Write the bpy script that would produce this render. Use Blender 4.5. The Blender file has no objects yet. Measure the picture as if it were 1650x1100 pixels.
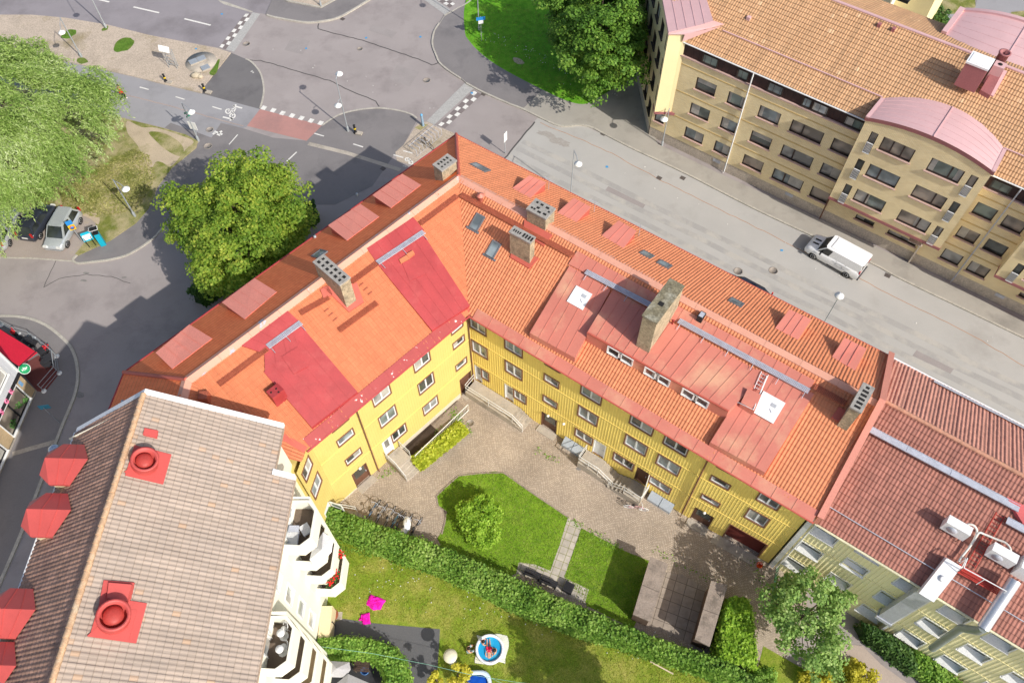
import bpy, bmesh, math, random
from mathutils import Vector, Matrix
rnd = random.Random(7)
sc = bpy.context.scene
COL = sc.collection
PI = math.pi
# ------------------------------------------------------------------ camera (drone, 52 m up, looking 57 deg down)
HC = 52.0; FPX = 1283.0; CX, CY = 825.0, 550.0
_d = Vector(((835.0-CX)/FPX, (1370.0-CY)/FPX, 1.0)).normalized()      # straight down, in camera axes
_Z = -_d; _F = Vector((0, 0, 1)); _Y = (_F - _F.dot(_Z)*_Z).normalized(); _X = _Y.cross(_Z)
RW = Matrix((_X, _Y, _Z))                                              # camera axes -> world
EYE = Vector((0, 0, HC))
def ray(px, py): return RW @ Vector(((px-CX)/FPX, (py-CY)/FPX, 1.0))
def g(px, py, z=0.0):
    r = ray(px, py); t = (z-HC)/r.z
    return EYE + r*t
def g2(px, py, z=0.0): p = g(px, py, z); return (p.x, p.y)
cam = bpy.data.cameras.new('camera'); camo = bpy.data.objects.new('camera', cam); COL.objects.link(camo)
cam.sensor_width = 36.0; cam.lens = FPX/1650.0*36.0; cam.clip_end = 3000.0; cam.clip_start = 0.5
m3 = Matrix((RW @ Vector((1, 0, 0)), RW @ Vector((0, -1, 0)), RW @ Vector((0, 0, -1)))).transposed()
camo.matrix_world = Matrix.Translation(EYE) @ m3.to_4x4()
sc.camera = camo
# ------------------------------------------------------------------ light
SUN_AZ, SUN_EL = math.radians(-46.4), math.radians(38.0)
w = bpy.data.worlds.new('World'); sc.world = w; w.use_nodes = True
nt = w.node_tree; bg = nt.nodes['Background']
sky = nt.nodes.new('ShaderNodeTexSky'); sky.sky_type = 'NISHITA'; sky.sun_disc = False
sky.dust_density = 2.5; sky.sun_elevation = SUN_EL; sky.sun_rotation = PI/2 - SUN_AZ
nt.links.new(sky.outputs[0], bg.inputs[0]); bg.inputs[1].default_value = 0.15
sl = bpy.data.lights.new('sun', 'SUN'); sl.energy = 4.4; sl.angle = math.radians(0.5); sl.color = (1.0, 0.955, 0.88)
so = bpy.data.objects.new('sun', sl); COL.objects.link(so)
sd = Vector((math.cos(SUN_AZ)*math.cos(SUN_EL), math.sin(SUN_AZ)*math.cos(SUN_EL), math.sin(SUN_EL)))
so.rotation_euler = sd.to_track_quat('Z', 'Y').to_euler(); so.location = sd*90
sc.view_settings.view_transform = 'Standard'; sc.view_settings.look = 'None'; sc.view_settings.exposure = 0
# ------------------------------------------------------------------ materials
def s2l(c):
    return tuple(((v/255.0)/12.92 if v/255.0 <= 0.04045 else ((v/255.0+0.055)/1.055)**2.4) for v in c)
MATS = {}
def newmat(name):
    m = bpy.data.materials.new(name); m.use_nodes = True
    for n in list(m.node_tree.nodes): m.node_tree.nodes.remove(n)
    return m, m.node_tree
def N(nt, t, **k):
    n = nt.nodes.new(t)
    for a, b in k.items():
        if a.startswith('i_'):
            n.inputs[int(a[2:]) if a[2:].isdigit() else a[2:].replace('_', ' ')].default_value = b
        else: setattr(n, a, b)
    return n
def L(nt, a, b): nt.links.new(a, b)
def mul(c, k): return tuple(min(1.0, max(0.0, v*k)) for v in c)
def M(name, col, rough=0.85, var=0.18, scale=0.6, fine=0.12, fscale=14.0, bump=0.0, bscale=30.0, spec=0.3, metal=0.0, col2=None, stain=None, stain_scale=0.35, stain_lo=0.52, stain_hi=0.72, coat=0.0):
    """a painted / mineral surface: base colour in two noise octaves, optional second colour in patches"""
    if name in MATS: return MATS[name]
    m, t = newmat(name)
    out = N(t, 'ShaderNodeOutputMaterial'); p = N(t, 'ShaderNodeBsdfPrincipled')
    p.inputs['Roughness'].default_value = rough; p.inputs['Metallic'].default_value = metal
    p.inputs['Specular IOR Level'].default_value = spec
    if coat: p.inputs['Coat Weight'].default_value = coat; p.inputs['Coat Roughness'].default_value = 0.05
    geo = N(t, 'ShaderNodeNewGeometry')
    n1 = N(t, 'ShaderNodeTexNoise'); n1.inputs['Scale'].default_value = scale; n1.inputs['Detail'].default_value = 5; n1.inputs['Roughness'].default_value = 0.6
    L(t, geo.outputs['Position'], n1.inputs['Vector'])
    r1 = N(t, 'ShaderNodeMapRange'); r1.inputs['From Min'].default_value = 0.3; r1.inputs['From Max'].default_value = 0.7
    L(t, n1.outputs['Fac'], r1.inputs['Value'])
    mx = N(t, 'ShaderNodeMix', data_type='RGBA')
    a = mul(col, 1-var); b = mul(col, 1+var)
    if col2: a = col2
    mx.inputs[6].default_value = (*a, 1); mx.inputs[7].default_value = (*b, 1)
    L(t, r1.outputs['Result'], mx.inputs[0])
    cur = mx.outputs[2]
    if stain:
        n3 = N(t, 'ShaderNodeTexNoise'); n3.inputs['Scale'].default_value = stain_scale; n3.inputs['Detail'].default_value = 6; n3.inputs['Roughness'].default_value = 0.65
        L(t, geo.outputs['Position'], n3.inputs['Vector'])
        r3 = N(t, 'ShaderNodeMapRange'); r3.inputs['From Min'].default_value = stain_lo; r3.inputs['From Max'].default_value = stain_hi
        L(t, n3.outputs['Fac'], r3.inputs['Value'])
        m3_ = N(t, 'ShaderNodeMix', data_type='RGBA'); m3_.inputs[7].default_value = (*stain, 1)
        L(t, r3.outputs['Result'], m3_.inputs[0]); L(t, cur, m3_.inputs[6]); cur = m3_.outputs[2]
    if fine:
        n2 = N(t, 'ShaderNodeTexNoise'); n2.inputs['Scale'].default_value = fscale; n2.inputs['Detail'].default_value = 3
        L(t, geo.outputs['Position'], n2.inputs['Vector'])
        r2 = N(t, 'ShaderNodeMapRange'); r2.inputs['From Min'].default_value = 0.25; r2.inputs['From Max'].default_value = 0.75
        r2.inputs['To Min'].default_value = 1-fine; r2.inputs['To Max'].default_value = 1+fine
        L(t, n2.outputs['Fac'], r2.inputs['Value'])
        mm = N(t, 'ShaderNodeVectorMath', operation='SCALE'); L(t, cur, mm.inputs[0]); L(t, r2.outputs['Result'], mm.inputs['Scale'])
        cur = mm.outputs[0]
    L(t, cur, p.inputs['Base Color'])
    if bump:
        nb = N(t, 'ShaderNodeTexNoise'); nb.inputs['Scale'].default_value = bscale; nb.inputs['Detail'].default_value = 4
        L(t, geo.outputs['Position'], nb.inputs['Vector'])
        bp = N(t, 'ShaderNodeBump'); bp.inputs['Strength'].default_value = bump; bp.inputs['Distance'].default_value = 0.05
        L(t, nb.outputs['Fac'], bp.inputs['Height']); L(t, bp.outputs['Normal'], p.inputs['Normal'])
    L(t, p.outputs[0], out.inputs[0])
    MATS[name] = m
    return m
def tilemat(name, col, pitch, course, var=0.22, dirt=None, dirt_amt=0.5, rough=0.75, joint=0.6, odd=None, odd_lo=0.86, streak=0.12):
    """roof tiles: every tile its own tone (cells of the s,t coordinates), a dark line at each overlap"""
    m, t = newmat(name)
    out = N(t, 'ShaderNodeOutputMaterial'); p = N(t, 'ShaderNodeBsdfPrincipled'); p.inputs['Roughness'].default_value = rough
    p.inputs['Specular IOR Level'].default_value = 0.3
    uv = N(t, 'ShaderNodeUVMap'); sx = N(t, 'ShaderNodeSeparateXYZ'); L(t, uv.outputs[0], sx.inputs[0])
    def cell(src, d):
        a = N(t, 'ShaderNodeMath', operation='DIVIDE'); a.inputs[1].default_value = d; L(t, src, a.inputs[0])
        f = N(t, 'ShaderNodeMath', operation='FLOOR'); L(t, a.outputs[0], f.inputs[0])
        fr = N(t, 'ShaderNodeMath', operation='FRACT'); L(t, a.outputs[0], fr.inputs[0])
        return f.outputs[0], fr.outputs[0]
    cs, fs = cell(sx.outputs[0], pitch); ct, ft = cell(sx.outputs[1], course)
    cb = N(t, 'ShaderNodeCombineXYZ'); L(t, cs, cb.inputs[0]); L(t, ct, cb.inputs[1])
    wn = N(t, 'ShaderNodeTexWhiteNoise'); L(t, cb.outputs[0], wn.inputs['Vector'])
    mx = N(t, 'ShaderNodeMix', data_type='RGBA'); mx.inputs[6].default_value = (*mul(col, 1-var), 1); mx.inputs[7].default_value = (*mul(col, 1+var), 1)
    L(t, wn.outputs['Value'], mx.inputs[0]); cur = mx.outputs[2]
    if odd:
        r0 = N(t, 'ShaderNodeMath', operation='GREATER_THAN'); r0.inputs[1].default_value = odd_lo
        wn2 = N(t, 'ShaderNodeTexWhiteNoise', noise_dimensions='4D'); wn2.inputs['W'].default_value = 3.7; L(t, cb.outputs[0], wn2.inputs['Vector'])
        L(t, wn2.outputs['Value'], r0.inputs[0])
        mo = N(t, 'ShaderNodeMix', data_type='RGBA'); mo.inputs[7].default_value = (*odd, 1); L(t, r0.outputs[0], mo.inputs[0]); L(t, cur, mo.inputs[6]); cur = mo.outputs[2]
    geo = N(t, 'ShaderNodeNewGeometry')
    if dirt:
        n1 = N(t, 'ShaderNodeTexNoise'); n1.inputs['Scale'].default_value = 0.5; n1.inputs['Detail'].default_value = 6; n1.inputs['Roughness'].default_value = 0.65
        L(t, geo.outputs['Position'], n1.inputs['Vector'])
        r1 = N(t, 'ShaderNodeMapRange'); r1.inputs['From Min'].default_value = 0.4; r1.inputs['From Max'].default_value = 0.75; r1.inputs['To Max'].default_value = dirt_amt
        L(t, n1.outputs['Fac'], r1.inputs['Value'])
        md = N(t, 'ShaderNodeMix', data_type='RGBA'); md.inputs[7].default_value = (*dirt, 1); L(t, r1.outputs['Result'], md.inputs[0]); L(t, cur, md.inputs[6]); cur = md.outputs[2]
    mp = N(t, 'ShaderNodeMapping'); mp.inputs['Scale'].default_value = (1.7, 0.16, 1.0); L(t, uv.outputs[0], mp.inputs['Vector'])
    ns = N(t, 'ShaderNodeTexNoise'); ns.inputs['Scale'].default_value = 1.0; ns.inputs['Detail'].default_value = 4; L(t, mp.outputs[0], ns.inputs['Vector'])
    rs = N(t, 'ShaderNodeMapRange'); rs.inputs['From Min'].default_value = 0.3; rs.inputs['From Max'].default_value = 0.7; rs.inputs['To Min'].default_value = 1-streak; rs.inputs['To Max'].default_value = 1+streak; L(t, ns.outputs['Fac'], rs.inputs['Value'])
    ss = N(t, 'ShaderNodeVectorMath', operation='SCALE'); L(t, cur, ss.inputs[0]); L(t, rs.outputs[0], ss.inputs['Scale']); cur = ss.outputs[0]
    lt = N(t, 'ShaderNodeMath', operation='LESS_THAN'); lt.inputs[1].default_value = 0.09; L(t, ft, lt.inputs[0])
    mj = N(t, 'ShaderNodeMapRange'); mj.inputs['To Min'].default_value = 1.0; mj.inputs['To Max'].default_value = joint; L(t, lt.outputs[0], mj.inputs['Value'])
    sc_ = N(t, 'ShaderNodeVectorMath', operation='SCALE'); L(t, cur, sc_.inputs[0]); L(t, mj.outputs[0], sc_.inputs['Scale'])
    L(t, sc_.outputs[0], p.inputs['Base Color']); L(t, p.outputs[0], out.inputs[0])
    MATS[name] = m
    return m
def leafmat(name, cols, trans=0.35, patch=0.35, clump=None):
    """foliage: each leaf its own tone, larger light and dark patches"""
    m, t = newmat(name)
    out = N(t, 'ShaderNodeOutputMaterial'); geo = N(t, 'ShaderNodeNewGeometry')
    n1 = N(t, 'ShaderNodeTexNoise'); n1.inputs['Scale'].default_value = patch; n1.inputs['Detail'].default_value = 4
    L(t, geo.outputs['Position'], n1.inputs['Vector'])
    ad = N(t, 'ShaderNodeMath', operation='MULTIPLY_ADD'); ad.inputs[1].default_value = 0.55; L(t, geo.outputs['Random Per Island'], ad.inputs[0])
    sb = N(t, 'ShaderNodeMapRange'); sb.inputs['From Min'].default_value = 0.3; sb.inputs['From Max'].default_value = 0.7; sb.inputs['To Min'].default_value = 0; sb.inputs['To Max'].default_value = 0.45
    L(t, n1.outputs['Fac'], sb.inputs['Value']); L(t, sb.outputs[0], ad.inputs[2])
    cr = N(t, 'ShaderNodeValToRGB'); e = cr.color_ramp.elements
    while len(e) < len(cols): e.new(0.5)
    for i, c in enumerate(cols):
        e[i].position = i/(len(cols)-1); e[i].color = (*c, 1)
    L(t, ad.outputs[0], cr.inputs[0])
    d = N(t, 'ShaderNodeBsdfPrincipled'); d.inputs['Roughness'].default_value = 0.55; d.inputs['Specular IOR Level'].default_value = 0.25
    tr = N(t, 'ShaderNodeBsdfTranslucent'); mx = N(t, 'ShaderNodeMixShader'); mx.inputs[0].default_value = trans
    L(t, cr.outputs[0], d.inputs['Base Color']); L(t, cr.outputs[0], tr.inputs[0])
    L(t, d.outputs[0], mx.inputs[1]); L(t, tr.outputs[0], mx.inputs[2]); L(t, mx.outputs[0], out.inputs[0])
    MATS[name] = m
    return m
def glassmat(name, col, rough=0.06):
    m, t = newmat(name)
    out = N(t, 'ShaderNodeOutputMaterial'); p = N(t, 'ShaderNodeBsdfPrincipled')
    geo = N(t, 'ShaderNodeNewGeometry'); n1 = N(t, 'ShaderNodeTexNoise'); n1.inputs['Scale'].default_value = 0.9; n1.inputs['Detail'].default_value = 1
    L(t, geo.outputs['Position'], n1.inputs['Vector'])
    mx = N(t, 'ShaderNodeMix', data_type='RGBA'); mx.inputs[6].default_value = (*mul(col, 0.6), 1); mx.inputs[7].default_value = (*mul(col, 1.45), 1)
    r = N(t, 'ShaderNodeMapRange'); r.inputs['From Min'].default_value = 0.4; r.inputs['From Max'].default_value = 0.6
    L(t, n1.outputs['Fac'], r.inputs['Value']); L(t, r.outputs[0], mx.inputs[0]); L(t, mx.outputs[2], p.inputs['Base Color'])
    p.inputs['Roughness'].default_value = rough; p.inputs['Specular IOR Level'].default_value = 0.8
    L(t, p.outputs[0], out.inputs[0]); MATS[name] = m
    return m
# ------------------------------------------------------------------ mesh builder
class MB:
    def __init__(s): s.v = []; s.f = []; s.m = []; s.smooth = []
    def add(s, vs, fs, mi=0, sm=False):
        o = len(s.v); s.v += [Vector(v) for v in vs]
        for f in fs: s.f.append([i+o for i in f]); s.m.append(mi); s.smooth.append(sm)
        return s
    def quad(s, a, b, c, d, mi=0): return s.add([a, b, c, d], [(0, 1, 2, 3)], mi)
    def face(s, pts, mi=0): return s.add(pts, [tuple(range(len(pts)))], mi)
    def hexa(s, b, t, mi=0, mtop=None):
        """b, t: four bottom points counter-clockwise and four top points"""
        s.add(list(b)+list(t), [(3, 2, 1, 0), (0, 1, 5, 4), (1, 2, 6, 5), (2, 3, 7, 6), (3, 0, 4, 7)], mi)
        s.add(list(t), [(0, 1, 2, 3)], mi if mtop is None else mtop); return s
    def box(s, c, sz, rz=0.0, mi=0, mtop=None):
        """c: centre of the base; sz = (x, y, z)"""
        cs, sn = math.cos(rz), math.sin(rz); hx, hy = sz[0]/2, sz[1]/2; c = Vector(c)
        b = [c + Vector((x*cs-y*sn, x*sn+y*cs, 0)) for x, y in ((-hx, -hy), (hx, -hy), (hx, hy), (-hx, hy))]
        return s.hexa(b, [p+Vector((0, 0, sz[2])) for p in b], mi, mtop)
    def obox(s, o, ax, ay, az, mi=0):
        o, ax, ay, az = Vector(o), Vector(ax), Vector(ay), Vector(az)
        if ax.cross(ay).dot(az) < 0: ax, ay = ay, ax
        b = [o, o+ax, o+ax+ay, o+ay]
        return s.hexa(b, [p+az for p in b], mi)
    def prism(s, poly, z0, z1, mi=0, mtop=None):
        n = len(poly); ar = sum(poly[i][0]*poly[(i+1) % n][1]-poly[(i+1) % n][0]*poly[i][1] for i in range(n))
        if ar < 0: poly = poly[::-1]
        vs = [(p[0], p[1], z0) for p in poly]+[(p[0], p[1], z1) for p in poly]
        s.add(vs, [(i, (i+1) % n, n+(i+1) % n, n+i) for i in range(n)]+[tuple(range(n-1, -1, -1))], mi)
        s.add(vs[n:], [tuple(range(n))], mi if mtop is None else mtop); return s
    def tube(s, pts, r, n=6, mi=0, r2=None, cap=True, sm=True):
        pts = [Vector(p) for p in pts]; k = len(pts); vs = []; fs = []
        for i, p in enumerate(pts):
            d = (pts[min(i+1, k-1)]-pts[max(i-1, 0)]).normalized()
            a = d.cross(Vector((0, 0, 1)) if abs(d.z) < 0.95 else Vector((1, 0, 0))).normalized(); b = d.cross(a)
            rr = r if r2 is None else r+(r2-r)*i/(k-1)
            vs += [p+(a*math.cos(q*2*PI/n)+b*math.sin(q*2*PI/n))*rr for q in range(n)]
        for i in range(k-1):
            for q in range(n): fs.append((i*n+q, i*n+(q+1) % n, (i+1)*n+(q+1) % n, (i+1)*n+q)[::-1])
        s.add(vs, fs, mi, sm)
        if cap: s.add(vs[:n], [tuple(range(n))], mi); s.add(vs[-n:], [tuple(range(n-1, -1, -1))], mi)
        return s
    def lathe(s, c, prof, n=16, mi=0, ax=None, sm=True, cap=True):
        """prof: (radius, height) pairs turned about a vertical (or given) axis through c"""
        c = Vector(c); az = Vector(ax or (0, 0, 1)).normalized()
        a = az.cross(Vector((0, 0, 1)) if abs(az.z) < 0.9 else Vector((1, 0, 0))).normalized(); b = az.cross(a)
        vs = []; fs = []
        for r, h in prof: vs += [c+az*h+(a*math.cos(q*2*PI/n)+b*math.sin(q*2*PI/n))*r for q in range(n)]
        for i in range(len(prof)-1):
            for q in range(n): fs.append((i*n+q, i*n+(q+1) % n, (i+1)*n+(q+1) % n, (i+1)*n+q))
        s.add(vs, fs, mi, sm)
        if cap and prof[0][0] > 1e-4: s.add(vs[:n], [tuple(range(n-1, -1, -1))], mi)
        if cap and prof[-1][0] > 1e-4: s.add(vs[-n:], [tuple(range(n))], mi)
        return s
    def sphere(s, c, r, n=10, mi=0, sq=(1, 1, 1)):
        c = Vector(c); vs = []; fs = []; k = max(5, n//2+1)
        for i in range(k+1):
            a = -PI/2+PI*i/k
            vs += [c+Vector((math.cos(a)*math.cos(q*2*PI/n)*r*sq[0], math.cos(a)*math.sin(q*2*PI/n)*r*sq[1], math.sin(a)*r*sq[2])) for q in range(n)]
        for i in range(k):
            for q in range(n): fs.append((i*n+q, i*n+(q+1) % n, (i+1)*n+(q+1) % n, (i+1)*n+q))
        return s.add(vs, fs, mi, True)
    def obj(s, name, mats, parent=None, local=False, uvf=None):
        me = bpy.data.meshes.new(name)
        off = Vector((0, 0, 0))
        inv = None
        if parent is not None and not local:
            inv = WM(parent).inverted()
        vs = [inv @ v for v in s.v] if inv is not None else s.v
        me.from_pydata([tuple(v) for v in vs], [], s.f)
        for mt in (mats if isinstance(mats, (list, tuple)) else [mats]): me.materials.append(mt)
        me.polygons.foreach_set('material_index', s.m)
        me.polygons.foreach_set('use_smooth', s.smooth)
        if uvf:
            ul = me.uv_layers.new(name='UVMap')
            for lp in me.loops: ul.data[lp.index].uv = uvf(s.v[lp.vertex_index])
        me.update()
        o = bpy.data.objects.new(name, me); COL.objects.link(o)
        if parent is not None: o.parent = parent
        return o
def WM(o):
    m = o.matrix_basis.copy(); p = o.parent
    while p is not None: m = p.matrix_basis @ m; p = p.parent
    return m
def put(name, mesh, parent, mat4):
    """a mesh datablock placed (in world terms) under a parent"""
    o = bpy.data.objects.new(name, mesh); COL.objects.link(o)
    if parent is not None: o.parent = parent; o.matrix_basis = WM(parent).inverted() @ mat4
    else: o.matrix_basis = mat4
    return o
def tag(o, label=None, cat=None, group=None, kind=None):
    if label: o['label'] = label
    if cat: o['category'] = cat
    if group: o['group'] = group
    if kind: o['kind'] = kind
    return o
def thing(name, label, cat, loc, rz=0.0, group=None):
    o = bpy.data.objects.new(name, None); COL.objects.link(o); o.empty_display_size = 0.2
    o.location = loc; o.rotation_euler = (0, 0, rz)
    return tag(o, label, cat, group)
def dup(root, loc, rz, label=None, group=None, scale=1.0):
    r = root.copy(); COL.objects.link(r); r.location = loc; r.rotation_euler = (0, 0, rz); r.scale = (scale,)*3
    if label: r['label'] = label
    if group: r['group'] = group
    for ch in list(root.children):
        c = ch.copy(); COL.objects.link(c); c.parent = r
        for gg in list(ch.children):
            d = gg.copy(); COL.objects.link(d); d.parent = c
    return r
def structure(name, mb, mats, label=None, kind='structure', uvf=None):
    o = mb.obj(name, mats, None, uvf=uvf); o['kind'] = kind
    if label: o['label'] = label
    return o
def spline(pts, k=6, closed=False):
    out = []; n = len(pts); P = [Vector((p[0], p[1])) for p in pts]
    rng = range(n if closed else n-1)
    for i in rng:
        p0, p1, p2, p3 = (P[(i-1) % n] if closed or i else P[0]), P[i], P[(i+1) % n], (P[(i+2) % n] if closed or i+2 < n else P[-1])
        for j in range(k):
            t = j/k
            out.append(tuple(0.5*((2*p1)+(p2-p0)*t+(2*p0-5*p1+4*p2-p3)*t*t+(3*p1-p0-3*p2+p3)*t*t*t)))
    if not closed: out.append(tuple(P[-1]))
    return out
def sheet(name, pts, z, mat, kind='structure', label=None):
    """flat sheet from photo points at height z"""
    poly = [g2(x, y, z) for x, y in pts]
    b = MB(); a = sum(poly[i][0]*poly[(i+1) % len(poly)][1]-poly[(i+1) % len(poly)][0]*poly[i][1] for i in range(len(poly)))
    if a < 0: poly = poly[::-1]
    b.face([(x, y, z) for x, y in poly])
    return structure(name, b, mat, label, kind)
def raised(name, pts, z1, mat, z0=-0.05):
    b = MB(); b.prism([g2(x, y, z1) for x, y in pts], z0, z1)
    return structure(name, b, mat)
def strip(mb, pts, wd, z0, z1, mi=0):
    """a bar of rectangular section along plan points"""
    P = [Vector((p[0], p[1])) for p in pts]; n = len(P); lr = []
    for i in range(n):
        d = (P[min(i+1, n-1)]-P[max(i-1, 0)]).normalized(); q = Vector((-d.y, d.x))*wd/2
        lr.append((P[i]+q, P[i]-q))
    vs = []
    for a, b in lr: vs += [(a.x, a.y, z0), (b.x, b.y, z0), (b.x, b.y, z1), (a.x, a.y, z1)]
    fs = []
    for i in range(n-1):
        o = i*4; q = o+4
        fs += [(o+3, o+2, q+2, q+3), (o+2, o+1, q+1, q+2), (o, o+3, q+3, q)]
    fs += [(0, 1, 2, 3), (4*n-1, 4*n-2, 4*n-3, 4*n-4)]
    mb.add(vs, fs, mi)
def kerb(pts, wd=0.16, z=0.13, smooth=True, zg=0.1, mat=None):
    P = spline(pts, 5) if smooth else pts
    b = MB(); strip(b, [g2(x, y, zg) for x, y in P], wd, -0.03, z)
    return structure('kerb', b, mat or MATS['granite'])
def paint(name, quads, mat, z=0.02, label=None):
    b = MB()
    for q in quads:
        P = [g(x, y, z) for x, y in q]
        if (P[1]-P[0]).cross(P[2]-P[1]).z < 0: P = P[::-1]
        b.face(P)
    return structure(name, b, mat, label)
def line_quad(a, b, wd, z=0.02):
    pa, pb = g(*a, z), g(*b, z); d = (pb-pa).normalized(); q = Vector((-d.y, d.x, 0))*wd/2
    return [pa+q, pa-q, pb-q, pb+q]
# ------------------------------------------------------------------ walls, windows, roofs
class Wall:
    """vertical facade from A to B (plan points), outside on the right-hand side of A->B"""
    def __init__(s, A, B):
        s.A = Vector((A[0], A[1])); s.B = Vector((B[0], B[1])); d = s.B-s.A; s.len = d.length; s.u = d/s.len; s.n = Vector((s.u.y, -s.u.x)); s.rz = math.atan2(s.u.y, s.u.x)
    def pt(s, a, z, d=0.0): q = s.A+s.u*a+s.n*d; return Vector((q.x, q.y, z))
    def at(s, px, py, d=0.0):
        r = ray(px, py); t = ((s.A.x)*s.n.x+(s.A.y)*s.n.y+d)/(r.x*s.n.x+r.y*s.n.y); p = EYE+r*t
        return (p.x-s.A.x)*s.u.x+(p.y-s.A.y)*s.u.y, p.z
    def mat(s, a, z, d=0.0): return Matrix.Translation(s.pt(a, z, d)) @ Matrix.Rotation(s.rz, 4, 'Z')
def facade(name, wl, z0, z1, holes, mats, parent, pitch=0.2, depth=0.02, reveal=0.14, batten=0.22, s0=0.0, s1=None, off=0.0, rm=0, topf=None):
    """clad wall sheet with real openings; vertical battens as geometry"""
    s1 = wl.len if s1 is None else s1; b = MB(); prof = []
    if pitch:
        k = s0
        while k < s1-0.02:
            for f, d in ((0.0, 0.0), (1-batten*1.6, 0.0), (1-batten*1.3, 1.0), (1-batten*0.3, 1.0)):
                x = k+f*pitch
                if x < s1-0.005: prof.append((x, d*depth))
            k += pitch
        prof.append((s1, 0.0))
    else: prof = [(s0, 0.0), (s1, 0.0)]
    def dep(x):
        for i in range(len(prof)-1):
            a, c = prof[i], prof[i+1]
            if a[0] <= x <= c[0]: return a[1]+(c[1]-a[1])*((x-a[0])/max(1e-6, c[0]-a[0]))
        return 0.0
    xs = sorted(set([round(p[0], 4) for p in prof]+[round(min(s1, max(s0, h[i])), 4) for h in holes for i in (0, 1)]))
    xs = [x for i, x in enumerate(xs) if i == 0 or x-xs[i-1] > 0.002]
    zs = sorted(set([z0, z1]+[min(z1, max(z0, h[i])) for h in holes for i in (2, 3)]))
    idx = {}
    def vid(x, z):
        k = (x, z)
        if k not in idx: idx[k] = len(b.v); b.v.append(wl.pt(x, z, dep(x)+off))
        return idx[k]
    for i in range(len(xs)-1):
        xm = (xs[i]+xs[i+1])/2
        for j in range(len(zs)-1):
            zm = (zs[j]+zs[j+1])/2
            if any(h[0] < xm < h[1] and h[2] < zm < h[3] for h in holes): continue
            b.f.append([vid(xs[i], zs[j]), vid(xs[i+1], zs[j]), vid(xs[i+1], zs[j+1]), vid(xs[i], zs[j+1])]); b.m.append(0); b.smooth.append(False)
    for h in holes:
        a, c, e, f = max(s0, h[0]), min(s1, h[1]), max(z0, h[2]), min(z1, h[3])
        P = [(a, e), (c, e), (c, f), (a, f)]
        for i in range(4):
            p, q = P[i], P[(i+1) % 4]
            b.quad(wl.pt(*p, off), wl.pt(*p, off-reveal), wl.pt(*q, off-reveal), wl.pt(*q, off), rm)
    org = wl.pt(0, 0)
    uvf = lambda v: ((v.x-org.x)*wl.u.x+(v.y-org.y)*wl.u.y, v.z)
    return b.obj(name, mats, parent, uvf=uvf)
WCACHE = {}; rb_ = random.Random(21)
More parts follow.
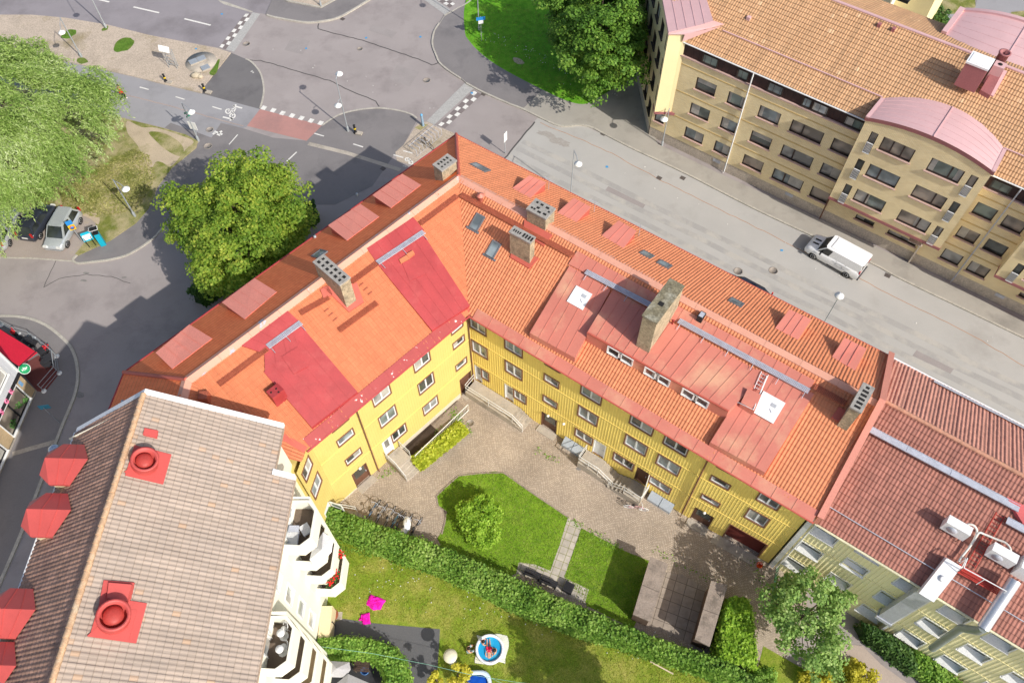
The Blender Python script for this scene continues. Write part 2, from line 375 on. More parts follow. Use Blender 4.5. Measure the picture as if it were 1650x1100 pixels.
def window(wl, s0, s1, z0, z1, parent, kind='double', off=0.0, casing=None, frame=None, pane=None, depth=0.1, tw=0.09, sill=None, apron=0, name='window', label=None, blinds=True):
    """window = casing boards (the part) > white frame, pane"""
    wd, ht = round(s1-s0, 2), round(z1-z0, 2); bl = rb_.choice('nnnnTLBH') if pane is not None and blinds else 'n'; key = (wd, ht, kind, depth, tw, casing.name, frame.name if frame else '', sill.name if sill else '', bl)
    if key not in WCACHE:
        c = MB(); hw = wd/2
        def cas(x0, x1, a, b_, y0, y1, mi=0): c.obox((x0, y0, a), (x1-x0, 0, 0), (0, y1-y0, 0), (0, 0, b_-a), mi)
        if tw:
            cas(-hw-tw, -hw, -tw, ht+tw, -0.045, depth*0.5); cas(hw, hw+tw, -tw, ht+tw, -0.045, depth*0.5)
            cas(-hw, hw, ht, ht+tw, -0.045, depth*0.5); cas(-hw, hw, -tw, 0, -0.06, depth*0.5)
        if sill: cas(-hw-0.1, hw+0.1, -0.07, -0.012, -0.14, depth, 1)
        if apron: c.hexa([(-hw, -.1, -.05), (hw, -.1, -.05), (hw, depth, -.05), (-hw, depth, -.05)], [(-hw, -.1, .0), (hw, -.1, .0), (hw, depth-.02, apron), (-hw, depth-.02, apron)], 1)
        if not c.f: cas(-hw, hw, 0.0, 0.03, 0.0, depth)
        cm = c.obj('tmp', [casing, sill] if sill else [casing]); f = MB(); fw = 0.075
        def fr(x0, x1, a, b_): f.obox((x0, depth-0.05, a), (x1-x0, 0, 0), (0, 0.06, 0), (0, 0, b_-a))
        fr(-hw, -hw+fw, 0, ht); fr(hw-fw, hw, 0, ht); fr(-hw+fw, hw-fw, 0, fw); fr(-hw+fw, hw-fw, ht-fw, ht)
        if kind == 'double': fr(-0.055, 0.055, fw, ht-fw)
        elif kind == 'triple': fr(-hw/3-.05, -hw/3+.05, fw, ht-fw); fr(hw/3-.05, hw/3+.05, fw, ht-fw)
        elif kind == 'uneven': fr(-hw*0.25-.06, -hw*0.25+.06, fw, ht-fw)
        elif kind == 'uneven2': fr(hw*0.3-.06, hw*0.3+.06, fw, ht-fw)
        elif kind == 'grille': pass
        fm = f.obj('tmp', [frame]); p = MB()
        p.quad((-hw+0.02, depth, 0.02), (hw-0.02, depth, 0.02), (hw-0.02, depth, ht-0.02), (-hw+0.02, depth, ht-0.02))
        cq = lambda x0, x1, a, b_: p.quad((x0, depth-.006, a), (x1, depth-.006, a), (x1, depth-.006, b_), (x0, depth-.006, b_), 1)
        if bl == 'T': cq(-hw+.06, hw-.06, ht*.55, ht-.06)
        elif bl == 'L': cq(-hw+.06, -hw*.1, .06, ht-.06)
        elif bl == 'B': cq(-hw+.06, -hw*.62, .06, ht-.06); cq(hw*.62, hw-.06, .06, ht-.06)
        elif bl == 'H': cq(hw*.08, hw-.06, .06, ht-.06)
        pm = p.obj('tmp', [pane, MATS['curtain']] if bl != 'n' else [pane]); WCACHE[key] = (cm.data, fm.data, pm.data)
        for o in (cm, fm, pm): bpy.data.objects.remove(o)
        for d, nm in zip(WCACHE[key], ('window', 'frame', 'pane')): d.name = nm
    mt = wl.mat((s0+s1)/2, z0, off); me = WCACHE[key]
    o = put(name, me[0], parent, mt); put('frame', me[1], o, mt); pn = put('pane', me[2], o, mt)
    if pane is not None and me[2].materials[0] is not pane:
        pn.material_slots[0].link = 'OBJECT'; pn.material_slots[0].material = pane
    if label: o['label'] = label
    return o
class Roof:
    """sloping roof plane; s along the eave, t up the slope, h off the surface"""
    def __init__(s, E0, E1, top):
        s.o = Vector(E0); s.u = (Vector(E1)-s.o).normalized(); q = Vector(top)-s.o; v = q-s.u*q.dot(s.u); s.T = v.length; s.v = v.normalized(); s.n = s.u.cross(s.v)
        if s.n.z < 0: s.n = -s.n
    def pt(s, a, t, h=0.0): return s.o+s.u*a+s.v*t+s.n*h
    def vp(s, a, t, z=0.0): return s.o+s.u*a+s.v*t+Vector((0, 0, z))
    def st(s, p): q = Vector(p)-s.o; return q.dot(s.u), q.dot(s.v)
    def hit(s, px, py, h=0.0):
        r = ray(px, py); o = s.o+s.n*h; t = (o-EYE).dot(s.n)/r.dot(s.n); return EYE+r*t
    def hst(s, px, py, h=0.0): return s.st(s.hit(px, py, h))
    def mat(s, a, t, h=0.0, rot=0.0):
        p = s.pt(a, t, h); M_ = Matrix((s.u, s.v, s.n)).transposed().to_4x4()
        return Matrix.Translation(p) @ M_ @ Matrix.Rotation(rot, 4, 'Z')
def tiled(name, rf, poly, mats, parent, pitch=0.2, amp=0.035, course=0.38, step=0.025, h0=0.0, samples=4, wave=True, jit=0.006):
    """corrugated tile surface clipped to a convex polygon given in (s, t)"""
    ss = [p[0] for p in poly]; ts = [p[1] for p in poly]
    a0 = math.floor(min(ss)/pitch)*pitch; b0 = math.floor(min(ts)/course)*course
    nc = int((max(ss)-a0)/pitch)+2; nr = int((max(ts)-b0)/course)+2
    vs = []; fs = []
    pf = [(0.0, 0.0), (0.22, 0.05), (0.42, 0.75), (0.62, 1.0), (0.8, 0.7)] if wave else [(0, 0), (0.25, .5), (0.5, 1), (0.75, .5)]
    cols = [(a0+(i+f)*pitch, hh*amp) for i in range(nc) for f, hh in pf]
    rows = []
    for j in range(nr): rows += [(b0+j*course, step), (b0+(j+1)*course-0.004, 0.0)]
    W_ = len(cols)
    npf = len(pf); jr = random.Random(len(name)+int(abs(rf.o.x)*7)); cj = [jr.uniform(-.25, .25)*amp for _ in range(nc)]
    for k_, (t, hs) in enumerate(rows):
        if k_ % 2 == 0: rj = [jr.uniform(-1, 1)*jit+c for c in cj]; tj = [jr.uniform(-.012, .012) for c in cj]
        for q_, (a, hh) in enumerate(cols): vs.append(rf.pt(a, t+tj[q_//npf], h0+hh+hs+rj[q_//npf]))
    for j in range(len(rows)-1):
        for i in range(W_-1): fs.append((j*W_+i, j*W_+i+1, (j+1)*W_+i+1, (j+1)*W_+i))
    me = bpy.data.meshes.new(name); me.from_pydata([tuple(v) for v in vs], [], fs)
    bm = bmesh.new(); bm.from_mesh(me)
    n = len(poly); ar = sum(poly[i][0]*poly[(i+1) % n][1]-poly[(i+1) % n][0]*poly[i][1] for i in range(n))
    if ar < 0: poly = poly[::-1]
    for i in range(n):
        p, q = poly[i], poly[(i+1) % n]
        e = rf.pt(*q)-rf.pt(*p); no = e.cross(rf.n) if rf.u.cross(rf.v).dot(rf.n) > 0 else -(e.cross(rf.n))
        bmesh.ops.bisect_plane(bm, geom=bm.verts[:]+bm.edges[:]+bm.faces[:], plane_co=rf.pt(*p), plane_no=no, clear_outer=True, dist=1e-5)
    if (rf.u.cross(rf.v)).dot(rf.n) < 0: bmesh.ops.reverse_faces(bm, faces=bm.faces[:])
    ul = bm.loops.layers.uv.new('UVMap')
    for fc in bm.faces:
        fc.smooth = False
        for lp in fc.loops:
            lp[ul].uv = rf.st(lp.vert.co)
    if parent is not None:
        inv = WM(parent).inverted()
        for v in bm.verts: v.co = inv @ v.co
    bm.to_mesh(me); bm.free()
    for mt in (mats if isinstance(mats, (list, tuple)) else [mats]): me.materials.append(mt)
    o = bpy.data.objects.new(name, me); COL.objects.link(o)
    if parent is not None: o.parent = parent
    return o
def slab(mb, rf, s0, s1, t0, t1, h00=0.02, h1=0.06, mi=0, seams=0, sh=0.035, hb=None, along='t'):
    """a metal sheet lying on the roof from t0 (low, height h00) to t1 (high, height h1), standing seams"""
    P = lambda a, t, h: rf.vp(a, t, h)
    b = [P(s0, t0, -0.02), P(s1, t0, -0.02), P(s1, t1, -0.02), P(s0, t1, -0.02)]
    t = [P(s0, t0, h00), P(s1, t0, h00), P(s1, t1, h1), P(s0, t1, h1)]
    if (b[1]-b[0]).cross(b[2]-b[1]).z < 0: b = b[::-1]; t = t[::-1]
    mb.hexa(b, t, mi)
    if seams:
        n = max(1, int(abs(s1-s0)/seams))
        for i in range(1, n):
            a = s0+(s1-s0)*i/n
            mb.obox(P(a-0.012, t0, h00), rf.u*0.024, P(0, t1, h1)-P(0, t0, h00), Vector((0, 0, sh)), mi)
# ------------------------------------------------------------------ materials used
def A(c, e=1.15): return mul(s2l(c), 1/e)
curtain = M('curtain', (.42, .40, .36), rough=.6, var=.25, scale=1.2, fine=.1)
granite = M('granite', A((190, 184, 172)), var=0.15, scale=2.0, fine=0.2, fscale=9, bump=0.2)
asphalt = M('asphalt', A((168, 159, 156)), var=0.07, scale=0.25, fine=0.1, fscale=24, bump=0.12, bscale=50, stain=A((142, 133, 131)), stain_scale=0.3, stain_lo=0.5, stain_hi=0.78)
asphalt_light = M('asphalt_light', A((186, 183, 178)), var=0.05, scale=0.3, fine=0.08, fscale=26, bump=0.1, bscale=50, stain=A((165, 160, 154)), stain_scale=0.2, stain_lo=0.55, stain_hi=0.8)
asphalt_dark = M('asphalt_dark', A((122, 119, 119)), var=0.06, scale=0.4, fine=0.1, fscale=24, bump=0.1, stain=A((105, 102, 103)), stain_scale=0.3)
asphalt_walk = M('asphalt_walk', A((138, 133, 132)), var=0.06, scale=0.4, fine=0.1, fscale=24, bump=0.1, stain=A((120, 116, 116)), stain_scale=0.3)
cycle_grey = M('cycle_grey', A((163, 161, 163)), var=0.04, scale=0.4, fine=0.08, fscale=24, stain=A((146, 144, 146)), stain_scale=0.25)
pave_light = M('pave_light', A((176, 170, 160)), var=0.06, scale=0.5, fine=0.09, fscale=20, bump=0.1, stain=A((150, 145, 137)), stain_scale=0.3)
tarband = M('tar', A((92, 89, 88)), var=0.1, scale=1, fine=0.2)
tyre_band = M('tyre_track', A((172, 169, 165)), var=0.06, scale=0.4, fine=0.1, fscale=22, stain=A((190, 185, 177)), stain_scale=0.5, stain_lo=0.45, stain_hi=0.6)
red_asphalt = M('red_asphalt', A((188, 140, 132)), var=0.06, scale=0.5, fine=0.1, fscale=22, stain=A((170, 132, 126)), stain_scale=0.3)
white_paint = M('white_paint', A((236, 233, 226)), var=0.06, scale=1.5, fine=0.15, fscale=9, stain=A((190, 186, 180)), stain_scale=1.1, stain_lo=0.55, stain_hi=0.75)
blue_paint = M('blue_spray', A((75, 160, 215)), var=0.1)
orange_line = M('crack_seal', A((190, 150, 122)), var=0.15, scale=1.5, fine=0.2)
iron = M('cast_iron', A((160, 150, 140)), var=0.14, scale=4, fine=0.3, fscale=12, rough=0.6)
iron_dark = M('drain_iron', A((100, 92, 88)), var=0.2, scale=4, fine=0.3, fscale=12, rough=0.6)
concrete = M('concrete', A((190, 180, 166)), var=0.1, scale=1.2, fine=0.14, fscale=12, bump=0.15, stain=A((150, 142, 132)), stain_scale=0.9)
concrete_dk = M('aged_concrete', A((160, 146, 134)), var=0.12, scale=1.5, fine=0.22, fscale=10, bump=0.25, stain=A((118, 108, 98)), stain_scale=1.2)
def setts(name, col, gap, sc_, mixc=None):
    m, t = newmat(name); out = N(t, 'ShaderNodeOutputMaterial'); p = N(t, 'ShaderNodeBsdfPrincipled'); p.inputs['Roughness'].default_value = 0.85
    p.inputs['Specular IOR Level'].default_value = 0.25
    geo = N(t, 'ShaderNodeNewGeometry')
    # segmental arcs: bend the rows of small setts
    sep = N(t, 'ShaderNodeSeparateXYZ'); L(t, geo.outputs['Position'], sep.inputs[0])
    rot = N(t, 'ShaderNodeVectorRotate', rotation_type='Z_AXIS'); rot.inputs['Angle'].default_value = math.radians(36); L(t, geo.outputs['Position'], rot.inputs['Vector'])
    s2 = N(t, 'ShaderNodeSeparateXYZ'); L(t, rot.outputs[0], s2.inputs[0])
    w1 = N(t, 'ShaderNodeMath', operation='PINGPONG'); w1.inputs[1].default_value = 0.75; L(t, s2.outputs[0], w1.inputs[0])
    w2 = N(t, 'ShaderNodeMath', operation='POWER'); w2.inputs[1].default_value = 2.0; L(t, w1.outputs[0], w2.inputs[0])
    w3 = N(t, 'ShaderNodeMath', operation='MULTIPLY_ADD'); w3.inputs[1].default_value = 0.8; L(t, w2.outputs[0], w3.inputs[0]); L(t, s2.outputs[1], w3.inputs[2])
    cb = N(t, 'ShaderNodeCombineXYZ'); L(t, s2.outputs[0], cb.inputs[0]); L(t, w3.outputs[0], cb.inputs[1])
    br = N(t, 'ShaderNodeTexBrick'); br.inputs['Scale'].default_value = 1.0; br.inputs['Mortar Size'].default_value = 0.014; br.inputs['Mortar Smooth'].default_value = 0.4
    br.inputs['Brick Width'].default_value = 0.13; br.inputs['Row Height'].default_value = 0.12; br.inputs['Bias'].default_value = 0.0
    br.inputs['Color1'].default_value = (*mul(col, 0.84), 1); br.inputs['Color2'].default_value = (*mul(col, 1.14), 1); br.inputs['Mortar'].default_value = (*gap, 1)
    L(t, cb.outputs[0], br.inputs['Vector'])
    n1 = N(t, 'ShaderNodeTexNoise'); n1.inputs['Scale'].default_value = 0.35; n1.inputs['Detail'].default_value = 5; L(t, geo.outputs['Position'], n1.inputs['Vector'])
    r1 = N(t, 'ShaderNodeMapRange'); r1.inputs['From Min'].default_value = 0.35; r1.inputs['From Max'].default_value = 0.7; r1.inputs['To Min'].default_value = 1.1; r1.inputs['To Max'].default_value = 0.82
    L(t, n1.outputs['Fac'], r1.inputs['Value'])
    sv = N(t, 'ShaderNodeVectorMath', operation='SCALE'); L(t, br.outputs['Color'], sv.inputs[0]); L(t, r1.outputs[0], sv.inputs['Scale'])
    L(t, sv.outputs[0], p.inputs['Base Color'])
    bp = N(t, 'ShaderNodeBump'); bp.inputs['Strength'].default_value = 0.25; bp.inputs['Distance'].default_value = 0.02; bp.invert = True
    L(t, br.outputs['Fac'], bp.inputs['Height']); L(t, bp.outputs[0], p.inputs['Normal'])
    L(t, p.outputs[0], out.inputs[0]); MATS[name] = m; return m
cobble = setts('setts', A((192, 177, 160)), A((146, 130, 114)), 1)
cobble_grey = setts('grey_setts', A((200, 186, 172)), A((150, 138, 126)), 1)
def flags(name, col, gap, bw, bh, ang):
    m, t = newmat(name); out = N(t, 'ShaderNodeOutputMaterial'); p = N(t, 'ShaderNodeBsdfPrincipled'); p.inputs['Roughness'].default_value = 0.9
    geo = N(t, 'ShaderNodeNewGeometry'); rot = N(t, 'ShaderNodeVectorRotate', rotation_type='Z_AXIS'); rot.inputs['Angle'].default_value = ang; L(t, geo.outputs['Position'], rot.inputs['Vector'])
    br = N(t, 'ShaderNodeTexBrick'); br.offset = 0.0; br.inputs['Scale'].default_value = 1.0; br.inputs['Mortar Size'].default_value = 0.02; br.inputs['Brick Width'].default_value = bw; br.inputs['Row Height'].default_value = bh
    br.inputs['Color1'].default_value = (*mul(col, 0.88), 1); br.inputs['Color2'].default_value = (*mul(col, 1.1), 1); br.inputs['Mortar'].default_value = (*gap, 1)
    L(t, rot.outputs[0], br.inputs['Vector'])
    n1 = N(t, 'ShaderNodeTexNoise'); n1.inputs['Scale'].default_value = 3; n1.inputs['Detail'].default_value = 5; L(t, geo.outputs['Position'], n1.inputs['Vector'])
    r1 = N(t, 'ShaderNodeMapRange'); r1.inputs['From Min'].default_value = 0.3; r1.inputs['From Max'].default_value = 0.7; r1.inputs['To Min'].default_value = 0.85; r1.inputs['To Max'].default_value = 1.15; L(t, n1.outputs['Fac'], r1.inputs['Value'])
    sv = N(t, 'ShaderNodeVectorMath', operation='SCALE'); L(t, br.outputs['Color'], sv.inputs[0]); L(t, r1.outputs[0], sv.inputs['Scale'])
    L(t, sv.outputs[0], p.inputs['Base Color']); L(t, p.outputs[0], out.inputs[0]); MATS[name] = m; return m
flag_path = flags('flagstones', A((192, 184, 172)), A((140, 140, 95)), 0.5, 0.5, math.radians(22))
flag_shed = flags('slab_paving', A((168, 155, 142)), A((112, 102, 92)), 0.7, 0.7, math.radians(22))
def grassmat(name, c1, c2, dry, dry_lo=0.5, dry_hi=0.7, speck=None):
    m = M(name, c1, col2=c2, var=0.0, scale=1.6, fine=0.35, fscale=16, bump=0.6, bscale=22, spec=0.15, stain=dry, stain_scale=0.5, stain_lo=dry_lo, stain_hi=dry_hi)
    return m
lawn_green = grassmat('lawn_green', A((134, 170, 48)), A((98, 138, 30)), A((158, 168, 74)), 0.55, 0.8)
lawn_garden = grassmat('lawn_garden', A((146, 164, 54)), A((112, 140, 38)), A((180, 170, 92)), 0.45, 0.72)
lawn_park = grassmat('lawn_park', A((122, 184, 48)), A((86, 150, 30)), A((140, 178, 62)), 0.55, 0.8)
tuft_green = grassmat('tuft_green', A((104, 140, 52)), A((80, 112, 36)), A((140, 140, 80)), 0.45, 0.7)
dry_grass = grassmat('dry_grass', A((140, 142, 72)), A((106, 118, 52)), A((186, 172, 132)), 0.4, 0.62)
dirt = M('dirt', A((196, 178, 152)), var=0.1, scale=0.8, fine=0.2, fscale=14, bump=0.2, stain=A((150, 146, 92)), stain_scale=0.45, stain_lo=0.55, stain_hi=0.72)
gravel_isl = M('worn_setts', A((196, 180, 162)), var=0.1, scale=0.6, fine=0.28, fscale=9, bump=0.3, bscale=12, stain=A((150, 136, 100)), stain_scale=0.28, stain_lo=0.53, stain_hi=0.75)
# buildings
tile_orange = tilemat('tile_orange', (0.58, 0.195, 0.092), 0.2, 0.38, var=0.06, dirt=(0.45, 0.125, 0.058), dirt_amt=0.2, joint=0.88, streak=0.08)
tile_orange_r = tilemat('tile_orange_right_lightened', (0.66, 0.245, 0.118), 0.2, 0.38, var=0.06, dirt=(0.52, 0.16, 0.08), dirt_amt=0.15, joint=0.85, streak=0.06)  # same orange tile, lightened for the right wing's less sunlit slopes
tile_street = tilemat('tile_orange_street_lightened', (1.0, 0.24, 0.085), 0.2, 0.38, var=0.09, dirt=(0.85, 0.19, 0.07), dirt_amt=0.2, joint=0.68, streak=0.06)  # same orange tile, colour pushed up where the sun only grazes
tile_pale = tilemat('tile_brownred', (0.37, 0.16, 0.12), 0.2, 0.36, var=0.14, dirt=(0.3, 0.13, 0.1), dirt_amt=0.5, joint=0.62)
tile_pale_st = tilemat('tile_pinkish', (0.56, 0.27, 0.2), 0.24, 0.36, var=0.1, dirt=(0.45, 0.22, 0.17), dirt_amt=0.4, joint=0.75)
tile_white = tilemat('tile_faded', (0.39, 0.315, 0.258), 0.22, 0.36, var=0.06, dirt=(0.33, 0.275, 0.235), dirt_amt=0.6, joint=0.72, odd=(0.46, 0.32, 0.22), odd_lo=0.975)
tile_brown = tilemat('tile_brown', (0.46, 0.27, 0.19), 0.22, 0.36, var=0.2, dirt=(0.14, 0.09, 0.08), dirt_amt=0.5, joint=0.5)
tile_tan = tilemat('tile_tan', (0.55, 0.325, 0.175), 0.21, 0.4, var=0.06, dirt=(0.5, 0.28, 0.14), dirt_amt=0.4, joint=0.52, odd=(0.7, 0.46, 0.27), odd_lo=0.99)
metal_salmon = M('sheet_salmon', (0.60, 0.205, 0.15), rough=0.5, var=0.08, scale=0.5, fine=0.05, stain=(0.68, 0.36, 0.23), stain_scale=0.42, stain_lo=0.5, stain_hi=0.72, spec=0.4)
metal_red = M('sheet_red', (0.39, 0.045, 0.048), rough=0.5, var=0.14, scale=0.7, fine=0.08, stain=(0.43, 0.07, 0.068), stain_scale=0.9, spec=0.4)
metal_redp = M('sheet_red_peeling', (0.38, 0.065, 0.062), rough=0.55, var=0.08, scale=0.8, fine=0.06, stain=(0.8, 0.76, 0.72), stain_scale=1.6, stain_lo=0.635, stain_hi=0.65)
metal_dormer = M('sheet_dormer', (0.74, 0.25, 0.185), rough=0.5, var=0.05, scale=0.5, fine=0.04, spec=0.4)
metal_fl = M('sheet_flash', (0.52, 0.12, 0.085), rough=0.5, var=0.08, scale=0.8, fine=0.06)
ridge_cap = M('ridge_cap', (0.72, 0.36, 0.255), rough=0.6, var=0.06, scale=0.7, fine=0.06, stain=(0.66, 0.32, 0.225), stain_scale=0.9)
gang_grey = M('galvanised', (0.50, 0.52, 0.58), rough=0.45, var=0.12, scale=2.5, fine=0.15, fscale=20, metal=0.15)
gang_red = M('gangway_red', (0.40, 0.11, 0.06), rough=0.6, var=0.12, scale=2.5, fine=0.25, fscale=20)
yellow_l = M('yellow_boards', (0.64, 0.515, 0.17), rough=0.7, var=0.04, scale=0.5, fine=0.03, stain=(0.60, 0.475, 0.145), stain_scale=0.35)  # the one yellow paint, toned down for the walls in full sun
yellow_r = M('yellow_boards_lightened', (0.93, 0.71, 0.19), rough=0.7, var=0.05, scale=0.5, fine=0.04, stain=(0.86, 0.64, 0.16), stain_scale=0.35)  # same yellow paint, lightened to make up for the grazing sun
yellow_trim = M('yellow_trim', (0.85, 0.66, 0.2), rough=0.7, var=0.04)
brown_trim = M('brown_trim', (0.22, 0.105, 0.06), rough=0.7, var=0.12, scale=3)
white_frame = M('white_frame', (0.78, 0.78, 0.76), rough=0.45, var=0.04, scale=2)
white_sill = M('white_sill', (0.72, 0.72, 0.70), rough=0.5, var=0.05, scale=2)
door_brown = M('door_brown', (0.14, 0.065, 0.04), rough=0.5, var=0.15, scale=4)
dark_in = M('dark_inside', (0.035, 0.028, 0.026), var=0.2)
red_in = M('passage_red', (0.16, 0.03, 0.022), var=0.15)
plinth_w = M('plinth_white', (0.62, 0.55, 0.45), var=0.1, scale=1.5, fine=0.12)
chim_brick = M('chimney_brick', (0.40, 0.33, 0.22), rough=0.9, var=0.2, scale=2.5, fine=0.35, fscale=9, bump=0.4, bscale=12, stain=(0.2, 0.17, 0.12), stain_scale=1.6)
chim_cap = M('chimney_cap', (0.33, 0.31, 0.28), rough=0.9, var=0.2, scale=4, fine=0.2)
chim_moss = M('chimney_moss', (0.21, 0.185, 0.12), rough=0.95, var=0.3, scale=3, fine=0.4, fscale=9, bump=0.5, stain=(0.4, 0.38, 0.3), stain_scale=1.2)
soot = M('soot', (0.02, 0.019, 0.018), var=0.2)
gl_dark = glassmat('glass_dark', (0.05, 0.06, 0.055)); gl_grey = glassmat('glass_grey', (0.23, 0.23, 0.22)); gl_light = glassmat('glass_light', (0.42, 0.44, 0.44), 0.15); gl_green = glassmat('glass_green', (0.13, 0.165, 0.145)); gl_sky = glassmat('glass_sky', (0.2, 0.24, 0.25)); gl_tan = glassmat('glass_tan', (0.24, 0.2, 0.16))
def brickmat(name, c1, c2, mort, bw=0.25, bh=0.083, off=0.5):
    m, t = newmat(name); out = N(t, 'ShaderNodeOutputMaterial'); p = N(t, 'ShaderNodeBsdfPrincipled'); p.inputs['Roughness'].default_value = 0.85
    uv = N(t, 'ShaderNodeUVMap'); br = N(t, 'ShaderNodeTexBrick'); br.offset = off; br.inputs['Scale'].default_value = 1.0; br.inputs['Mortar Size'].default_value = 0.012
    br.inputs['Brick Width'].default_value = bw; br.inputs['Row Height'].default_value = bh
    br.inputs['Color1'].default_value = (*c1, 1); br.inputs['Color2'].default_value = (*c2, 1); br.inputs['Mortar'].default_value = (*mort, 1); L(t, uv.outputs[0], br.inputs['Vector'])
    geo = N(t, 'ShaderNodeNewGeometry'); n1 = N(t, 'ShaderNodeTexNoise'); n1.inputs['Scale'].default_value = 0.6; n1.inputs['Detail'].default_value = 5; L(t, geo.outputs['Position'], n1.inputs['Vector'])
    r1 = N(t, 'ShaderNodeMapRange'); r1.inputs['From Min'].default_value = 0.3; r1.inputs['From Max'].default_value = 0.7; r1.inputs['To Min'].default_value = 0.9; r1.inputs['To Max'].default_value = 1.1; L(t, n1.outputs['Fac'], r1.inputs['Value'])
    sv = N(t, 'ShaderNodeVectorMath', operation='SCALE'); L(t, br.outputs['Color'], sv.inputs[0]); L(t, r1.outputs[0], sv.inputs['Scale'])
    L(t, sv.outputs[0], p.inputs['Base Color']); L(t, p.outputs[0], out.inputs[0]); MATS[name] = m; return m
tan_brick = brickmat('tan_brick', (0.97, 0.80, 0.46), (0.88, 0.70, 0.36), (0.62, 0.52, 0.36))
tan_render = M('tan_render', (0.86, 0.74, 0.42), var=0.04, scale=0.7, fine=0.05)
plinth_t = M('plinth_grey', (0.52, 0.45, 0.37), var=0.12, scale=2.5, fine=0.25, fscale=10, bump=0.2)
pink_metal = M('sheet_pink', (0.66, 0.42, 0.42), rough=0.5, var=0.05, scale=0.7, fine=0.05, stain=(0.66, 0.42, 0.42), stain_scale=0.5)
pink_dark = M('fascia_plum', (0.36, 0.14, 0.14), rough=0.6, var=0.08, scale=1)
plum_panel = M('panel_plum', (0.045, 0.022, 0.022), rough=0.5, var=0.15, scale=2)
dark_frame = M('dark_frame', (0.05, 0.035, 0.03), rough=0.5, var=0.1)
sill_pink = M('sill_pink', (0.56, 0.38, 0.33), rough=0.6, var=0.08)
pale_clad = M('pale_cladding', (0.92, 0.84, 0.50), rough=0.7, var=0.04, scale=0.6, fine=0.04)
white_ren = M('white_render', (0.84, 0.82, 0.70), rough=0.8, var=0.02, scale=0.8, fine=0.02)
cream_in = M('cream_render', (0.72, 0.60, 0.38), rough=0.8, var=0.05, scale=1.0)
white_met = M('white_metal', (0.82, 0.82, 0.81), rough=0.5, var=0.03)
steel = M('steel_pole', (0.42, 0.45, 0.47), rough=0.4, var=0.06, metal=0.3)
black_m = M('black_metal', (0.02, 0.02, 0.022), rough=0.5, var=0.15)
rubber = M('rubber', (0.018, 0.018, 0.018), rough=0.9, var=0.2)
globe = M('lamp_globe', (0.85, 0.85, 0.82), rough=0.3, var=0.02)
# ------------------------------------------------------------------ ground
b = MB(); b.face([(-600, -500, 0), (600, -500, 0), (600, 900, 0), (-600, 900, 0)]); structure('ground', b, asphalt)
# main street: lighter surfacing, wheel tracks, crack seal
sheet('street', [(866, 190), (895, 200), (940, 202), (1021, 240), (1106, 280), (1230, 343), (1398, 421), (1650, 545), (2300, 862), (2300, 1120), (1300, 700), (800, 380), (790, 290), (812, 257)], 0.004, asphalt_light)
tk = MB()
for off in (0.30, 0.47, 0.66, 0.82):
    pts = []
    for i in range(13):
        f = i/12; a = Vector(g(860+f*860, 208+f*415, 0.008)); c = Vector(g(800+f*860, 275+f*440, 0.008))
        pts.append(tuple((a.lerp(c, off+0.012*math.sin(i*1.7+off*9))).xy))
    strip(tk, pts, 0.55, 0.002, 0.009)
structure('wheel_tracks', tk, tyre_band)
def crack(pts, wd, z, mat, jit=0.05, k=10, name='crack'):
    b = MB(); P = []
    for i in range(len(pts)-1):
        a, c = g(*pts[i], z), g(*pts[i+1], z); n = max(2, int((c-a).length/0.5))
        for j in range(n):
            q = a.lerp(c, j/n); P.append((q.x+rnd.uniform(-jit, jit), q.y+rnd.uniform(-jit, jit)))
    e = g(*pts[-1], z); P.append((e.x, e.y)); strip(b, P, wd, z-0.006, z)
    return structure(name, b, mat)
crack([(862, 196), (836, 228), (812, 256)], 0.14, 0.014, tarband, name='tar_seam')
crack([(513, 38), (513, 47), (590, 67), (680, 98), (697, 105), (707, 101)], 0.11, 0.012, tarband, 0.06, name='tar_seam')
crack([(402, 97), (420, 98), (470, 112), (530, 130), (570, 148), (606, 163), (611, 172)], 0.10, 0.012, tarband, 0.06, name='tar_seam')
crack([(870, 198), (930, 222), (985, 247), (1060, 288), (1140, 328), (1230, 372), (1300, 408), (1370, 440), (1440, 478), (1560, 536), (1650, 590)], 0.06, 0.013, orange_line, 0.05, name='crack_seal')
crack([(70, 463), (90, 420)], 0.05, 0.012, tarband, 0.03, name='tar_seam')
crack([(70, 463), (95, 449), (140, 442), (180, 446), (210, 456)], 0.05, 0.012, tarband, 0.05, name='tar_seam')
# north-west road, slightly greyer
sheet('road', [(-60, -40), (150, -40), (430, -40), (438, 2), (428, 23), (407, 20), (395, 24), (352, 77), (242, 57), (173, 40), (107, 29), (51, 24), (-60, 24)], 0.004, M('asphalt_nw', A((153, 147, 150)), var=0.06, scale=0.3, fine=0.1, fscale=24, bump=0.1, stain=A((128, 122, 124)), stain_scale=0.2, stain_lo=0.5, stain_hi=0.75))
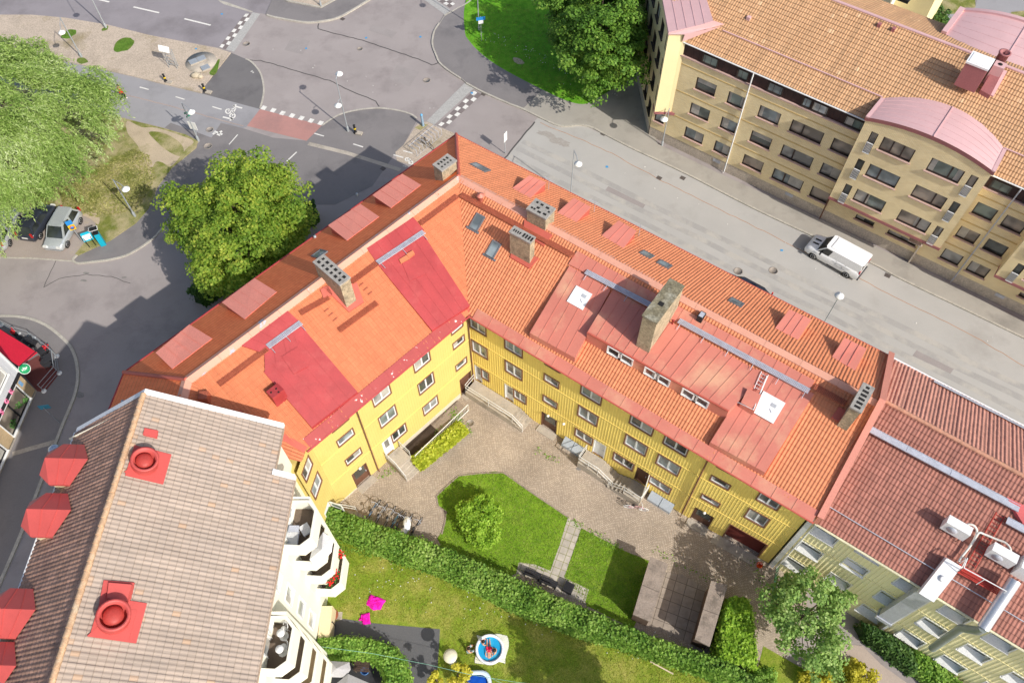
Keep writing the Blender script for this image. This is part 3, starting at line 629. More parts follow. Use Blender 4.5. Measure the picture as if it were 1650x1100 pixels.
# worn sett island between road and cycle path
ISL = [(-60, 24), (51, 24), (107, 29), (173, 40), (242, 57), (351, 78), (372, 85), (328, 140), (325, 150), (254, 133), (216, 123), (158, 110), (102, 98), (-60, 62)]
raised('traffic_island', ISL, 0.08, gravel_isl)
for pts in ([(99, 57), (108, 48), (121, 47), (122, 54), (112, 63), (101, 62)], [(183, 76), (192, 66), (209, 61), (215, 68), (206, 80), (188, 83)], [(163, 47), (176, 43), (172, 50)], [(122, 98), (133, 93), (143, 98), (132, 102)], [(339, 118), (350, 100), (356, 97), (352, 112), (345, 120)]):
    sheet('grass_patch', spline([(x+rnd.uniform(-2, 2), y+rnd.uniform(-1.5, 1.5)) for x, y in spline(pts, 2, True)], 2, True), 0.088, tuft_green, 'stuff')
well = MB(); c0 = g(324, 100, 0.09); well.lathe((c0.x, c0.y, 0.0), [(1.55, 0), (1.55, 0.1), (0, 0.1)], 28); structure('well_surround', well, concrete)
# cycle path and footpath
sheet('cycle_path', [(-60, 62), (102, 98), (158, 110), (216, 123), (254, 133), (325, 151), (421, 176), (398, 204), (392, 207), (341, 221), (322, 227), (265, 206), (193, 188), (100, 165), (-60, 130)], 0.006, cycle_grey)
crack([(203, 153), (250, 165), (300, 178), (350, 192), (392, 203)], 0.12, 0.012, M('brick_line', A((176, 160, 152)), var=0.1, fine=0.3), 0.04, name='path_divider')
sheet('asphalt_patch', [(265, 206), (275, 198), (341, 222), (356, 198), (392, 207), (440, 222), (470, 226), (440, 300), (400, 340), (260, 300), (290, 262), (322, 228)], 0.008, asphalt_walk)
sheet('asphalt_quarter', [(372, 85), (400, 97), (413, 109), (421, 122), (425, 142), (423, 160), (419, 176), (325, 151), (328, 140)], 0.009, asphalt_dark)
kerb([(396, 95), (404, 99), (413, 108), (421, 121), (425, 142), (423, 160), (419, 174)], 0.16, 0.03, zg=0.02)
sheet('red_crossing', [(419, 176), (519, 202), (494, 227), (398, 203)], 0.011, red_asphalt)
sq = []
for cx, cy in ((425, 174), (440, 178), (455, 182.5), (470.5, 186.5), (485.5, 190.5), (501, 194.7), (516.5, 198.5)):
    sq.append([(cx-5.5, cy+1.8), (cx-1, cy-4), (cx+5.8, cy-2), (cx+1.2, cy+3.8)])
paint('crossing_squares', sq, white_paint, 0.016)
# dark pavement in front of the corner
H_ = [(519, 202), (542, 187), (565, 179.5), (593, 175), (616, 174.5), (644, 178.5), (662, 184), (671, 190), (671, 196), (650, 234), (635, 250), (600, 300), (540, 330), (440, 330), (440, 222), (494, 227)]
sheet('pavement', H_, 0.012, asphalt_walk)
kerb([(519, 202), (542, 187), (565, 179.5), (593, 175), (616, 174.5), (644, 178.5), (662, 184), (671, 190)], 0.16, 0.04, zg=0.02)
strip_b = MB(); strip(strip_b, [g2(497, 231.6), g2(560, 247), (g2(645, 274))], 0.42, 0.0, 0.018); structure('gutter_strip', strip_b, concrete)
sheet('sett_corner', [(687, 196), (718, 209), (740, 218), (760, 232), (700, 275), (640, 260), (637, 245), (650, 234), (672, 200)], 0.016, gravel_isl)
sheet('grass_patch', [(668, 206), (680, 199), (690, 201), (678, 210)], 0.02, dry_grass, 'stuff')
# eastern pavements
PAV = [(697, 66), (700, 50), (708, 37), (716, 25), (756, 2), (775, -40), (900, -40), (1060, 100), (1029, 150), (1060, 232), (1160, 280), (1350, 366), (1530, 457), (2200, 800), (2200, 814), (1650, 543.5), (1459, 452), (1398, 420), (1230, 342.5), (1105, 279), (1021, 239.5), (973, 215), (956, 206), (940, 201.5), (927, 201.5), (914, 202.5), (894, 200), (843, 175.6), (820, 166.7), (777, 147.6), (751, 133.6), (742, 126), (722, 113), (708, 100.5), (702, 86.5), (698, 76)]
raised('pavement', PAV, 0.1, pave_light)
sheet('pavement_dark', [(698, 66), (701, 50), (709, 38), (717, 26), (757, 3), (775, -40), (900, -40), (880, 130), (873, 146), (844, 174), (820, 165.5), (777, 146.6), (752, 133), (743, 125.5), (723, 112), (709, 99.5), (703, 86), (699, 76)], 0.105, asphalt_walk)
kerb([(708, 37), (700, 50), (696.5, 66), (698, 77), (702, 87), (708, 100.5), (722, 113), (742, 126)], 0.16, 0.13)
kerb([(716, 25), (736, 14), (757, 2), (775, -20)], 0.16, 0.12)
kerb([(751, 133.6), (777, 147.6), (820, 166.7), (843, 175.6), (894, 200), (914, 202.8), (927, 201.5), (940, 201.5), (956, 206), (973, 215), (1021, 239.5), (1105, 279), (1230, 342.5), (1398, 420), (1459, 452), (1650, 543.5), (2200, 812)], 0.17, 0.13)
GR = spline([(768, -40), (749, 8), (749, 51), (756, 66), (776, 87), (810, 111), (873, 144), (912, 162), (937, 168), (952, 165)], 4)+[(1029, 118), (1075, 80), (1100, 20), (1120, -40)]
sheet('park_grass', GR, 0.11, lawn_park, 'stuff')
sheet('bare_patch', spline([(827, 93), (838, 95), (845, 102), (838, 104), (829, 100)], 4, True), 0.115, dirt)
# far north corner pavement
raised('pavement', [(438, -30), (438, 0), (428, 23), (444, 28), (489, 35.5), (517, 34.5), (542, 29), (563, 19), (594, 0), (640, -30)], 0.1, asphalt_walk)
kerb([(430, 24), (444, 28), (489, 35.6), (517, 34.4), (542, 29.3), (563, 19), (594, 0), (620, -16)], 0.2, 0.13)
kerb([(455, -2), (464, 2.5), (490, 7.5), (517, 12.7)], 0.18, 0.2, smooth=False); kerb([(517, 12.7), (540, 0), (560, -12)], 0.18, 0.2, smooth=False)
raised('pavement_island', [(455, -2), (464, 2.5), (517, 12.7), (540, 0), (560, -12), (470, -20)], 0.14, gravel_isl)
sheet('kerb_verge', [(350, 0), (366, 4), (408, 19), (404, 20), (360, 7)], 0.012, granite)
# speed tables: grey sett band and white chequers
def table(band, cheq, n, m=2):
    sheet('sett_band', band, 0.014, M('sett_band', A((182, 180, 176)), var=0.08, scale=3, fine=0.2, fscale=8))
    a, b_, c, d = [Vector(q) for q in cheq]; qs = []        # a-b near end across, d-c far end
    sheet('table_ramp', cheq, 0.0125, M('ramp_dark', A((132, 122, 120)), var=0.1))
    for i in range(n):
        for j in range(m):
            if (i+j) % 2: continue
            f = lambda u, v: tuple((a.lerp(d, u)).lerp(b_.lerp(c, u), v))
            qs.append([f(i/n+.01, j/m+.03), f((i+1)/n-.01, j/m+.03), f((i+1)/n-.01, (j+1)/m-.03), f(i/n+.01, (j+1)/m-.03)])
    paint('chequer_marking', qs, white_paint, 0.018)
table([(364, 80), (377, 84), (419, 23), (407, 20)], [(352.5, 76.5), (364, 80), (408, 22.5), (396, 21.5)], 9)
table([(687.6, 195), (700, 201), (764, 142.5), (749, 133.6)], [(705, 202), (717, 207), (776, 153), (764, 145.5)], 9)
table([(672, -8), (690, -8), (726, 16.5), (717, 24)], [(690, -9), (706, -13), (734, 6.5), (725, 13)], 6)
# lane dashes and symbols
dash = MB()
for a, b_, wd in (((215, 11.5), (256.5, 21), .2), ((297, 30.5), (339.5, 41), .2), ((152, -2), (176, 3.5), .2), ((168, 125), (182.5, 129), .13), ((225, 140.5), (239.5, 144.5), .13), ((283, 156), (297.5, 160.5), .13), ((342, 172), (357, 176.5), .13), ((506.5, 215), (522, 219.5), .13), ((569, 232), (585, 237), .13), ((634, 249.5), (650, 254), .13), ((649, 267), (655, 269), .12), ((462, 260), (478, 245), .13), ((369, 233), (383, 217), .1)):
    q = line_quad(a, b_, wd, 0.02)
    dash.face(q if (q[1]-q[0]).cross(q[2]-q[1]).z > 0 else q[::-1])
structure('lane_marking', dash, white_paint)
def flat_strokes(name, strokes, wd, z, mat):
    b = MB()
    for s in strokes: strip(b, [g2(x, y, z) for x, y in s], wd, z-0.008, z)
    return structure(name, b, mat)
cir = lambda cx, cy, rx, ry, n=12: [(cx+rx*math.cos(i*2*PI/n), cy+ry*math.sin(i*2*PI/n)) for i in range(n+1)]
flat_strokes('bicycle_marking', [cir(367.5, 179.5, 4, 3.6), cir(377, 183.5, 4, 3.6) if False else cir(374.5, 186.5, 4.2, 3.7), cir(381, 178, 0.1, 0.1, 3), [(367.5, 179.5), (372, 177), (376, 181), (374.5, 186.5)], [(372, 177), (378, 174), (381, 178)], [(376, 181), (380, 175)]][:2] + [[(367.5, 179.5), (372, 177), (376, 181), (374.5, 186.5)], [(372, 177), (378, 174)], [(376, 181), (380, 175)]], 0.13, 0.02, white_paint)
flat_strokes('arrow_marking', [[(390, 174.5), (376, 170.5)], [(381, 169), (376, 170.5), (379, 174)]], 0.17, 0.02, white_paint)
flat_strokes('arrow_marking', [[(359, 188.5), (375, 192.5)], [(371, 189.5), (375, 192.5), (370, 194)]], 0.17, 0.02, white_paint)
flat_strokes('walker_marking', [[(345, 212), (352, 214), (358, 217)], [(352, 214), (358, 211.5)], [(347, 213.5), (343, 216.5)], [(350, 216), (355, 218)]], 0.22, 0.02, white_paint)
flat_strokes('bicycle_marking', [cir(656, 257, 3, 2.6), cir(662, 262, 3, 2.6), [(656, 257), (660, 256), (662, 262)], [(650, 243), (665, 247)]], 0.12, 0.024, white_paint)
flat_strokes('paint_mark', [[(404, 115), (409, 117)], [(406, 114), (408, 118)]], 0.1, 0.02, white_paint)
bl = MB()
for x, y in ((357, 22), (590, 60), (677, 58.5), (493, 77), (760, 149), (978.5, 268), (1260, 402), (316, 79)):
    c = g(x, y, 0.1); bl.prism([(c.x+rnd.uniform(.08, .18)*math.cos(a), c.y+rnd.uniform(.08, .18)*math.sin(a)) for a in [i*PI/4 for i in range(8)]], 0.09 if y < 79.5 and x < 320 else (0.01), 0.1 if y < 79.5 and x < 320 else 0.022)
structure('spray_mark', bl, blue_paint)
def cover(px, py, r, mat, z=0.02):
    b = MB(); c = g(px, py, 0); b.lathe((c.x, c.y, 0), [(r, 0), (r, z), (r*0.86, z), (r*0.86, z-0.006), (0, z-0.006)], 20); return structure('manhole_cover', b, mat)
for x, y, r in ((397, 71, .38), (401, 71, .1), (580, 79, .3), (687.5, 129.5, .38), (338, 209, .36), (335, 235.5, .4), (1189.5, 437, .38), (1246, 436, .38), (1273, 343, .26), (757.5, 681, .3)): cover(x, y, r, iron)
dr = MB()
for x, y in ((552, 31), (779, 152), (617, 272), (1430, 444), (972, 216), (1100, 287), (1062, 287)):
    c = g(x, y, 0.0); dr.box((c.x, c.y, 0.0), (0.45, 0.4, 0.022), math.radians(-36))
structure('drain_grate', dr, iron_dark)
pat = MB()
for q in ([(470, 60), (500, 66), (488, 88), (458, 81)], [(600, 40), (640, 52), (632, 62), (594, 49)], [(640, 105), (676, 116), (660, 140), (628, 128)], [(60, 560), (60, 561), (61, 561), (61, 560)], [(40, 440), (75, 436), (80, 448), (44, 452)], [(1480, 560), (1540, 590), (1530, 604), (1470, 573)], [(980, 300), (1040, 330), (1032, 342), (972, 311)]):
    P = [g(x, y, .0085) for x, y in q]; pat.face(P if (P[1]-P[0]).cross(P[2]-P[1]).z > 0 else P[::-1])
structure('asphalt_patch', pat, M('asphalt_repair', A((163, 155, 152)), var=.06, scale=.8, fine=.14, fscale=20))
for px, py, rx, ry in ((880, 216, 16, 5), (897, 226, 20, 6), (908, 233, 10, 4)):
    sheet('worn_patch', [(px+rx*rnd.uniform(.6, 1.2)*math.cos(i*PI/8), py+ry*rnd.uniform(.6, 1.2)*math.sin(i*PI/8)+.5*rx*.4*math.cos(i*PI/8)) for i in range(16)], .0092+.0004*(px % 3), M('worn_asphalt', A((172, 166, 159)), var=.1, scale=2.5, fine=.15))
stn = MB()
for cx, cy, rx, ry in ((1060, 240, 6, 4), (128, 636, 9, 6), (135, 452, 6, 2), (139, 440, 5, 2), (200, 447, 5, 1.5), (838, 681, 5, 4), (933, 755, 5, 3)):
    stn.face([(p.x, p.y, 0.0105) for p in [g(cx+rx*rnd.uniform(.7, 1.1)*math.cos(i*PI/6), cy+ry*rnd.uniform(.7, 1.1)*math.sin(i*PI/6)) for i in range(12)]][::-1])
structure('oil_stain', stn, M('oil_stain', A((140, 136, 132)), var=0.12, scale=2, fine=0.2))
lit = MB()
for i in range(40):
    x, y = rnd.choice([(rnd.uniform(1000, 1640), 0), (rnd.uniform(430, 860), 1), (rnd.uniform(820, 1030), 2)])
    y = {0: lambda: 262+(x-1000)*0.49+rnd.uniform(-16, 30), 1: lambda: rnd.uniform(30, 190), 2: lambda: 128+(x-820)*0.2+rnd.uniform(-20, 20)}[y]()
    c = g(x, y, 0.1); k = rnd.uniform(.03, .075); lit.box((c.x, c.y, 0.013 if x > 1000 or x < 860 else 0.11), (k*1.6, k, 0.02), rnd.uniform(0, 3))
structure('litter', lit, white_paint, kind='stuff')
# west: path, parking bays, dry ground under the willow
sheet('parking_bays', [(-60, 330), (160, 340), (160, 420), (118, 420), (-60, 412)], 0.006, M('asphalt_bays', A((170, 158, 150)), var=0.08, scale=0.4, fine=0.14, stain=A((190, 172, 140)), stain_scale=0.5, stain_lo=0.55, stain_hi=0.75))
kerb([(0, 415), (50, 416), (118, 421)], 0.12, 0.02, smooth=False, zg=0.01)
sheet('footpath', [(280, 255), (300, 262), (318, 240), (345, 250), (300, 330), (264, 366), (249, 381), (229, 396), (204, 410), (178, 418), (153, 421), (125, 423), (116, 416), (160, 390), (219, 352), (245, 325), (262, 285)], 0.010, asphalt_walk)
kerb([(280, 345), (261, 368), (249, 382), (229, 397), (204, 411), (178, 418), (153, 421.5), (125, 424), (118, 418), (124, 411)], 0.16, 0.1, zg=0.05)
WG = [(-60, 110), (100, 165), (193, 189), (265, 207), (300, 217), (319, 227), (316, 238), (277, 270), (254, 300), (239, 336), (219, 359), (178, 387), (124, 412), (121, 409), (135, 392), (156, 368), (152, 352), (120, 342), (100, 337), (-60, 326)]
raised('grass_bank', WG, 0.06, dry_grass)
sheet('dirt_path', spline([(205, 195), (228, 205), (252, 206), (290, 218), (312, 228), (300, 240), (276, 268), (262, 262), (250, 262), (240, 285), (236, 265), (222, 235), (206, 215)], 4, True), 0.066, dirt)
sheet('bare_patch', spline([(127, 344), (150, 342), (160, 350), (158, 362), (145, 352)], 4, True), 0.066, dirt)
sheet('grass_patch', spline([(240, 213), (262, 214), (285, 226), (296, 240), (290, 252), (268, 242), (250, 226)], 4, True), 0.072, dry_grass, 'stuff')
# south-west corner pavement
SW = spline([(-40, 508), (0, 509), (25, 509.5), (51, 514), (76, 525), (99, 543), (114.5, 560), (123, 583), (125, 611), (120, 636), (112, 657), (99, 688), (84, 728), (68, 770), (51, 815), (25, 880), (-10, 960)], 4)
raised('pavement', SW+[(-60, 960)], 0.1, asphalt_walk)
kerb([(-40, 508), (0, 509), (25, 509.5), (51, 514), (76, 525), (99, 543), (114.5, 560), (123, 583), (125, 611), (120, 636), (112, 657), (99, 688), (84, 728), (68, 770), (51, 815), (25, 880), (-10, 960)], 0.22, 0.12)
b = MB(); strip(b, [g2(20, 731, .11), g2(50, 722, .11), g2(90, 711, .11)], 0.35, 0.06, 0.112); structure('sett_strip', b, concrete)
# ------------------------------------------------------------------ courtyard and gardens
sheet('courtyard', [(470, 880), (533, 825), (600, 758), (740, 600), (900, 660), (1300, 880), (1300, 1000), (1215, 1150), (1130, 1130), (1000, 1020), (700, 930), (520, 850)], 0.006, cobble)
LAWN1 = spline([(703, 799), (712, 790), (739, 766), (775, 762), (811, 761), (852, 790), (915, 832.5)], 3)+spline([(915, 833), (886, 920), (862, 912), (838, 907), (820, 930), (712, 880), (711, 858), (717, 840), (719, 824), (706, 815)], 2)
sheet('lawn', LAWN1, 0.03, lawn_green, 'stuff')
b = MB(); strip(b, [g2(x, y, .03) for x, y in [(712, 860), (717, 840), (719, 824), (706, 815), (703, 799), (712, 790), (739, 766), (775, 762), (811, 761), (852, 790), (915, 832.5)]], 0.1, 0.0, 0.05); structure('lawn_edging', b, concrete_dk)
sheet('lawn', [(937, 850.5), (973, 869.6), (1006, 887), (1046, 903), (1046, 960), (1020, 1012), (945, 975), (943, 962), (948, 949), (909, 930)], 0.03, lawn_green, 'stuff')
sheet('garden_path', [(915.5, 833), (937, 848.5), (909, 929.5), (887, 919.5)], 0.028, flag_path)
sheet('bench_terrace', [(836, 905), (862, 909), (889, 920), (909, 929.5), (948.7, 949), (942, 972), (832, 922)], 0.036, flag_path)
sheet('lawn', [(250, 1700), (470, 900), (524, 850), (600, 880), (700, 912), (800, 958), (900, 1000), (1000, 1034), (1120, 1074), (1230, 1118), (1420, 1200), (1800, 1700)], 0.008, lawn_garden, 'stuff')
sheet('garden_asphalt', [(512, 1012), (552, 996), (598, 1003), (709, 1013), (703, 1110), (500, 1110)], 0.014, M('asphalt_garden', A((104, 104, 106)), var=0.08, scale=0.4, fine=0.14))
sheet('lawn', [(1200, 1160), (1230, 1040), (1300, 1080), (1360, 1060), (1400, 1100), (1500, 1160)], 0.012, lawn_garden, 'stuff')
sheet('garden_walk', [(1338, 1048), (1350, 1035), (1390, 1040), (1420, 1070), (1490, 1120), (1430, 1130), (1400, 1095), (1375, 1072)], 0.02, M('walk_pink', A((190, 174, 162)), var=0.05, scale=0.6, fine=0.1, fscale=18))
# ------------------------------------------------------------------ the yellow corner house
def drop(rf, P): return P - Vector((0, 0, (P-rf.o).dot(rf.n)/rf.n.z))
def lifted(rf, px, py, hv): return rf.hit(px, py, hv*rf.n.z)
def lifted_(rf, px, py, hv): return lifted(rf, px, py, hv+(.05 if hv < .3 else 0))
def plate(name, rf, quad, mat, parent, seams=0, sh=0.035, under=0.06, vert=False):
    """sheet-metal roof piece: four photo points with their height over the tiles; seams run from edge 0-1 to edge 3-2"""
    T = [lifted_(rf, x, y, h) for x, y, h in quad]; return plate3(name, rf, T, mat, parent, seams, sh, under)
def plate3(name, rf, T, mat, parent, seams=0, sh=0.035, under=0.06):
    mb = MB(); plate_into(mb, rf, T, seams, sh, under)
    return mb.obj(name, mat, parent)
def plate_into(mb, rf, T, seams=0, sh=0.035, under=0.06, mi=0):
    B = [drop(rf, p)-Vector((0, 0, under)) for p in T]
    Tt, Bb = list(T), list(B)
    if (Tt[1]-Tt[0]).cross(Tt[2]-Tt[1]).z < 0: Tt, Bb = Tt[::-1], Bb[::-1]
    mb.hexa(Bb, Tt, mi)
    for i in range(1, seams):
        f = i/seams; a = T[0].lerp(T[1], f); c = T[3].lerp(T[2], f); d = (T[1]-T[0]).normalized()*0.03
        mb.obox(a-d/2-Vector((0, 0, .01)), d, c-a, Vector((0, 0, sh)), mi)
def isect(p, d, q, e):
    k = d.x*e.y-d.y*e.x; t = ((q.x-p.x)*e.y-(q.y-p.y)*e.x)/k; return p+d*t
V2 = lambda p: Vector((p[0], p[1]))
Cc, Kk, Ee, La = V2((-2.8, 29.55)), V2((11.45, 19.15)), V2((16.65, 15.75)), V2((-11.95, 20.25))
YR, YR2, YL, Y3 = Wall(Cc, Kk), Wall(Kk, Ee), Wall(La, Cc), Wall((-12.35, 18.2), La)
ZE, ZR, ZS = 9.88, 13.6, 9.9
S0, S1, T0 = V2(g(735, 217, ZS)), V2(g(1430, 572, ZS)), V2(g(200, 600, ZS))
RA, RB, RM = V2(g(739, 284, ZR)), V2(g(1370, 622, ZR)), V2(g(300, 611, ZR))
ov = 0.42
Ce = isect(Cc+YR.n*ov, YR.u, Cc+YL.n*ov, YL.u); Ke = Kk+YR.n*ov; Eev = Ee+YR2.n*ov+YR2.u*0.25
RE = isect(RA, (RB-RA), S1, (Eev-S1))                       # ridge meets the party wall
Lev = isect(La+YL.n*ov, YL.u, La+Y3.n*.08, Y3.u)
v3 = lambda p, z: Vector((p.x, p.y, z))
H1 = thing('apartment_house', 'yellow corner apartment house with orange tiled and red metal roof around the courtyard', 'apartment house', (3, 34, 0))
RC = Roof(v3(Cc+YR.n*ov, ZE), v3(Ke, ZE), v3(RA, ZR)); RS = Roof(v3(S1, ZS), v3(S0, ZS), v3(RA, ZR))
LC = Roof(v3(La+YL.n*ov, ZE), v3(Cc+YL.n*ov, ZE), v3(RA, ZR)); LS = Roof(v3(S0, ZS), v3(T0, ZS), v3(RA, ZR))
T3w = T0+V2((-.6, -6.0)); RM2 = RM+V2((-.1, -3.2)); E3 = V2((-12.0, 19.0))
TW = Roof(v3(T0, ZS), v3(T3w, ZS), v3(RM, ZR)); TE = Roof(v3(V2((-12.15, 18.9)), ZE), v3(Lev, ZE), v3(RM, ZR))
st = lambda rf, P: rf.st(P)
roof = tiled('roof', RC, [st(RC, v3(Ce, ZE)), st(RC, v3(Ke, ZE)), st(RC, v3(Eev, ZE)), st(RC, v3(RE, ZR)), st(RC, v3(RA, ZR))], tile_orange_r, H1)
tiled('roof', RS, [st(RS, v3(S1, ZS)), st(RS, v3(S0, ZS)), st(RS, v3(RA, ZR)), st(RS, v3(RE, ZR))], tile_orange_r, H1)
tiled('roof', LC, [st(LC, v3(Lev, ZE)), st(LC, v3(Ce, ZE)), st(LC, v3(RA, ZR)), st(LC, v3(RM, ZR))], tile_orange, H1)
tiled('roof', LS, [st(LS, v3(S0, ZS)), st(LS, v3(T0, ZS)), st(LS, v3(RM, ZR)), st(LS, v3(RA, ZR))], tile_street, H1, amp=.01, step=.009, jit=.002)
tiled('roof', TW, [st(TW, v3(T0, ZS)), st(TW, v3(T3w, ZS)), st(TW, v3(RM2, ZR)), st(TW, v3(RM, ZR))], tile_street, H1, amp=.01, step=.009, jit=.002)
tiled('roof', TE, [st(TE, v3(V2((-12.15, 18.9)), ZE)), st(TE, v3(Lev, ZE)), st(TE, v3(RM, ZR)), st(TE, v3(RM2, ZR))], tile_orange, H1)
# solid body behind the facades
b = MB(); ins = lambda p, n, k: p-n*k
body = [ins(Cc, YR.n, .3)-YL.n*.3, ins(Kk, YR.n, .3), ins(Ee, YR2.n, .3), S1+V2((-.3, -.55)), S0+V2((0, -.75)), T0+V2((.7, .1)), T3w+V2((.6, 0)), V2((-12.6, 18.4)), V2((-12.3, 20.2))]
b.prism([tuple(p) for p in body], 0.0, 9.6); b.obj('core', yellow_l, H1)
# --- facades with their openings
WIN_R = []
def col(wl, s0, s1, rows, kind='double', pane=None, store=None): 
    for z0, z1 in rows: store.append((wl, s0, s1, z0, z1, kind))
R3 = [(7.75, 9.05), (4.78, 6.12), (1.72, 2.9)]
hR, hR2, hL, h3 = [], [], [], []
for s0, s1 in ((0.06, 1.32), (2.93, 4.24), (8.83, 10.24), (12.42, 13.92), (14.8, 16.3)): col(YR, s0, s1, R3[:2], store=hR)
STR = [(8.72, 9.08), (6.68, 7.45), (3.85, 4.6)]
col(YR, 6.08, 7.14, STR, 'single', store=hR); col(YR2, 0.58, 1.72, [(8.72, 9.08), (6.68, 7.35), (3.82, 4.4)], 'single', store=hR2)
hR += [(YR, 0.75, 1.32, 1.72, 2.85, 'single'), (YR, 3.6, 4.6, 1.75, 2.85, 'double'), (YR, 8.83, 10.15, 1.75, 2.78, 'double'), (YR, 11.93, 13.4, 1.72, 2.75, 'double'), (YR, 14.75, 16.25, 1.65, 2.6, 'double')]
col(YR2, 3.4, 4.62, [(7.42, 8.75), (4.5, 5.88)], store=hR2)
col(YL, 4.68, 6.0, R3[:2], store=hL); col(YL, 8.12, 9.4, R3[:2], store=hL); hL.append((YL, 8.12, 9.4, 1.75, 2.88, 'double')); hL.append((YL, 5.2, 6.4, 1.75, 2.88, 'double'))
col(YL, 1.56, 2.74, [(8.75, 9.05), (6.68, 7.45), (3.85, 4.6)], 'single', store=hL); col(YL, 11.45, 12.4, [(8.5, 8.95), (6.7, 7.35), (3.85, 4.5)], 'single', store=hL)
h3 = [(Y3, 0.35, 1.45, 7.9, 9.05, 'double'), (Y3, 0.3, 1.5, 5.3, 6.6, 'double')]
DOORS = [(YR, 0.06, 0.72, 0.75, 2.85), (YR, 2.75, 3.57, 0.75, 2.85), (YR, 5.98, 7.28, 0.0, 2.15), (YR, 10.27, 11.25, 0.8, 2.85), (YR, 13.7, 14.6, 0.75, 2.75), (YR2, 0.52, 1.88, 0.0, 2.1), (YL, 1.52, 2.8, 0.0, 2.25), (YL, 4.32, 5.12, 0.75, 2.88), (YL, 11.6, 12.75, 0.0, 2.3), (Y3, 0.3, 1.15, 0.6, 2.7)]
PASS = (YR2, 2.98, 5.44, 0.0, 2.42)
def holes(wl, store): return [(q[1], q[2], q[3], q[4]) for q in store if q[0] is wl]+[q[1:5] for q in DOORS if q[0] is wl]+([PASS[1:5]] if wl is YR2 else [])
for wl, store in ((YR, hR), (YR2, hR2), (YL, hL), (Y3, h3)):
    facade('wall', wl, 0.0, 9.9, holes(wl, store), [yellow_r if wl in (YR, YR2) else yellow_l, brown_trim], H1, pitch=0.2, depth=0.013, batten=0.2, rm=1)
panes = [gl_dark, gl_grey, gl_green, gl_sky, gl_light, gl_tan]
rw = random.Random(3)
for store in (hR, hR2, hL, h3):
    for (wl, s0, s1, z0, z1, kind) in store:
        pn = gl_light if (wl is YL and abs(s0-8.12) < .01 and z0 < 2) else rw.choice([gl_dark, gl_grey, gl_green, gl_dark, gl_sky])
        window(wl, s0, s1, z0, z1, H1, kind, casing=brown_trim, frame=white_frame, pane=pn, depth=0.06)
# string courses
b = MB()
for wl in (YR, YR2, YL):
    for z in (3.2, 6.3):
        segs = [(0, wl.len)]
        if wl is YR2 and z == 3.2: pass
        for a, c in segs: b.obox(wl.pt(a, z, 0), wl.u.to_3d()*(c-a), wl.n.to_3d()*0.035, (0, 0, 0.05))
b.obj('string_course', yellow_trim, H1)
b = MB()
for a, c in ((0.0, 1.5), (5.2, 11.5)): b.obox(YL.pt(a, 0, 0), YL.u.to_3d()*(c-a), YL.n.to_3d()*0.05, (0, 0, 0.45 if a > 1 else .1))
b.obj('plinth', plinth_w, H1)
def door(wl, s0, s1, z0, z1, mat, leaf=True, glass=None, name='door', d=-0.1):
    b = MB(); w_ = s1-s0
    for a, c, e, f in ((0, .08, 0, z1-z0), (w_-.08, w_, 0, z1-z0), (.08, w_-.08, z1-z0-.08, z1-z0)): b.obox(wl.pt(s0+a, z0+e, d-.02), wl.u.to_3d()*(c-a), wl.n.to_3d()*0.1, (0, 0, f-e))
    if leaf: b.obox(wl.pt(s0+.08, z0, d-.05), wl.u.to_3d()*(w_-.16), wl.n.to_3d()*0.05, (0, 0, z1-z0-.08))
    o = b.obj(name, mat, H1)
    if glass:
        p = MB(); p.obox(wl.pt(s0+.22, z0+.9, d-.01), wl.u.to_3d()*(w_-.44), wl.n.to_3d()*0.02, (0, 0, z1-z0-1.15)); p.obj('pane', glass, o)
    k = MB(); k.obox(wl.pt(s1-.2, z0+1.0, d), wl.u.to_3d()*.05, wl.n.to_3d()*0.07, (0, 0, .12)); k.obj('handle', gang_grey, o)
    return o
for i, q in enumerate(DOORS):
    white = i in (0, 1, 3, 7, 9)
    door(*q, white_frame if white else door_brown, True, gl_grey if i in (0, 1, 7) else (gl_dark if i in (2, 5, 6) else None), d=-0.08 if white else -0.13)
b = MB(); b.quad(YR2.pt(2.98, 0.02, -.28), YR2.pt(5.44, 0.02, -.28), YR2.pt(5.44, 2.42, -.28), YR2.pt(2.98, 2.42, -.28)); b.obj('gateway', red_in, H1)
b = MB()
for a, c, e, f in ((2.9, 2.98, 0, 2.5), (5.44, 5.52, 0, 2.5), (2.98, 5.44, 2.42, 2.5)): b.obox(YR2.pt(a, e, -.1), YR2.u.to_3d()*(c-a), YR2.n.to_3d()*0.14, (0, 0, f-e))
b.obj('gateway_frame', brown_trim, H1)
# open white door leaves
def leaf(hinge, ang, wd, z0, ht, glass=True):
    b = MB(); d = Vector((math.cos(ang), math.sin(ang), 0)); q = Vector((-d.y, d.x, 0)); h = Vector((hinge.x, hinge.y, z0))
    if glass:
        for a, c, e, f in ((0, .1, 0, ht), (wd-.1, wd, 0, ht), (.1, wd-.1, 0, .75), (.1, wd-.1, ht-.1, ht), (.1, wd-.1, .75+(ht-.85)*.48, .75+(ht-.85)*.55)): b.obox(h+d*a+Vector((0, 0, e)), d*(c-a), q*.05, (0, 0, f-e))
    else: b.obox(h, d*wd, q*.05, (0, 0, ht))
    o = b.obj('door_leaf', white_frame, H1)
    if glass: p = MB(); p.obox(h+d*.1+q*.015+Vector((0, 0, .75)), d*(wd-.2), q*.02, (0, 0, ht-.85)); p.obj('pane', gl_sky, o)
leaf(YR.pt(14.62, 0, 0.05), YR.rz-math.radians(75), 0.95, 0.78, 1.95)
leaf(Y3.pt(1.15, 0, 0.06), math.radians(-20), 0.9, 0.62, 2.0)
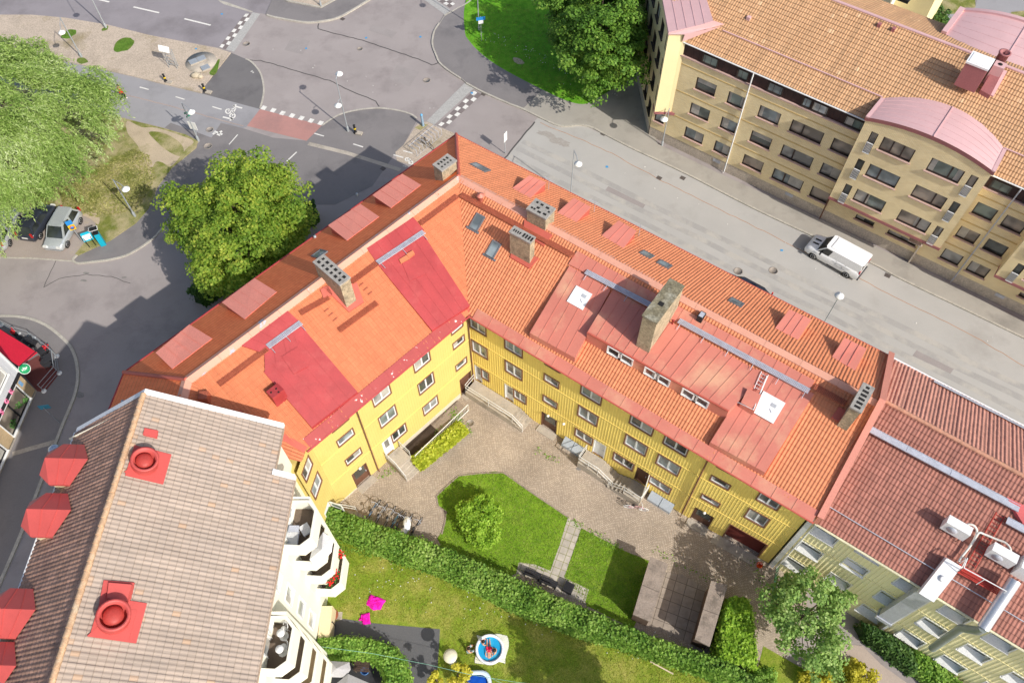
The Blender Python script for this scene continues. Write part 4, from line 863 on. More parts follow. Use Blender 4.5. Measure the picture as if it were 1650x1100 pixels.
# steps, ramps and railings
rail_white = M('rail_white', (.7, .69, .66), rough=.5, var=.08)
def rail(pts, parent, h=0.95, mat=None, name='railing', posts=True, bars=(1.0, 0.55), every=0):
    b = MB(); P = [Vector(p) for p in pts]
    for f in bars: b.tube([p+Vector((0, 0, h*f)) for p in P], 0.03, 5)
    if every:
        for i in range(len(P)-1):
            n = max(1, int((P[i+1]-P[i]).length/every))
            for j in range(n+1):
                q = P[i].lerp(P[i+1], j/n); b.tube([q, q+Vector((0, 0, h))], 0.012, 4)
    else:
        for p in P: b.tube([p, p+Vector((0, 0, h))], 0.022, 5)
    return b.obj(name, mat or rail_white, parent)
def stoop(wl, s0, s1, d0, z, steps, dirn, parent):
    """landing along the wall with steps at one end: dirn +1/-1 along s, 0 outward"""
    b = MB(); u, n = wl.u.to_3d(), wl.n.to_3d()
    b.obox(wl.pt(s0, 0, 0.05), u*(s1-s0), n*d0, (0, 0, z))
    for i in range(steps):
        zz = z*(steps-i)/(steps+1)
        if dirn > 0: b.obox(wl.pt(s1+i*.3, 0, .05), u*.3, n*d0, (0, 0, zz))
        elif dirn < 0: b.obox(wl.pt(s0-(i+1)*.3, 0, .05), u*.3, n*d0, (0, 0, zz))
        else: b.obox(wl.pt(s0, 0, .05+d0+i*.3), u*(s1-s0), n*.3, (0, 0, zz))
    o = b.obj('doorstep', concrete, parent); e = steps*.3
    if dirn > 0: rail([wl.pt(s0, z, d0), wl.pt((s0+s1)/2, z, d0), wl.pt(s1, z, d0), wl.pt(s1+e, .05, d0)], o); rail([wl.pt(s0, z, .15), wl.pt(s0, z, d0)], o)
    elif dirn < 0: rail([wl.pt(s1, z, .15), wl.pt(s1, z, d0)], o); rail([wl.pt(s1, z, d0), wl.pt(s0, z, d0), wl.pt(s0-e, .05, d0)], o)
    else: rail([wl.pt(s0, z, .15), wl.pt(s0, z, d0), wl.pt(s0, .05, d0+e)], o); rail([wl.pt(s1, z, .15), wl.pt(s1, z, d0)], o)
    return o
stoop(YR, 0.1, 4.3, 1.25, 0.72, 3, 1, H1); stoop(YR, 9.9, 11.5, 1.2, 0.78, 4, 1, H1); stoop(YR, 13.65, 14.9, 1.3, 0.72, 4, -1, H1)
stoop(YL, 4.25, 5.5, 1.25, 0.72, 3, 0, H1); stoop(Y3, 0.0, 1.5, 1.5, 0.55, 2, 0, H1)
for wl, s0, s1 in ((YR, 5.9, 7.4), (YR2, 0.45, 1.95), (YL, 1.45, 2.9), (YL, 11.55, 12.8)): b = MB(); b.obox(wl.pt(s0, 0, .02), wl.u.to_3d()*(s1-s0), wl.n.to_3d()*.55, (0, 0, .07)); b.obj('threshold', concrete, H1)
b = MB(); b.obox(YR2.pt(2.4, 0, .02), YR2.u.to_3d()*3.4, YR2.n.to_3d()*.7, (0, 0, .03)); b.obj('threshold', concrete, H1)
bluegrey = M('light_well', (0.42, 0.46, 0.50), rough=0.5, var=0.08)
for s0, s1 in ((8.1, 9.75), (15.15, 16.95)):
    b = MB()
    for k in range(2):
        a = s0+(s1-s0)*k/2; P = [YR.pt(a, .05, .04), YR.pt(a+(s1-s0)/2-.04, .05, .04)]
        b.hexa([YR.pt(a, 0, .04), YR.pt(a, 0, .55), YR.pt(a+(s1-s0)/2-.04, 0, .55), YR.pt(a+(s1-s0)/2-.04, 0, .04)][::-1], [YR.pt(a, .75, .04), YR.pt(a, .32, .55), YR.pt(a+(s1-s0)/2-.04, .32, .55), YR.pt(a+(s1-s0)/2-.04, .75, .04)][::-1])
    b.obj('light_well_cover', bluegrey, H1)
# basement stairwell behind the slatted railing
b = MB(); wl = YL
P = [wl.pt(5.7, .02, .06), wl.pt(11.0, .02, .06), wl.pt(11.0, .02, 1.25), wl.pt(5.7, .02, 1.45)]; b.face(P[::-1]); b.obj('stairwell_shade_sheet', M('well_shade', A((74, 62, 54)), var=0.2, scale=2, fine=0.2), H1)  # flat sheet at ground level; dark colour stands in for shade in the well
b = MB()
for i in range(9): b.obox(wl.pt(8.4+i*.3, 0, .1), wl.u.to_3d()*.3, wl.n.to_3d()*1.15, (0, 0, .025+.0*i+.012*(i % 2)))
b.obj('stair_flight', concrete_dk, H1)
rail([wl.pt(5.72, .02, 1.5), wl.pt(11.1, .02, 1.3)], H1, 0.95, white_frame, 'stairwell_railing', every=0.14, bars=(1.0, .1))
# eaves: sheet-metal band, gutter, down pipes
def band(rf, s0, s1, t0, t1, mat, name='eaves_band', h=0.07):
    b = MB(); slab(b, rf, s0, s1, t0, t1, h, h, 0, seams=1.2, sh=0.025); return b.obj(name, mat, H1)
sC = st(RC, v3(Ce, ZE))[0]; sK = st(RC, v3(Ke, ZE))[0]; sE = st(RC, v3(Eev, ZE))[0]
band(RC, sC+.35, sE-.1, -0.12, 0.6, metal_salmon); lC = st(LC, v3(Ce, ZE))[0]; lA = st(LC, v3(Lev, ZE))[0]
band(LC, lA+.3, lC-.35, -0.12, 0.6, metal_redp)
def gutter(pts, mat, r=0.075):
    b = MB(); b.tube(pts, r, 7); return b.obj('gutter', mat, H1)
gutter([RC.pt(sC, -.1, .0), RC.pt(sK, -.1, .0), RC.pt(sE, -.1, .0)], metal_fl); gutter([LC.pt(lA, -.1, 0), LC.pt(lC, -.1, 0)], metal_red)
gutter([v3(S0, ZS), v3(S1, ZS)], metal_fl); gutter([v3(S0, ZS), v3(T0, ZS), v3(T3w, ZS)], metal_red)
def pipe(wl, s, z1, mat, d=.1):
    b = MB(); b.tube([wl.pt(s, z1+.1, d+.28), wl.pt(s, z1-.25, d), wl.pt(s, .35, d), wl.pt(s, .1, d+.15)], .05, 6); return b.obj('down_pipe', mat, H1)
pipe(YR, YR.len-.05, 9.65, brown_trim); pipe(YL, 3.4, 9.65, brown_trim); pipe(YL, YL.len-.2, 9.65, brown_trim)
# --- ridges, hips, valley, party-wall parapet
def capstrip(name, a, b_, wd, z0, th, mat, n=None):
    mb = MB(); d = (b_-a).normalized(); q = d.cross(Vector((0, 0, 1))).normalized()*wd/2
    L_ = (b_-a).length; k = max(1, int(L_/2.2))
    mb.obox(a-q+Vector((0, 0, z0)), b_-a, q*2, (0, 0, th))
    for i in range(1, k): mb.obox(a+d*(L_*i/k)-q+Vector((0, 0, z0+th-.01)), d*.03, q*2, (0, 0, .02))
    return mb.obj(name, mat, H1)
def ridgecap(A_, B_, r1, r2, mat, wd=.36, h=.06):
    """two folded sheets lying on the slopes either side of the ridge, with a joint every two metres"""
    mb = MB(); up = Vector((0, 0, h)); d = (B_-A_).normalized(); Lr = (B_-A_).length; k = max(1, int(Lr/2.1))
    for rf in (r1, r2):
        dn = -rf.v*wd
        for i in range(k):
            p, q_ = A_+d*(Lr*i/k)+up, A_+d*(Lr*(i+1)/k-.012)+up; f = [p, q_, q_+dn, p+dn]
            mb.face(f if (f[1]-f[0]).cross(f[2]-f[1]).z > 0 else f[::-1]); f = [p+dn, q_+dn, q_+dn-up*1.6, p+dn-up*1.6]; mb.face(f)
    return mb.obj('ridge_cap', mat, H1)
ridge_l = M('ridge_cap_patched', (0.72, 0.36, 0.255), rough=0.6, var=0.07, scale=0.7, fine=0.06, stain=(0.44, 0.45, 0.5), stain_scale=.9, stain_lo=.62, stain_hi=.64)
ridgecap(v3(RA, ZR), v3(RE, ZR), RC, RS, ridge_cap); ridgecap(v3(RA, ZR), v3(RM, ZR), LC, LS, ridge_l); ridgecap(v3(RM, ZR), v3(RM2, ZR), TE, TW, ridge_cap)
def hipcap(name, a, b_, r, mat):
    mb = MB(); mb.tube([a, b_], r, 8, sm=True); return mb.obj(name, mat, H1)
hipcap('hip_cap', v3(S0, ZS+.05), v3(RA, ZR+.0), .13, metal_fl); hipcap('hip_cap', v3(T0, ZS+.05), v3(RM, ZR), .13, metal_fl)
mb = MB(); a, c = v3(Ce, ZE+.05), v3(RA, ZR-.2); q = Vector((.2, 0, 0)); mb.face([a-q, a+q, c+q, c-q]); o = mb.obj('valley_gutter', metal_fl, H1)
mb = MB(); a, c = v3(Lev, ZE+.1), v3(RM, ZR-.1); q = (c-a).cross(Vector((0, 0, 1))).normalized()*.2; mb.face([a-q, a+q, c+q, c-q][::-1]); mb.obj('valley_gutter', metal_fl, H1)
mb = MB(); pd = (Eev-S1).normalized(); pq = V2((-pd.y, pd.x))
E9, S9 = Eev+pd*.12, S1-pd*.1
for p, q, z0, z1 in ((S9, RE, ZS, ZR), (RE, E9, ZR, ZE)):
    for w0, w1, dz0, dz1 in ((.0, .24, -.6, .28), (-.05, .3, .28, .33)):
        B = [v3(p+pq*w0, z0+dz0), v3(p+pq*w1, z0+dz0), v3(q+pq*w1, z1+dz0), v3(q+pq*w0, z1+dz0)]; T = [x+Vector((0, 0, dz1-dz0)) for x in B]
        if (B[1]-B[0]).cross(B[2]-B[1]).z < 0: B, T = B[::-1], T[::-1]
        mb.hexa(B, T)
mb.obj('parapet', M('sheet_parapet', (0.68, 0.27, 0.2), rough=0.5, var=0.05, spec=0.4), H1)
# --- sheet-metal roof fields
plate('metal_roof', RC, [(917.5, 428, .08), (984, 466, .08), (926.5, 576.5, .55), (853.5, 536, .55)], metal_salmon, H1, 5)
T = [lifted(RC, 988, 466, .12), lifted(RC, 1232, 603, .12), lifted(RC, 1174, 662.5, 1.0), lifted(RC, 946, 535.5, 1.0)]
big = plate3('roof_dormer', RC, T, metal_salmon, H1, 15)
fl, fr = T[3], T[2]; dv = (T[0]-T[3]).normalized()
mb = MB(); edge = Vector((0, 0, .05)); out = Vector((YR.n.x, YR.n.y, 0))
mb.obox(fl-out*.05-Vector((0, 0, .04)), fr-fl, out*.09, (0, 0, .09)); mb.obj('dormer_eaves', metal_fl, big)
FW = Wall((fl.x, fl.y), (fr.x, fr.y))
for cx, cy in ((991, 563), (1009, 574), (1051, 598), (1068, 608), (1112, 633), (1130, 643)):
    s, z = FW.at(cx, cy, .03); window(FW, s-.47, s+.47, fl.z-.78, fl.z-.12, big, 'single', off=.03, casing=white_frame, frame=white_frame, pane=gl_sky, depth=.03, tw=0.03)
plate('metal_roof', RC, [(1219, 594, .08), (1312, 634, .08), (1233, 761, .5), (1144.5, 712, .5)], metal_salmon, H1, 6)
plate('metal_roof', RC, [(930, 404, .07), (1313, 613, .07), (1302, 633, .08), (916, 425, .08)], metal_salmon, H1, 21)
plate('metal_roof', LC, [(604, 420, .07), (676, 368, .07), (757, 492, .2), (696, 532, .2)], metal_red, H1, 5)
plate('metal_roof', LC, [(591, 400, .06), (666, 350, .06), (683, 370, .08), (608, 424, .08)], metal_red, H1, 5)
plate('metal_roof', LC, [(411, 581, .08), (507, 545, .08), (576, 631, .3), (502, 688, .3)], metal_red, H1, 5) if False else None
plate('metal_roof', LC, [(425, 599, .08), (489, 520, .08) if False else (494, 535, .08), (576, 631, .25), (502, 688, .25)], metal_red, H1, 5)
plate('metal_roof', LC, [(388, 556, .06), (463, 500, .06), (487, 522, .08), (425, 569, .08)], metal_red, H1, 5)
plate('metal_roof', LC, [(426, 569, .075), (487, 523, .075), (495, 536, .085), (427, 600, .085)], metal_red, H1, 4)
# raised sheet panels on the red fields
plate('roof_panel', LC, [(648, 424, .14), (671, 413, .14), (687, 441, .16), (660, 452, .16)], metal_red, H1)
plate('roof_panel', LC, [(454, 574, .14), (480, 558, .14), (497, 590, .2), (473, 602, .2)], metal_red, H1)
for q in ([(643, 418, .2), (656, 410, .2), (660, 416, .2), (646, 424, .2)], [(655, 409, .25), (665, 403, .25), (668, 408, .25), (659, 415, .25)]): plate('tile_patch', LC, q, tile_orange, H1)
# --- shed dormers on the street slopes
def shed(rf, quad, hv, seams, win=True):
    """quad: back pair then front pair in the photo; front lifted"""
    T = [lifted(rf, *quad[0], .04), lifted(rf, *quad[1], .04), lifted(rf, *quad[2], hv), lifted(rf, *quad[3], hv)]
    mb = MB(); c = sum(T, Vector())/4; ins = [c+(p-c)*.93 for p in T]
    for p in ins: p.z -= 0.05
    plate_into(mb, rf, ins, under=.1, mi=0)
    o = mb.obj('dormer', metal_fl, H1)
    mb = MB(); B = [p-Vector((0, 0, .05)) for p in T]; Tt = list(T)
    if (Tt[1]-Tt[0]).cross(Tt[2]-Tt[1]).z < 0: B, Tt = B[::-1], Tt[::-1]
    mb.hexa(B, Tt)
    for i in range(1, seams):
        f = i/seams; a = T[0].lerp(T[1], f); e = T[3].lerp(T[2], f); d = (T[1]-T[0]).normalized()*.03; mb.obox(a-d/2, d, e-a, (0, 0, .03))
    mb.obj('dormer_roof', metal_dormer if rf is RS else M('sheet_dormer_north_lightened', (.82, .29, .215), rough=.5, var=.05, scale=.5), o)  # left street slope: same sheet, lightened against the weak sun there
    f0, f1 = drop(rf, ins[3]), drop(rf, ins[2]); wl = Wall((f0.x, f0.y), (f1.x, f1.y))
    if wl.n.dot(Vector((-rf.v.x, -rf.v.y))) < 0: wl = Wall((f1.x, f1.y), (f0.x, f0.y))
    zz = ins[3].z
    window(wl, wl.len*.2, wl.len*.8, zz-hv*.78, zz-hv*.2, o, 'double', off=.02, casing=white_frame, frame=white_frame, pane=gl_dark, depth=.03, tw=.03)
    return o
for q in ([(854.5, 319.5), (825.5, 303), (853, 282.5), (880.5, 294)], [(928.5, 358), (898, 342.5), (924.5, 318.5), (952.5, 333.5)], [(1004.5, 400), (969, 379.5), (997, 355), (1026, 372)], [(1286, 547.5), (1249, 528.5), (1272, 498), (1307.5, 514.5)], [(1377.5, 597.5), (1340.5, 574.5), (1361, 543.5), (1396.5, 561.5)]): shed(RS, q, .85, 3)
for q in ([(678.5, 298), (630, 335), (600, 314.5), (648, 280)], [(611, 349), (559, 387.5), (528.5, 363), (580.5, 328.5)], [(446, 470), (394, 514), (357.5, 487), (410, 448)], [(342, 545), (277.5, 594), (250.5, 568), (305, 522.5)]): shed(LS, q, .85, 4)
# --- roof windows
def roof_window(rf, px, py, wd, ht, h=.1):
    s, t = rf.hst(px, py, h); mt = rf.mat(s, t, 0.0); b = MB()
    for a, c, e, f in ((-wd/2, wd/2, -ht/2, -ht/2+.1), (-wd/2, wd/2, ht/2-.1, ht/2), (-wd/2, -wd/2+.09, -ht/2+.1, ht/2-.1), (wd/2-.09, wd/2, -ht/2+.1, ht/2-.1)): b.obox((a, e, 0), (c-a, 0, 0), (0, f-e, 0), (0, 0, h))
    fm = b.obj('tmp', M('skylight_frame', (0.17, 0.17, 0.18), rough=.45, var=.08)); p = MB(); p.quad((-wd/2+.09, -ht/2+.1, h*.7), (wd/2-.09, -ht/2+.1, h*.7), (wd/2-.09, ht/2-.1, h*.7), (-wd/2+.09, ht/2-.1, h*.7)); pm = p.obj('tmp', gl_sky)
    me, mp = fm.data, pm.data; me.name = 'roof_window'; mp.name = 'pane'
    for o in (fm, pm): bpy.data.objects.remove(o)
    o = put('roof_window', me, H1, mt); put('pane', mp, o, mt); return o
for px, py, wd, ht in ((774, 268.5, 1.3, .85), (1043, 409, .85, .8), (1071, 424.5, .85, .8), (1187, 486, .9, .8)): roof_window(RS, px, py, wd, ht)
for px, py in ((768, 358), (794, 402)): roof_window(RC, px, py, .7, 1.15)
roof_window(LS, 514, 408, .8, 1.1)
b = MB()
for rf, px, py in ((RC, 762, 370), (RC, 789, 414)):
    s, t = rf.hst(px, py, .05); b.obox(rf.pt(s-.5, t-.1, .05), rf.u*1.0, rf.v*.14, rf.n*.05)
b.obj('snow_hook', M('skylight_frame', (0.17, 0.17, 0.18)), H1)
# --- white roof hatches
def hatch(rf, px, py, wd, hv, zlift):
    P = lifted(rf, px, py, zlift); n = Vector((rf.n.x*.8, rf.n.y*.8, rf.n.z)).normalized(); u = rf.u; v = n.cross(u); c = P; mb = MB(); mb.obox(c-u*wd*.42-v*wd*.42-n*(zlift+.15), u*wd*.84, v*wd*.84, n*(zlift+.14)); o = mb.obj('roof_hatch', metal_fl, H1)
    lid = MB()
    lid.obox(c-u*wd/2-v*wd/2, u*wd, v*wd, n*.09); lo = lid.obj('lid', white_met, o)
    h = MB(); h.tube([c+u*.12+n*.1-v*.05, c+u*.3+n*.1-v*.2], .025, 5); h.obj('handle', gang_grey, o)
    p = MB(); p.obox(c+u*.05+v*.12+n*.092, u*.3, v*.2, n*.02); p.obj('sticker', M('sticker_grey', (.45, .47, .5)), o)
hatch(RC, 934, 480, 1.15, .3, .22); hatch(RC, 1238, 656, 1.35, .3, .32)
# --- gangways
def gangway(rf, a, b_, mat, wd=.36, h=.28, posts=True, name='roof_gangway'):
    P, Q = lifted(rf, *a, h), lifted(rf, *b_, h); d = (Q-P).normalized(); Lg = (Q-P).length; q = Vector((0, 0, 1)).cross(d).normalized()
    mb = MB(); nb = int(Lg/.09)
    for e in (-wd/2, wd/2-.03): mb.obox(P+q*e-Vector((0, 0, .05)), d*Lg, q*.03, (0, 0, .06))
    for e in (-.09, .0, .09): mb.obox(P+q*(e-.02), d*Lg, q*.04, (0, 0, .012))
    for i in range(nb): mb.obox(P+d*(i*Lg/nb)-q*(wd/2-.03)-Vector((0, 0, .02)), d*.045, q*(wd-.06), (0, 0, .025))
    o = mb.obj(name, mat, H1)
    if posts:
        pb = MB(); k = max(2, int(Lg/1.5))
        for i in range(k+1):
            c = P+d*(Lg*(i+.1)/(k+.2)); c2 = drop(rf, c-Vector((rf.n.x, rf.n.y, 0)).normalized()*-.25); pb.tube([c, c2], .018, 4); pb.tube([c-Vector((0, 0, .06)), c-Vector((0, 0, .06))+Vector((rf.n.x, rf.n.y, 0)).normalized()*.5-Vector((0, 0, .2))], .018, 4)
        pb.obj('bracket', gang_grey if mat is gang_grey else gang_red, o)
    return o
gangway(RC, (944, 437), (1050, 492), gang_grey); gangway(RC, (1094, 516), (1304, 630), gang_grey)
gangway(LC, (608, 423), (683, 373), gang_grey); gangway(LC, (431, 558), (485, 519), gang_grey)
for rf, a, c in ((RC, (743, 313), (925, 412)), (RC, (1313, 622), (1363, 650)), (LC, (677, 360), (737, 315)), (LC, (566, 454), (607, 424)), (LC, (484, 504), (530, 478)), (LC, (546, 532), (608, 487)), (LC, (352, 619), (430, 561))): gangway(rf, a, c, gang_red, .4, .2, False)
b = MB()
for px, py in ((583, 459), (590, 466), (597, 473), (527, 500), (534, 507), (541, 515)):
    s, t = LC.hst(px, py, .08); b.obox(LC.pt(s-.16, t, .07), LC.u*.32, LC.v*.05, LC.n*.06)
b.obj('ladder_rung', gang_red, H1)
# roof ladder beside the right hatch
b = MB()
for e in (0, .42): b.tube([lifted(RC, 1227, 598, .18)+RC.u*e, lifted(RC, 1215, 626, .5)+RC.u*e], .022, 5)
for i in range(5): P = lifted(RC, 1227, 598, .18).lerp(lifted(RC, 1215, 626, .5), (i+.5)/5); b.tube([P, P+RC.u*.42], .018, 4)
b.obj('roof_ladder', white_met, H1)
b = MB(); P = lifted(RC, 1236, 605, .3); Q = lifted(RC, 1214, 660, .9); b.tube([P, Q, Q-RC.u*.9+Vector((0, 0, -.1)), Q-RC.u*1.2+Vector((0, 0, -.5))], .025, 5); b.obj('safety_rail', white_met, H1)
plate('roof_box', RC, [(1205, 625, .75), (1227, 636, .75), (1216, 662, .85), (1194, 648, .85)], metal_salmon, H1)
# --- chimneys
def chimney(px, py, ztop, wd, ln, h, rz, holes_, capmat=None, brick=None, flash=metal_fl, fsz=.25):
    c = g(px, py, ztop); b = MB(); b.box((c.x, c.y, ztop-h), (ln, wd, h-.12), rz); o = b.obj('chimney', brick or chim_brick, H1)
    cp = MB(); cp.box((c.x, c.y, ztop-.12), (ln+.1, wd+.1, .12), rz); cs, sn = math.cos(rz), math.sin(rz)
    cap = cp.obj('cap', capmat or chim_cap, o); k = MB()
    for x, y, sx, sy in holes_: k.box((c.x+x*ln*cs-y*wd*sn, c.y+x*ln*sn+y*wd*cs, ztop-.02), (sx, sy, .024), rz)
    if holes_: k.obj('flue', soot, o)
    return o
R36, L45 = YR.rz, YL.rz
def skirt(rf, quad, mat=metal_fl): return plate('flashing', rf, [(x, y, .09) for x, y in quad], mat, H1)
chimney(716.5, 261.5, 14.05, .82, 1.3, 1.7, L45, [(x, .2, .13, .2) for x in ()]+[(-.3+.2*i, .22, .13, .2) for i in range(4)]+[(-.3+.2*i, -.2, .13, .13) for i in range(4)])
chimney(871.5, 336, 14.55, 1.0, 1.42, 1.9, R36, [(-.33, .3, .16, .16), (-.08, .3, .2, .16), (.22, .28, .24, .16), (-.35, -.25, .15, .15), (-.12, -.05, .2, .16), (.05, -.3, .26, .16), (.32, -.25, .24, .16), (.4, .05, .14, .14), (-.22, -.25, .14, .14)])
chimney(841.5, 377.5, 14.4, .52, 1.52, 3.0, R36, [(-.4+.1*i, 0, .09, .2) for i in range(4)]+[(.08+.13*i, 0, .12, .32) for i in range(4)])
chimney(534, 434, 14.85, .74, 2.42, 3.0, L45+PI/2, [(-.4+.16*i, .22, .16+.06*(i % 2), .18) for i in range(6)]+[(-.4+.16*i, -.22, .16+.06*((i+1) % 2), .18) for i in range(6)])
chimney(1069.5, 483.5, 15.45, .88, 3.05, 3.6, R36+PI/2, [(-.1, 0, .3, .32)], capmat=chim_moss)
chimney(1390, 640, 14.7, .56, 1.75, 2.6, R36+PI/2, [(.4-.16*i, 0, .16, .34 if i else .2) for i in range(6)])
skirt(RC, [(826, 396), (868, 416), (853, 432), (822, 414)]); skirt(RC, [(845, 354), (890, 378), (876, 396), (842, 376)])
skirt(LC, [(517, 468), (536, 484), (582, 486), (572, 500)]) if False else skirt(LC, [(520, 462), (575, 455), (586, 486), (562, 502)])
plate('flashing', RC, [(1030, 545, .9), (1056, 548, .9), (1050, 562, .95), (1028, 551, .95)], metal_salmon, H1)
skirt(RC, [(1352, 655), (1375, 668), (1366, 688), (1340, 672)])
skirt(LC, [(516, 466), (528, 460), (536, 474), (522, 482)])
# vents, pipes and small boxes
def ventbox(rf, px, py, sx, sy, h, rz, mat, dots=True):
    P = lifted(rf, px, py, h); b = MB(); b.box((P.x, P.y, P.z-h-.4), (sx, sy, h+.4), rz); o = b.obj('vent_box', mat, H1)
    if dots:
        k = MB()
        for x, y in ((-.2, -.12), (.05, .12), (.22, -.1)): k.lathe((P.x+x, P.y+y, P.z), [(.06, -.02), (.06, .01), (0, .01)], 8)
        k.obj('flue', soot, o)
ventbox(LC, 443, 629, .8, .62, .9, L45, metal_red); ventbox(TE, 327, 636, .5, .5, .5, 0, gang_red, False)
b = MB(); P = lifted(RC, 774, 314, .5); b.lathe((P.x, P.y, P.z-.9), [(.16, 0), (.16, .8), (.26, .82), (.26, .86), (.0, 1.02)], 12); b.obj('vent_pipe', metal_salmon, H1)
b = MB(); P = lifted(RC, 1131, 507, .45); b.box((P.x, P.y, P.z-.45), (.34, .5, .45), R36); o = b.obj('vent_box', black_m, H1); k = MB(); k.box((P.x, P.y, P.z), (.26, .36, .03), R36); k.obj('lid', gang_grey, o)
b = MB(); P = lifted(RC, 1085, 516, .5); b.lathe((P.x, P.y, P.z-.5), [(.05, 0), (.05, .5), (.08, .5), (0, .56)], 8); b.obj('vent_pipe', metal_red, H1)
for rf, px, py in ((TW, 197, 646), (LS, 575, 312), (LS, 507, 380)):
    b = MB(); P = lifted(rf, px, py, .2); b.lathe((P.x, P.y, P.z-.2), [(.1, 0), (.1, .2), (0, .22)], 8); b.obj('vent_pipe', steel, H1)
# tv aerials by the street dormers
for px, py in ((884, 306), (957, 342), (1029, 380)):
    P = lifted(RS, px, py, 0); b = MB(); b.tube([P, P+Vector((0, 0, 1.1))], .018, 4)
    d = RS.u; b.tube([P+Vector((0, 0, 1.05))-d*.4, P+Vector((0, 0, 1.05))+d*.4], .012, 4)
    for i in range(5): q = P+Vector((0, 0, 1.05))+d*(-.36+.18*i); b.tube([q-RS.v*.22, q+RS.v*.22], .009, 4)
    b.obj('aerial', gang_grey, H1)
# wall lamps
for wl, s, z in ((YR, 6.6, 2.35), (YR, 7.9, 2.6), (YR2, 1.2, 2.3), (YL, 2.2, 2.45)):
    b = MB(); b.sphere(wl.pt(s, z, .14), .11, 8); b.obj('wall_lamp', globe, H1)
# ------------------------------------------------------------------ tan brick apartment block across the street
TA = V2((18.29, 51.60)); TU = Vector((math.cos(math.radians(-37.07)), math.sin(math.radians(-37.07))))
WT = Wall(TA, TA+TU*40)
H2 = thing('apartment_block', 'tan brick apartment block with dark windows and pink arched bay roofs across the street', 'apartment block', (28, 46, 0))
pt = WT.pt
b = MB(); b.prism([tuple(pt(s, 0, -d).xy) for s, d in ((-6.6, .35), (36, .35), (36, 14), (-1, 14))]+[(12.6, 70), (13.1, 57)][::1], 0.0, 10.6); b.obj('core', tan_render, H2)
RT = [(7.08, 8.25), (4.43, 5.6), (1.78, 2.93)]
ht = []
for s0, s1, k in ((-3.4, -1.58, 'single'), (-.44, .98, 'single'), (2.36, 4.2, 'single'), (5.18, 7.88, 'uneven'), (8.68, 10.3, 'single'), (19.95, 21.42, 'single'), (22.05, 23.54, 'single')):
    for z0, z1 in RT: ht.append((s0, s1, z0, z1, k))
for s0, s1 in ((12.83, 14.4), (15.6, 17.98), (26.2, 28.0)): ht.append((s0, s1, 1.72, 2.18, 'single'))
ht.append((-6.5, -5.55, 2.0, 3.0, 'single'))
facade('wall', WT, 1.1, 9.6, [h[:4] for h in ht], [tan_brick, dark_frame], H2, pitch=0, reveal=.16, s0=-6.8, s1=36, rm=1)
facade('plinth', WT, 0.0, 1.1, [], [plinth_t, plinth_t], H2, pitch=0, s0=-6.8, s1=36, off=-.03)
rt = random.Random(5)
for s0, s1, z0, z1, k in ht:
    window(WT, s0, s1, z0, z1, H2, k, casing=dark_frame, frame=dark_frame, pane=rt.choice([gl_tan, gl_grey, gl_green, gl_tan, gl_dark, gl_sky]), depth=.13, tw=0, sill=sill_pink)
# brick string courses
b = MB()
for z in (3.45, 6.1, 8.78): b.obox(pt(-5.3, z, 0), TU.to_3d()*41.3, WT.n.to_3d()*.02, (0, 0, .1))
b.obj('string_course', M('brick_course', (0.6, 0.43, 0.18), var=.1, scale=2), H2)
# dark attic strip under the eaves
facade('attic_strip', WT, 9.68, 10.82, [], [plum_panel, plum_panel], H2, pitch=.55, depth=.02, batten=.04, s0=-5.3, s1=10.45, off=-.04)
facade('attic_strip', WT, 9.68, 10.82, [], [plum_panel, plum_panel], H2, pitch=.55, depth=.02, batten=.04, s0=19.5, s1=23.85, off=-.04)
for s0, s1, k, pn in ((-3.34, -1.98, 'single', gl_green), (-.22, .74, 'single', gl_green), (2.46, 3.7, 'single', gl_sky), (5.4, 6.1, 'single', gl_sky), (6.2, 7.48, 'single', gl_light), (8.85, 10.3, 'single', gl_green), (19.9, 21.3, 'single', gl_green), (22.3, 23.5, 'single', gl_dark)):
    window(WT, s0, s1, 9.76, 10.6, H2, k, off=0.0, casing=dark_frame, frame=dark_frame, pane=pn, depth=.03, tw=.02)
b = MB()
for a, c in ((-5.3, 10.45), (19.5, 23.85)): b.obox(pt(a, 9.56, -.1), TU.to_3d()*(c-a), WT.n.to_3d()*.22, (0, 0, .1))
b.obj('strip_sill', sill_pink, H2)
# main roof
e0, e1 = pt(-5.4, 10.85, .04), pt(40, 10.85, .04)
RT1 = Roof(e0, e1, pt(0, 14.05, -7.1)); RT2 = Roof(pt(40, 10.85, -14.4), pt(-5.4, 10.85, -14.4), pt(0, 14.05, -7.1))
SP = lambda rf, s, z, d: rf.st(pt(s, z, d))
tiled('roof', RT1, [SP(RT1, -5.4, 10.85, .04), SP(RT1, 37, 10.85, .04), SP(RT1, 37, 14.05, -7.1), SP(RT1, -12, 14.05, -7.1), SP(RT1, -9.5, 12.6, -4)], tile_tan, H2, pitch=.21, amp=.032, course=.4, step=.035)
tiled('roof', RT2, [SP(RT2, 37, 10.85, -14.4), SP(RT2, -12, 10.85, -14.4), SP(RT2, -12, 14.05, -7.1), SP(RT2, 37, 14.05, -7.1)], tile_tan, H2, pitch=.21, amp=.032, course=.4, step=.035)
def bar3(name, pts, wd, th, mat, parent):
    mb = MB(); mb.tube(pts, wd, 6); return mb.obj(name, mat, parent)
bar3('ridge_cap', [pt(-12, 14.08, -7.1), pt(37, 14.08, -7.1)], .12, .1, pink_metal, H2)
for s0, s1 in ((-2.9, 10.4), (19.4, 24)): bar3('snow_rail', [RT1.pt(*SP(RT1, s0, 11.7, -1.9), .08), RT1.pt(*SP(RT1, s1, 11.7, -1.9), .08)], .05, .1, pink_metal, H2)
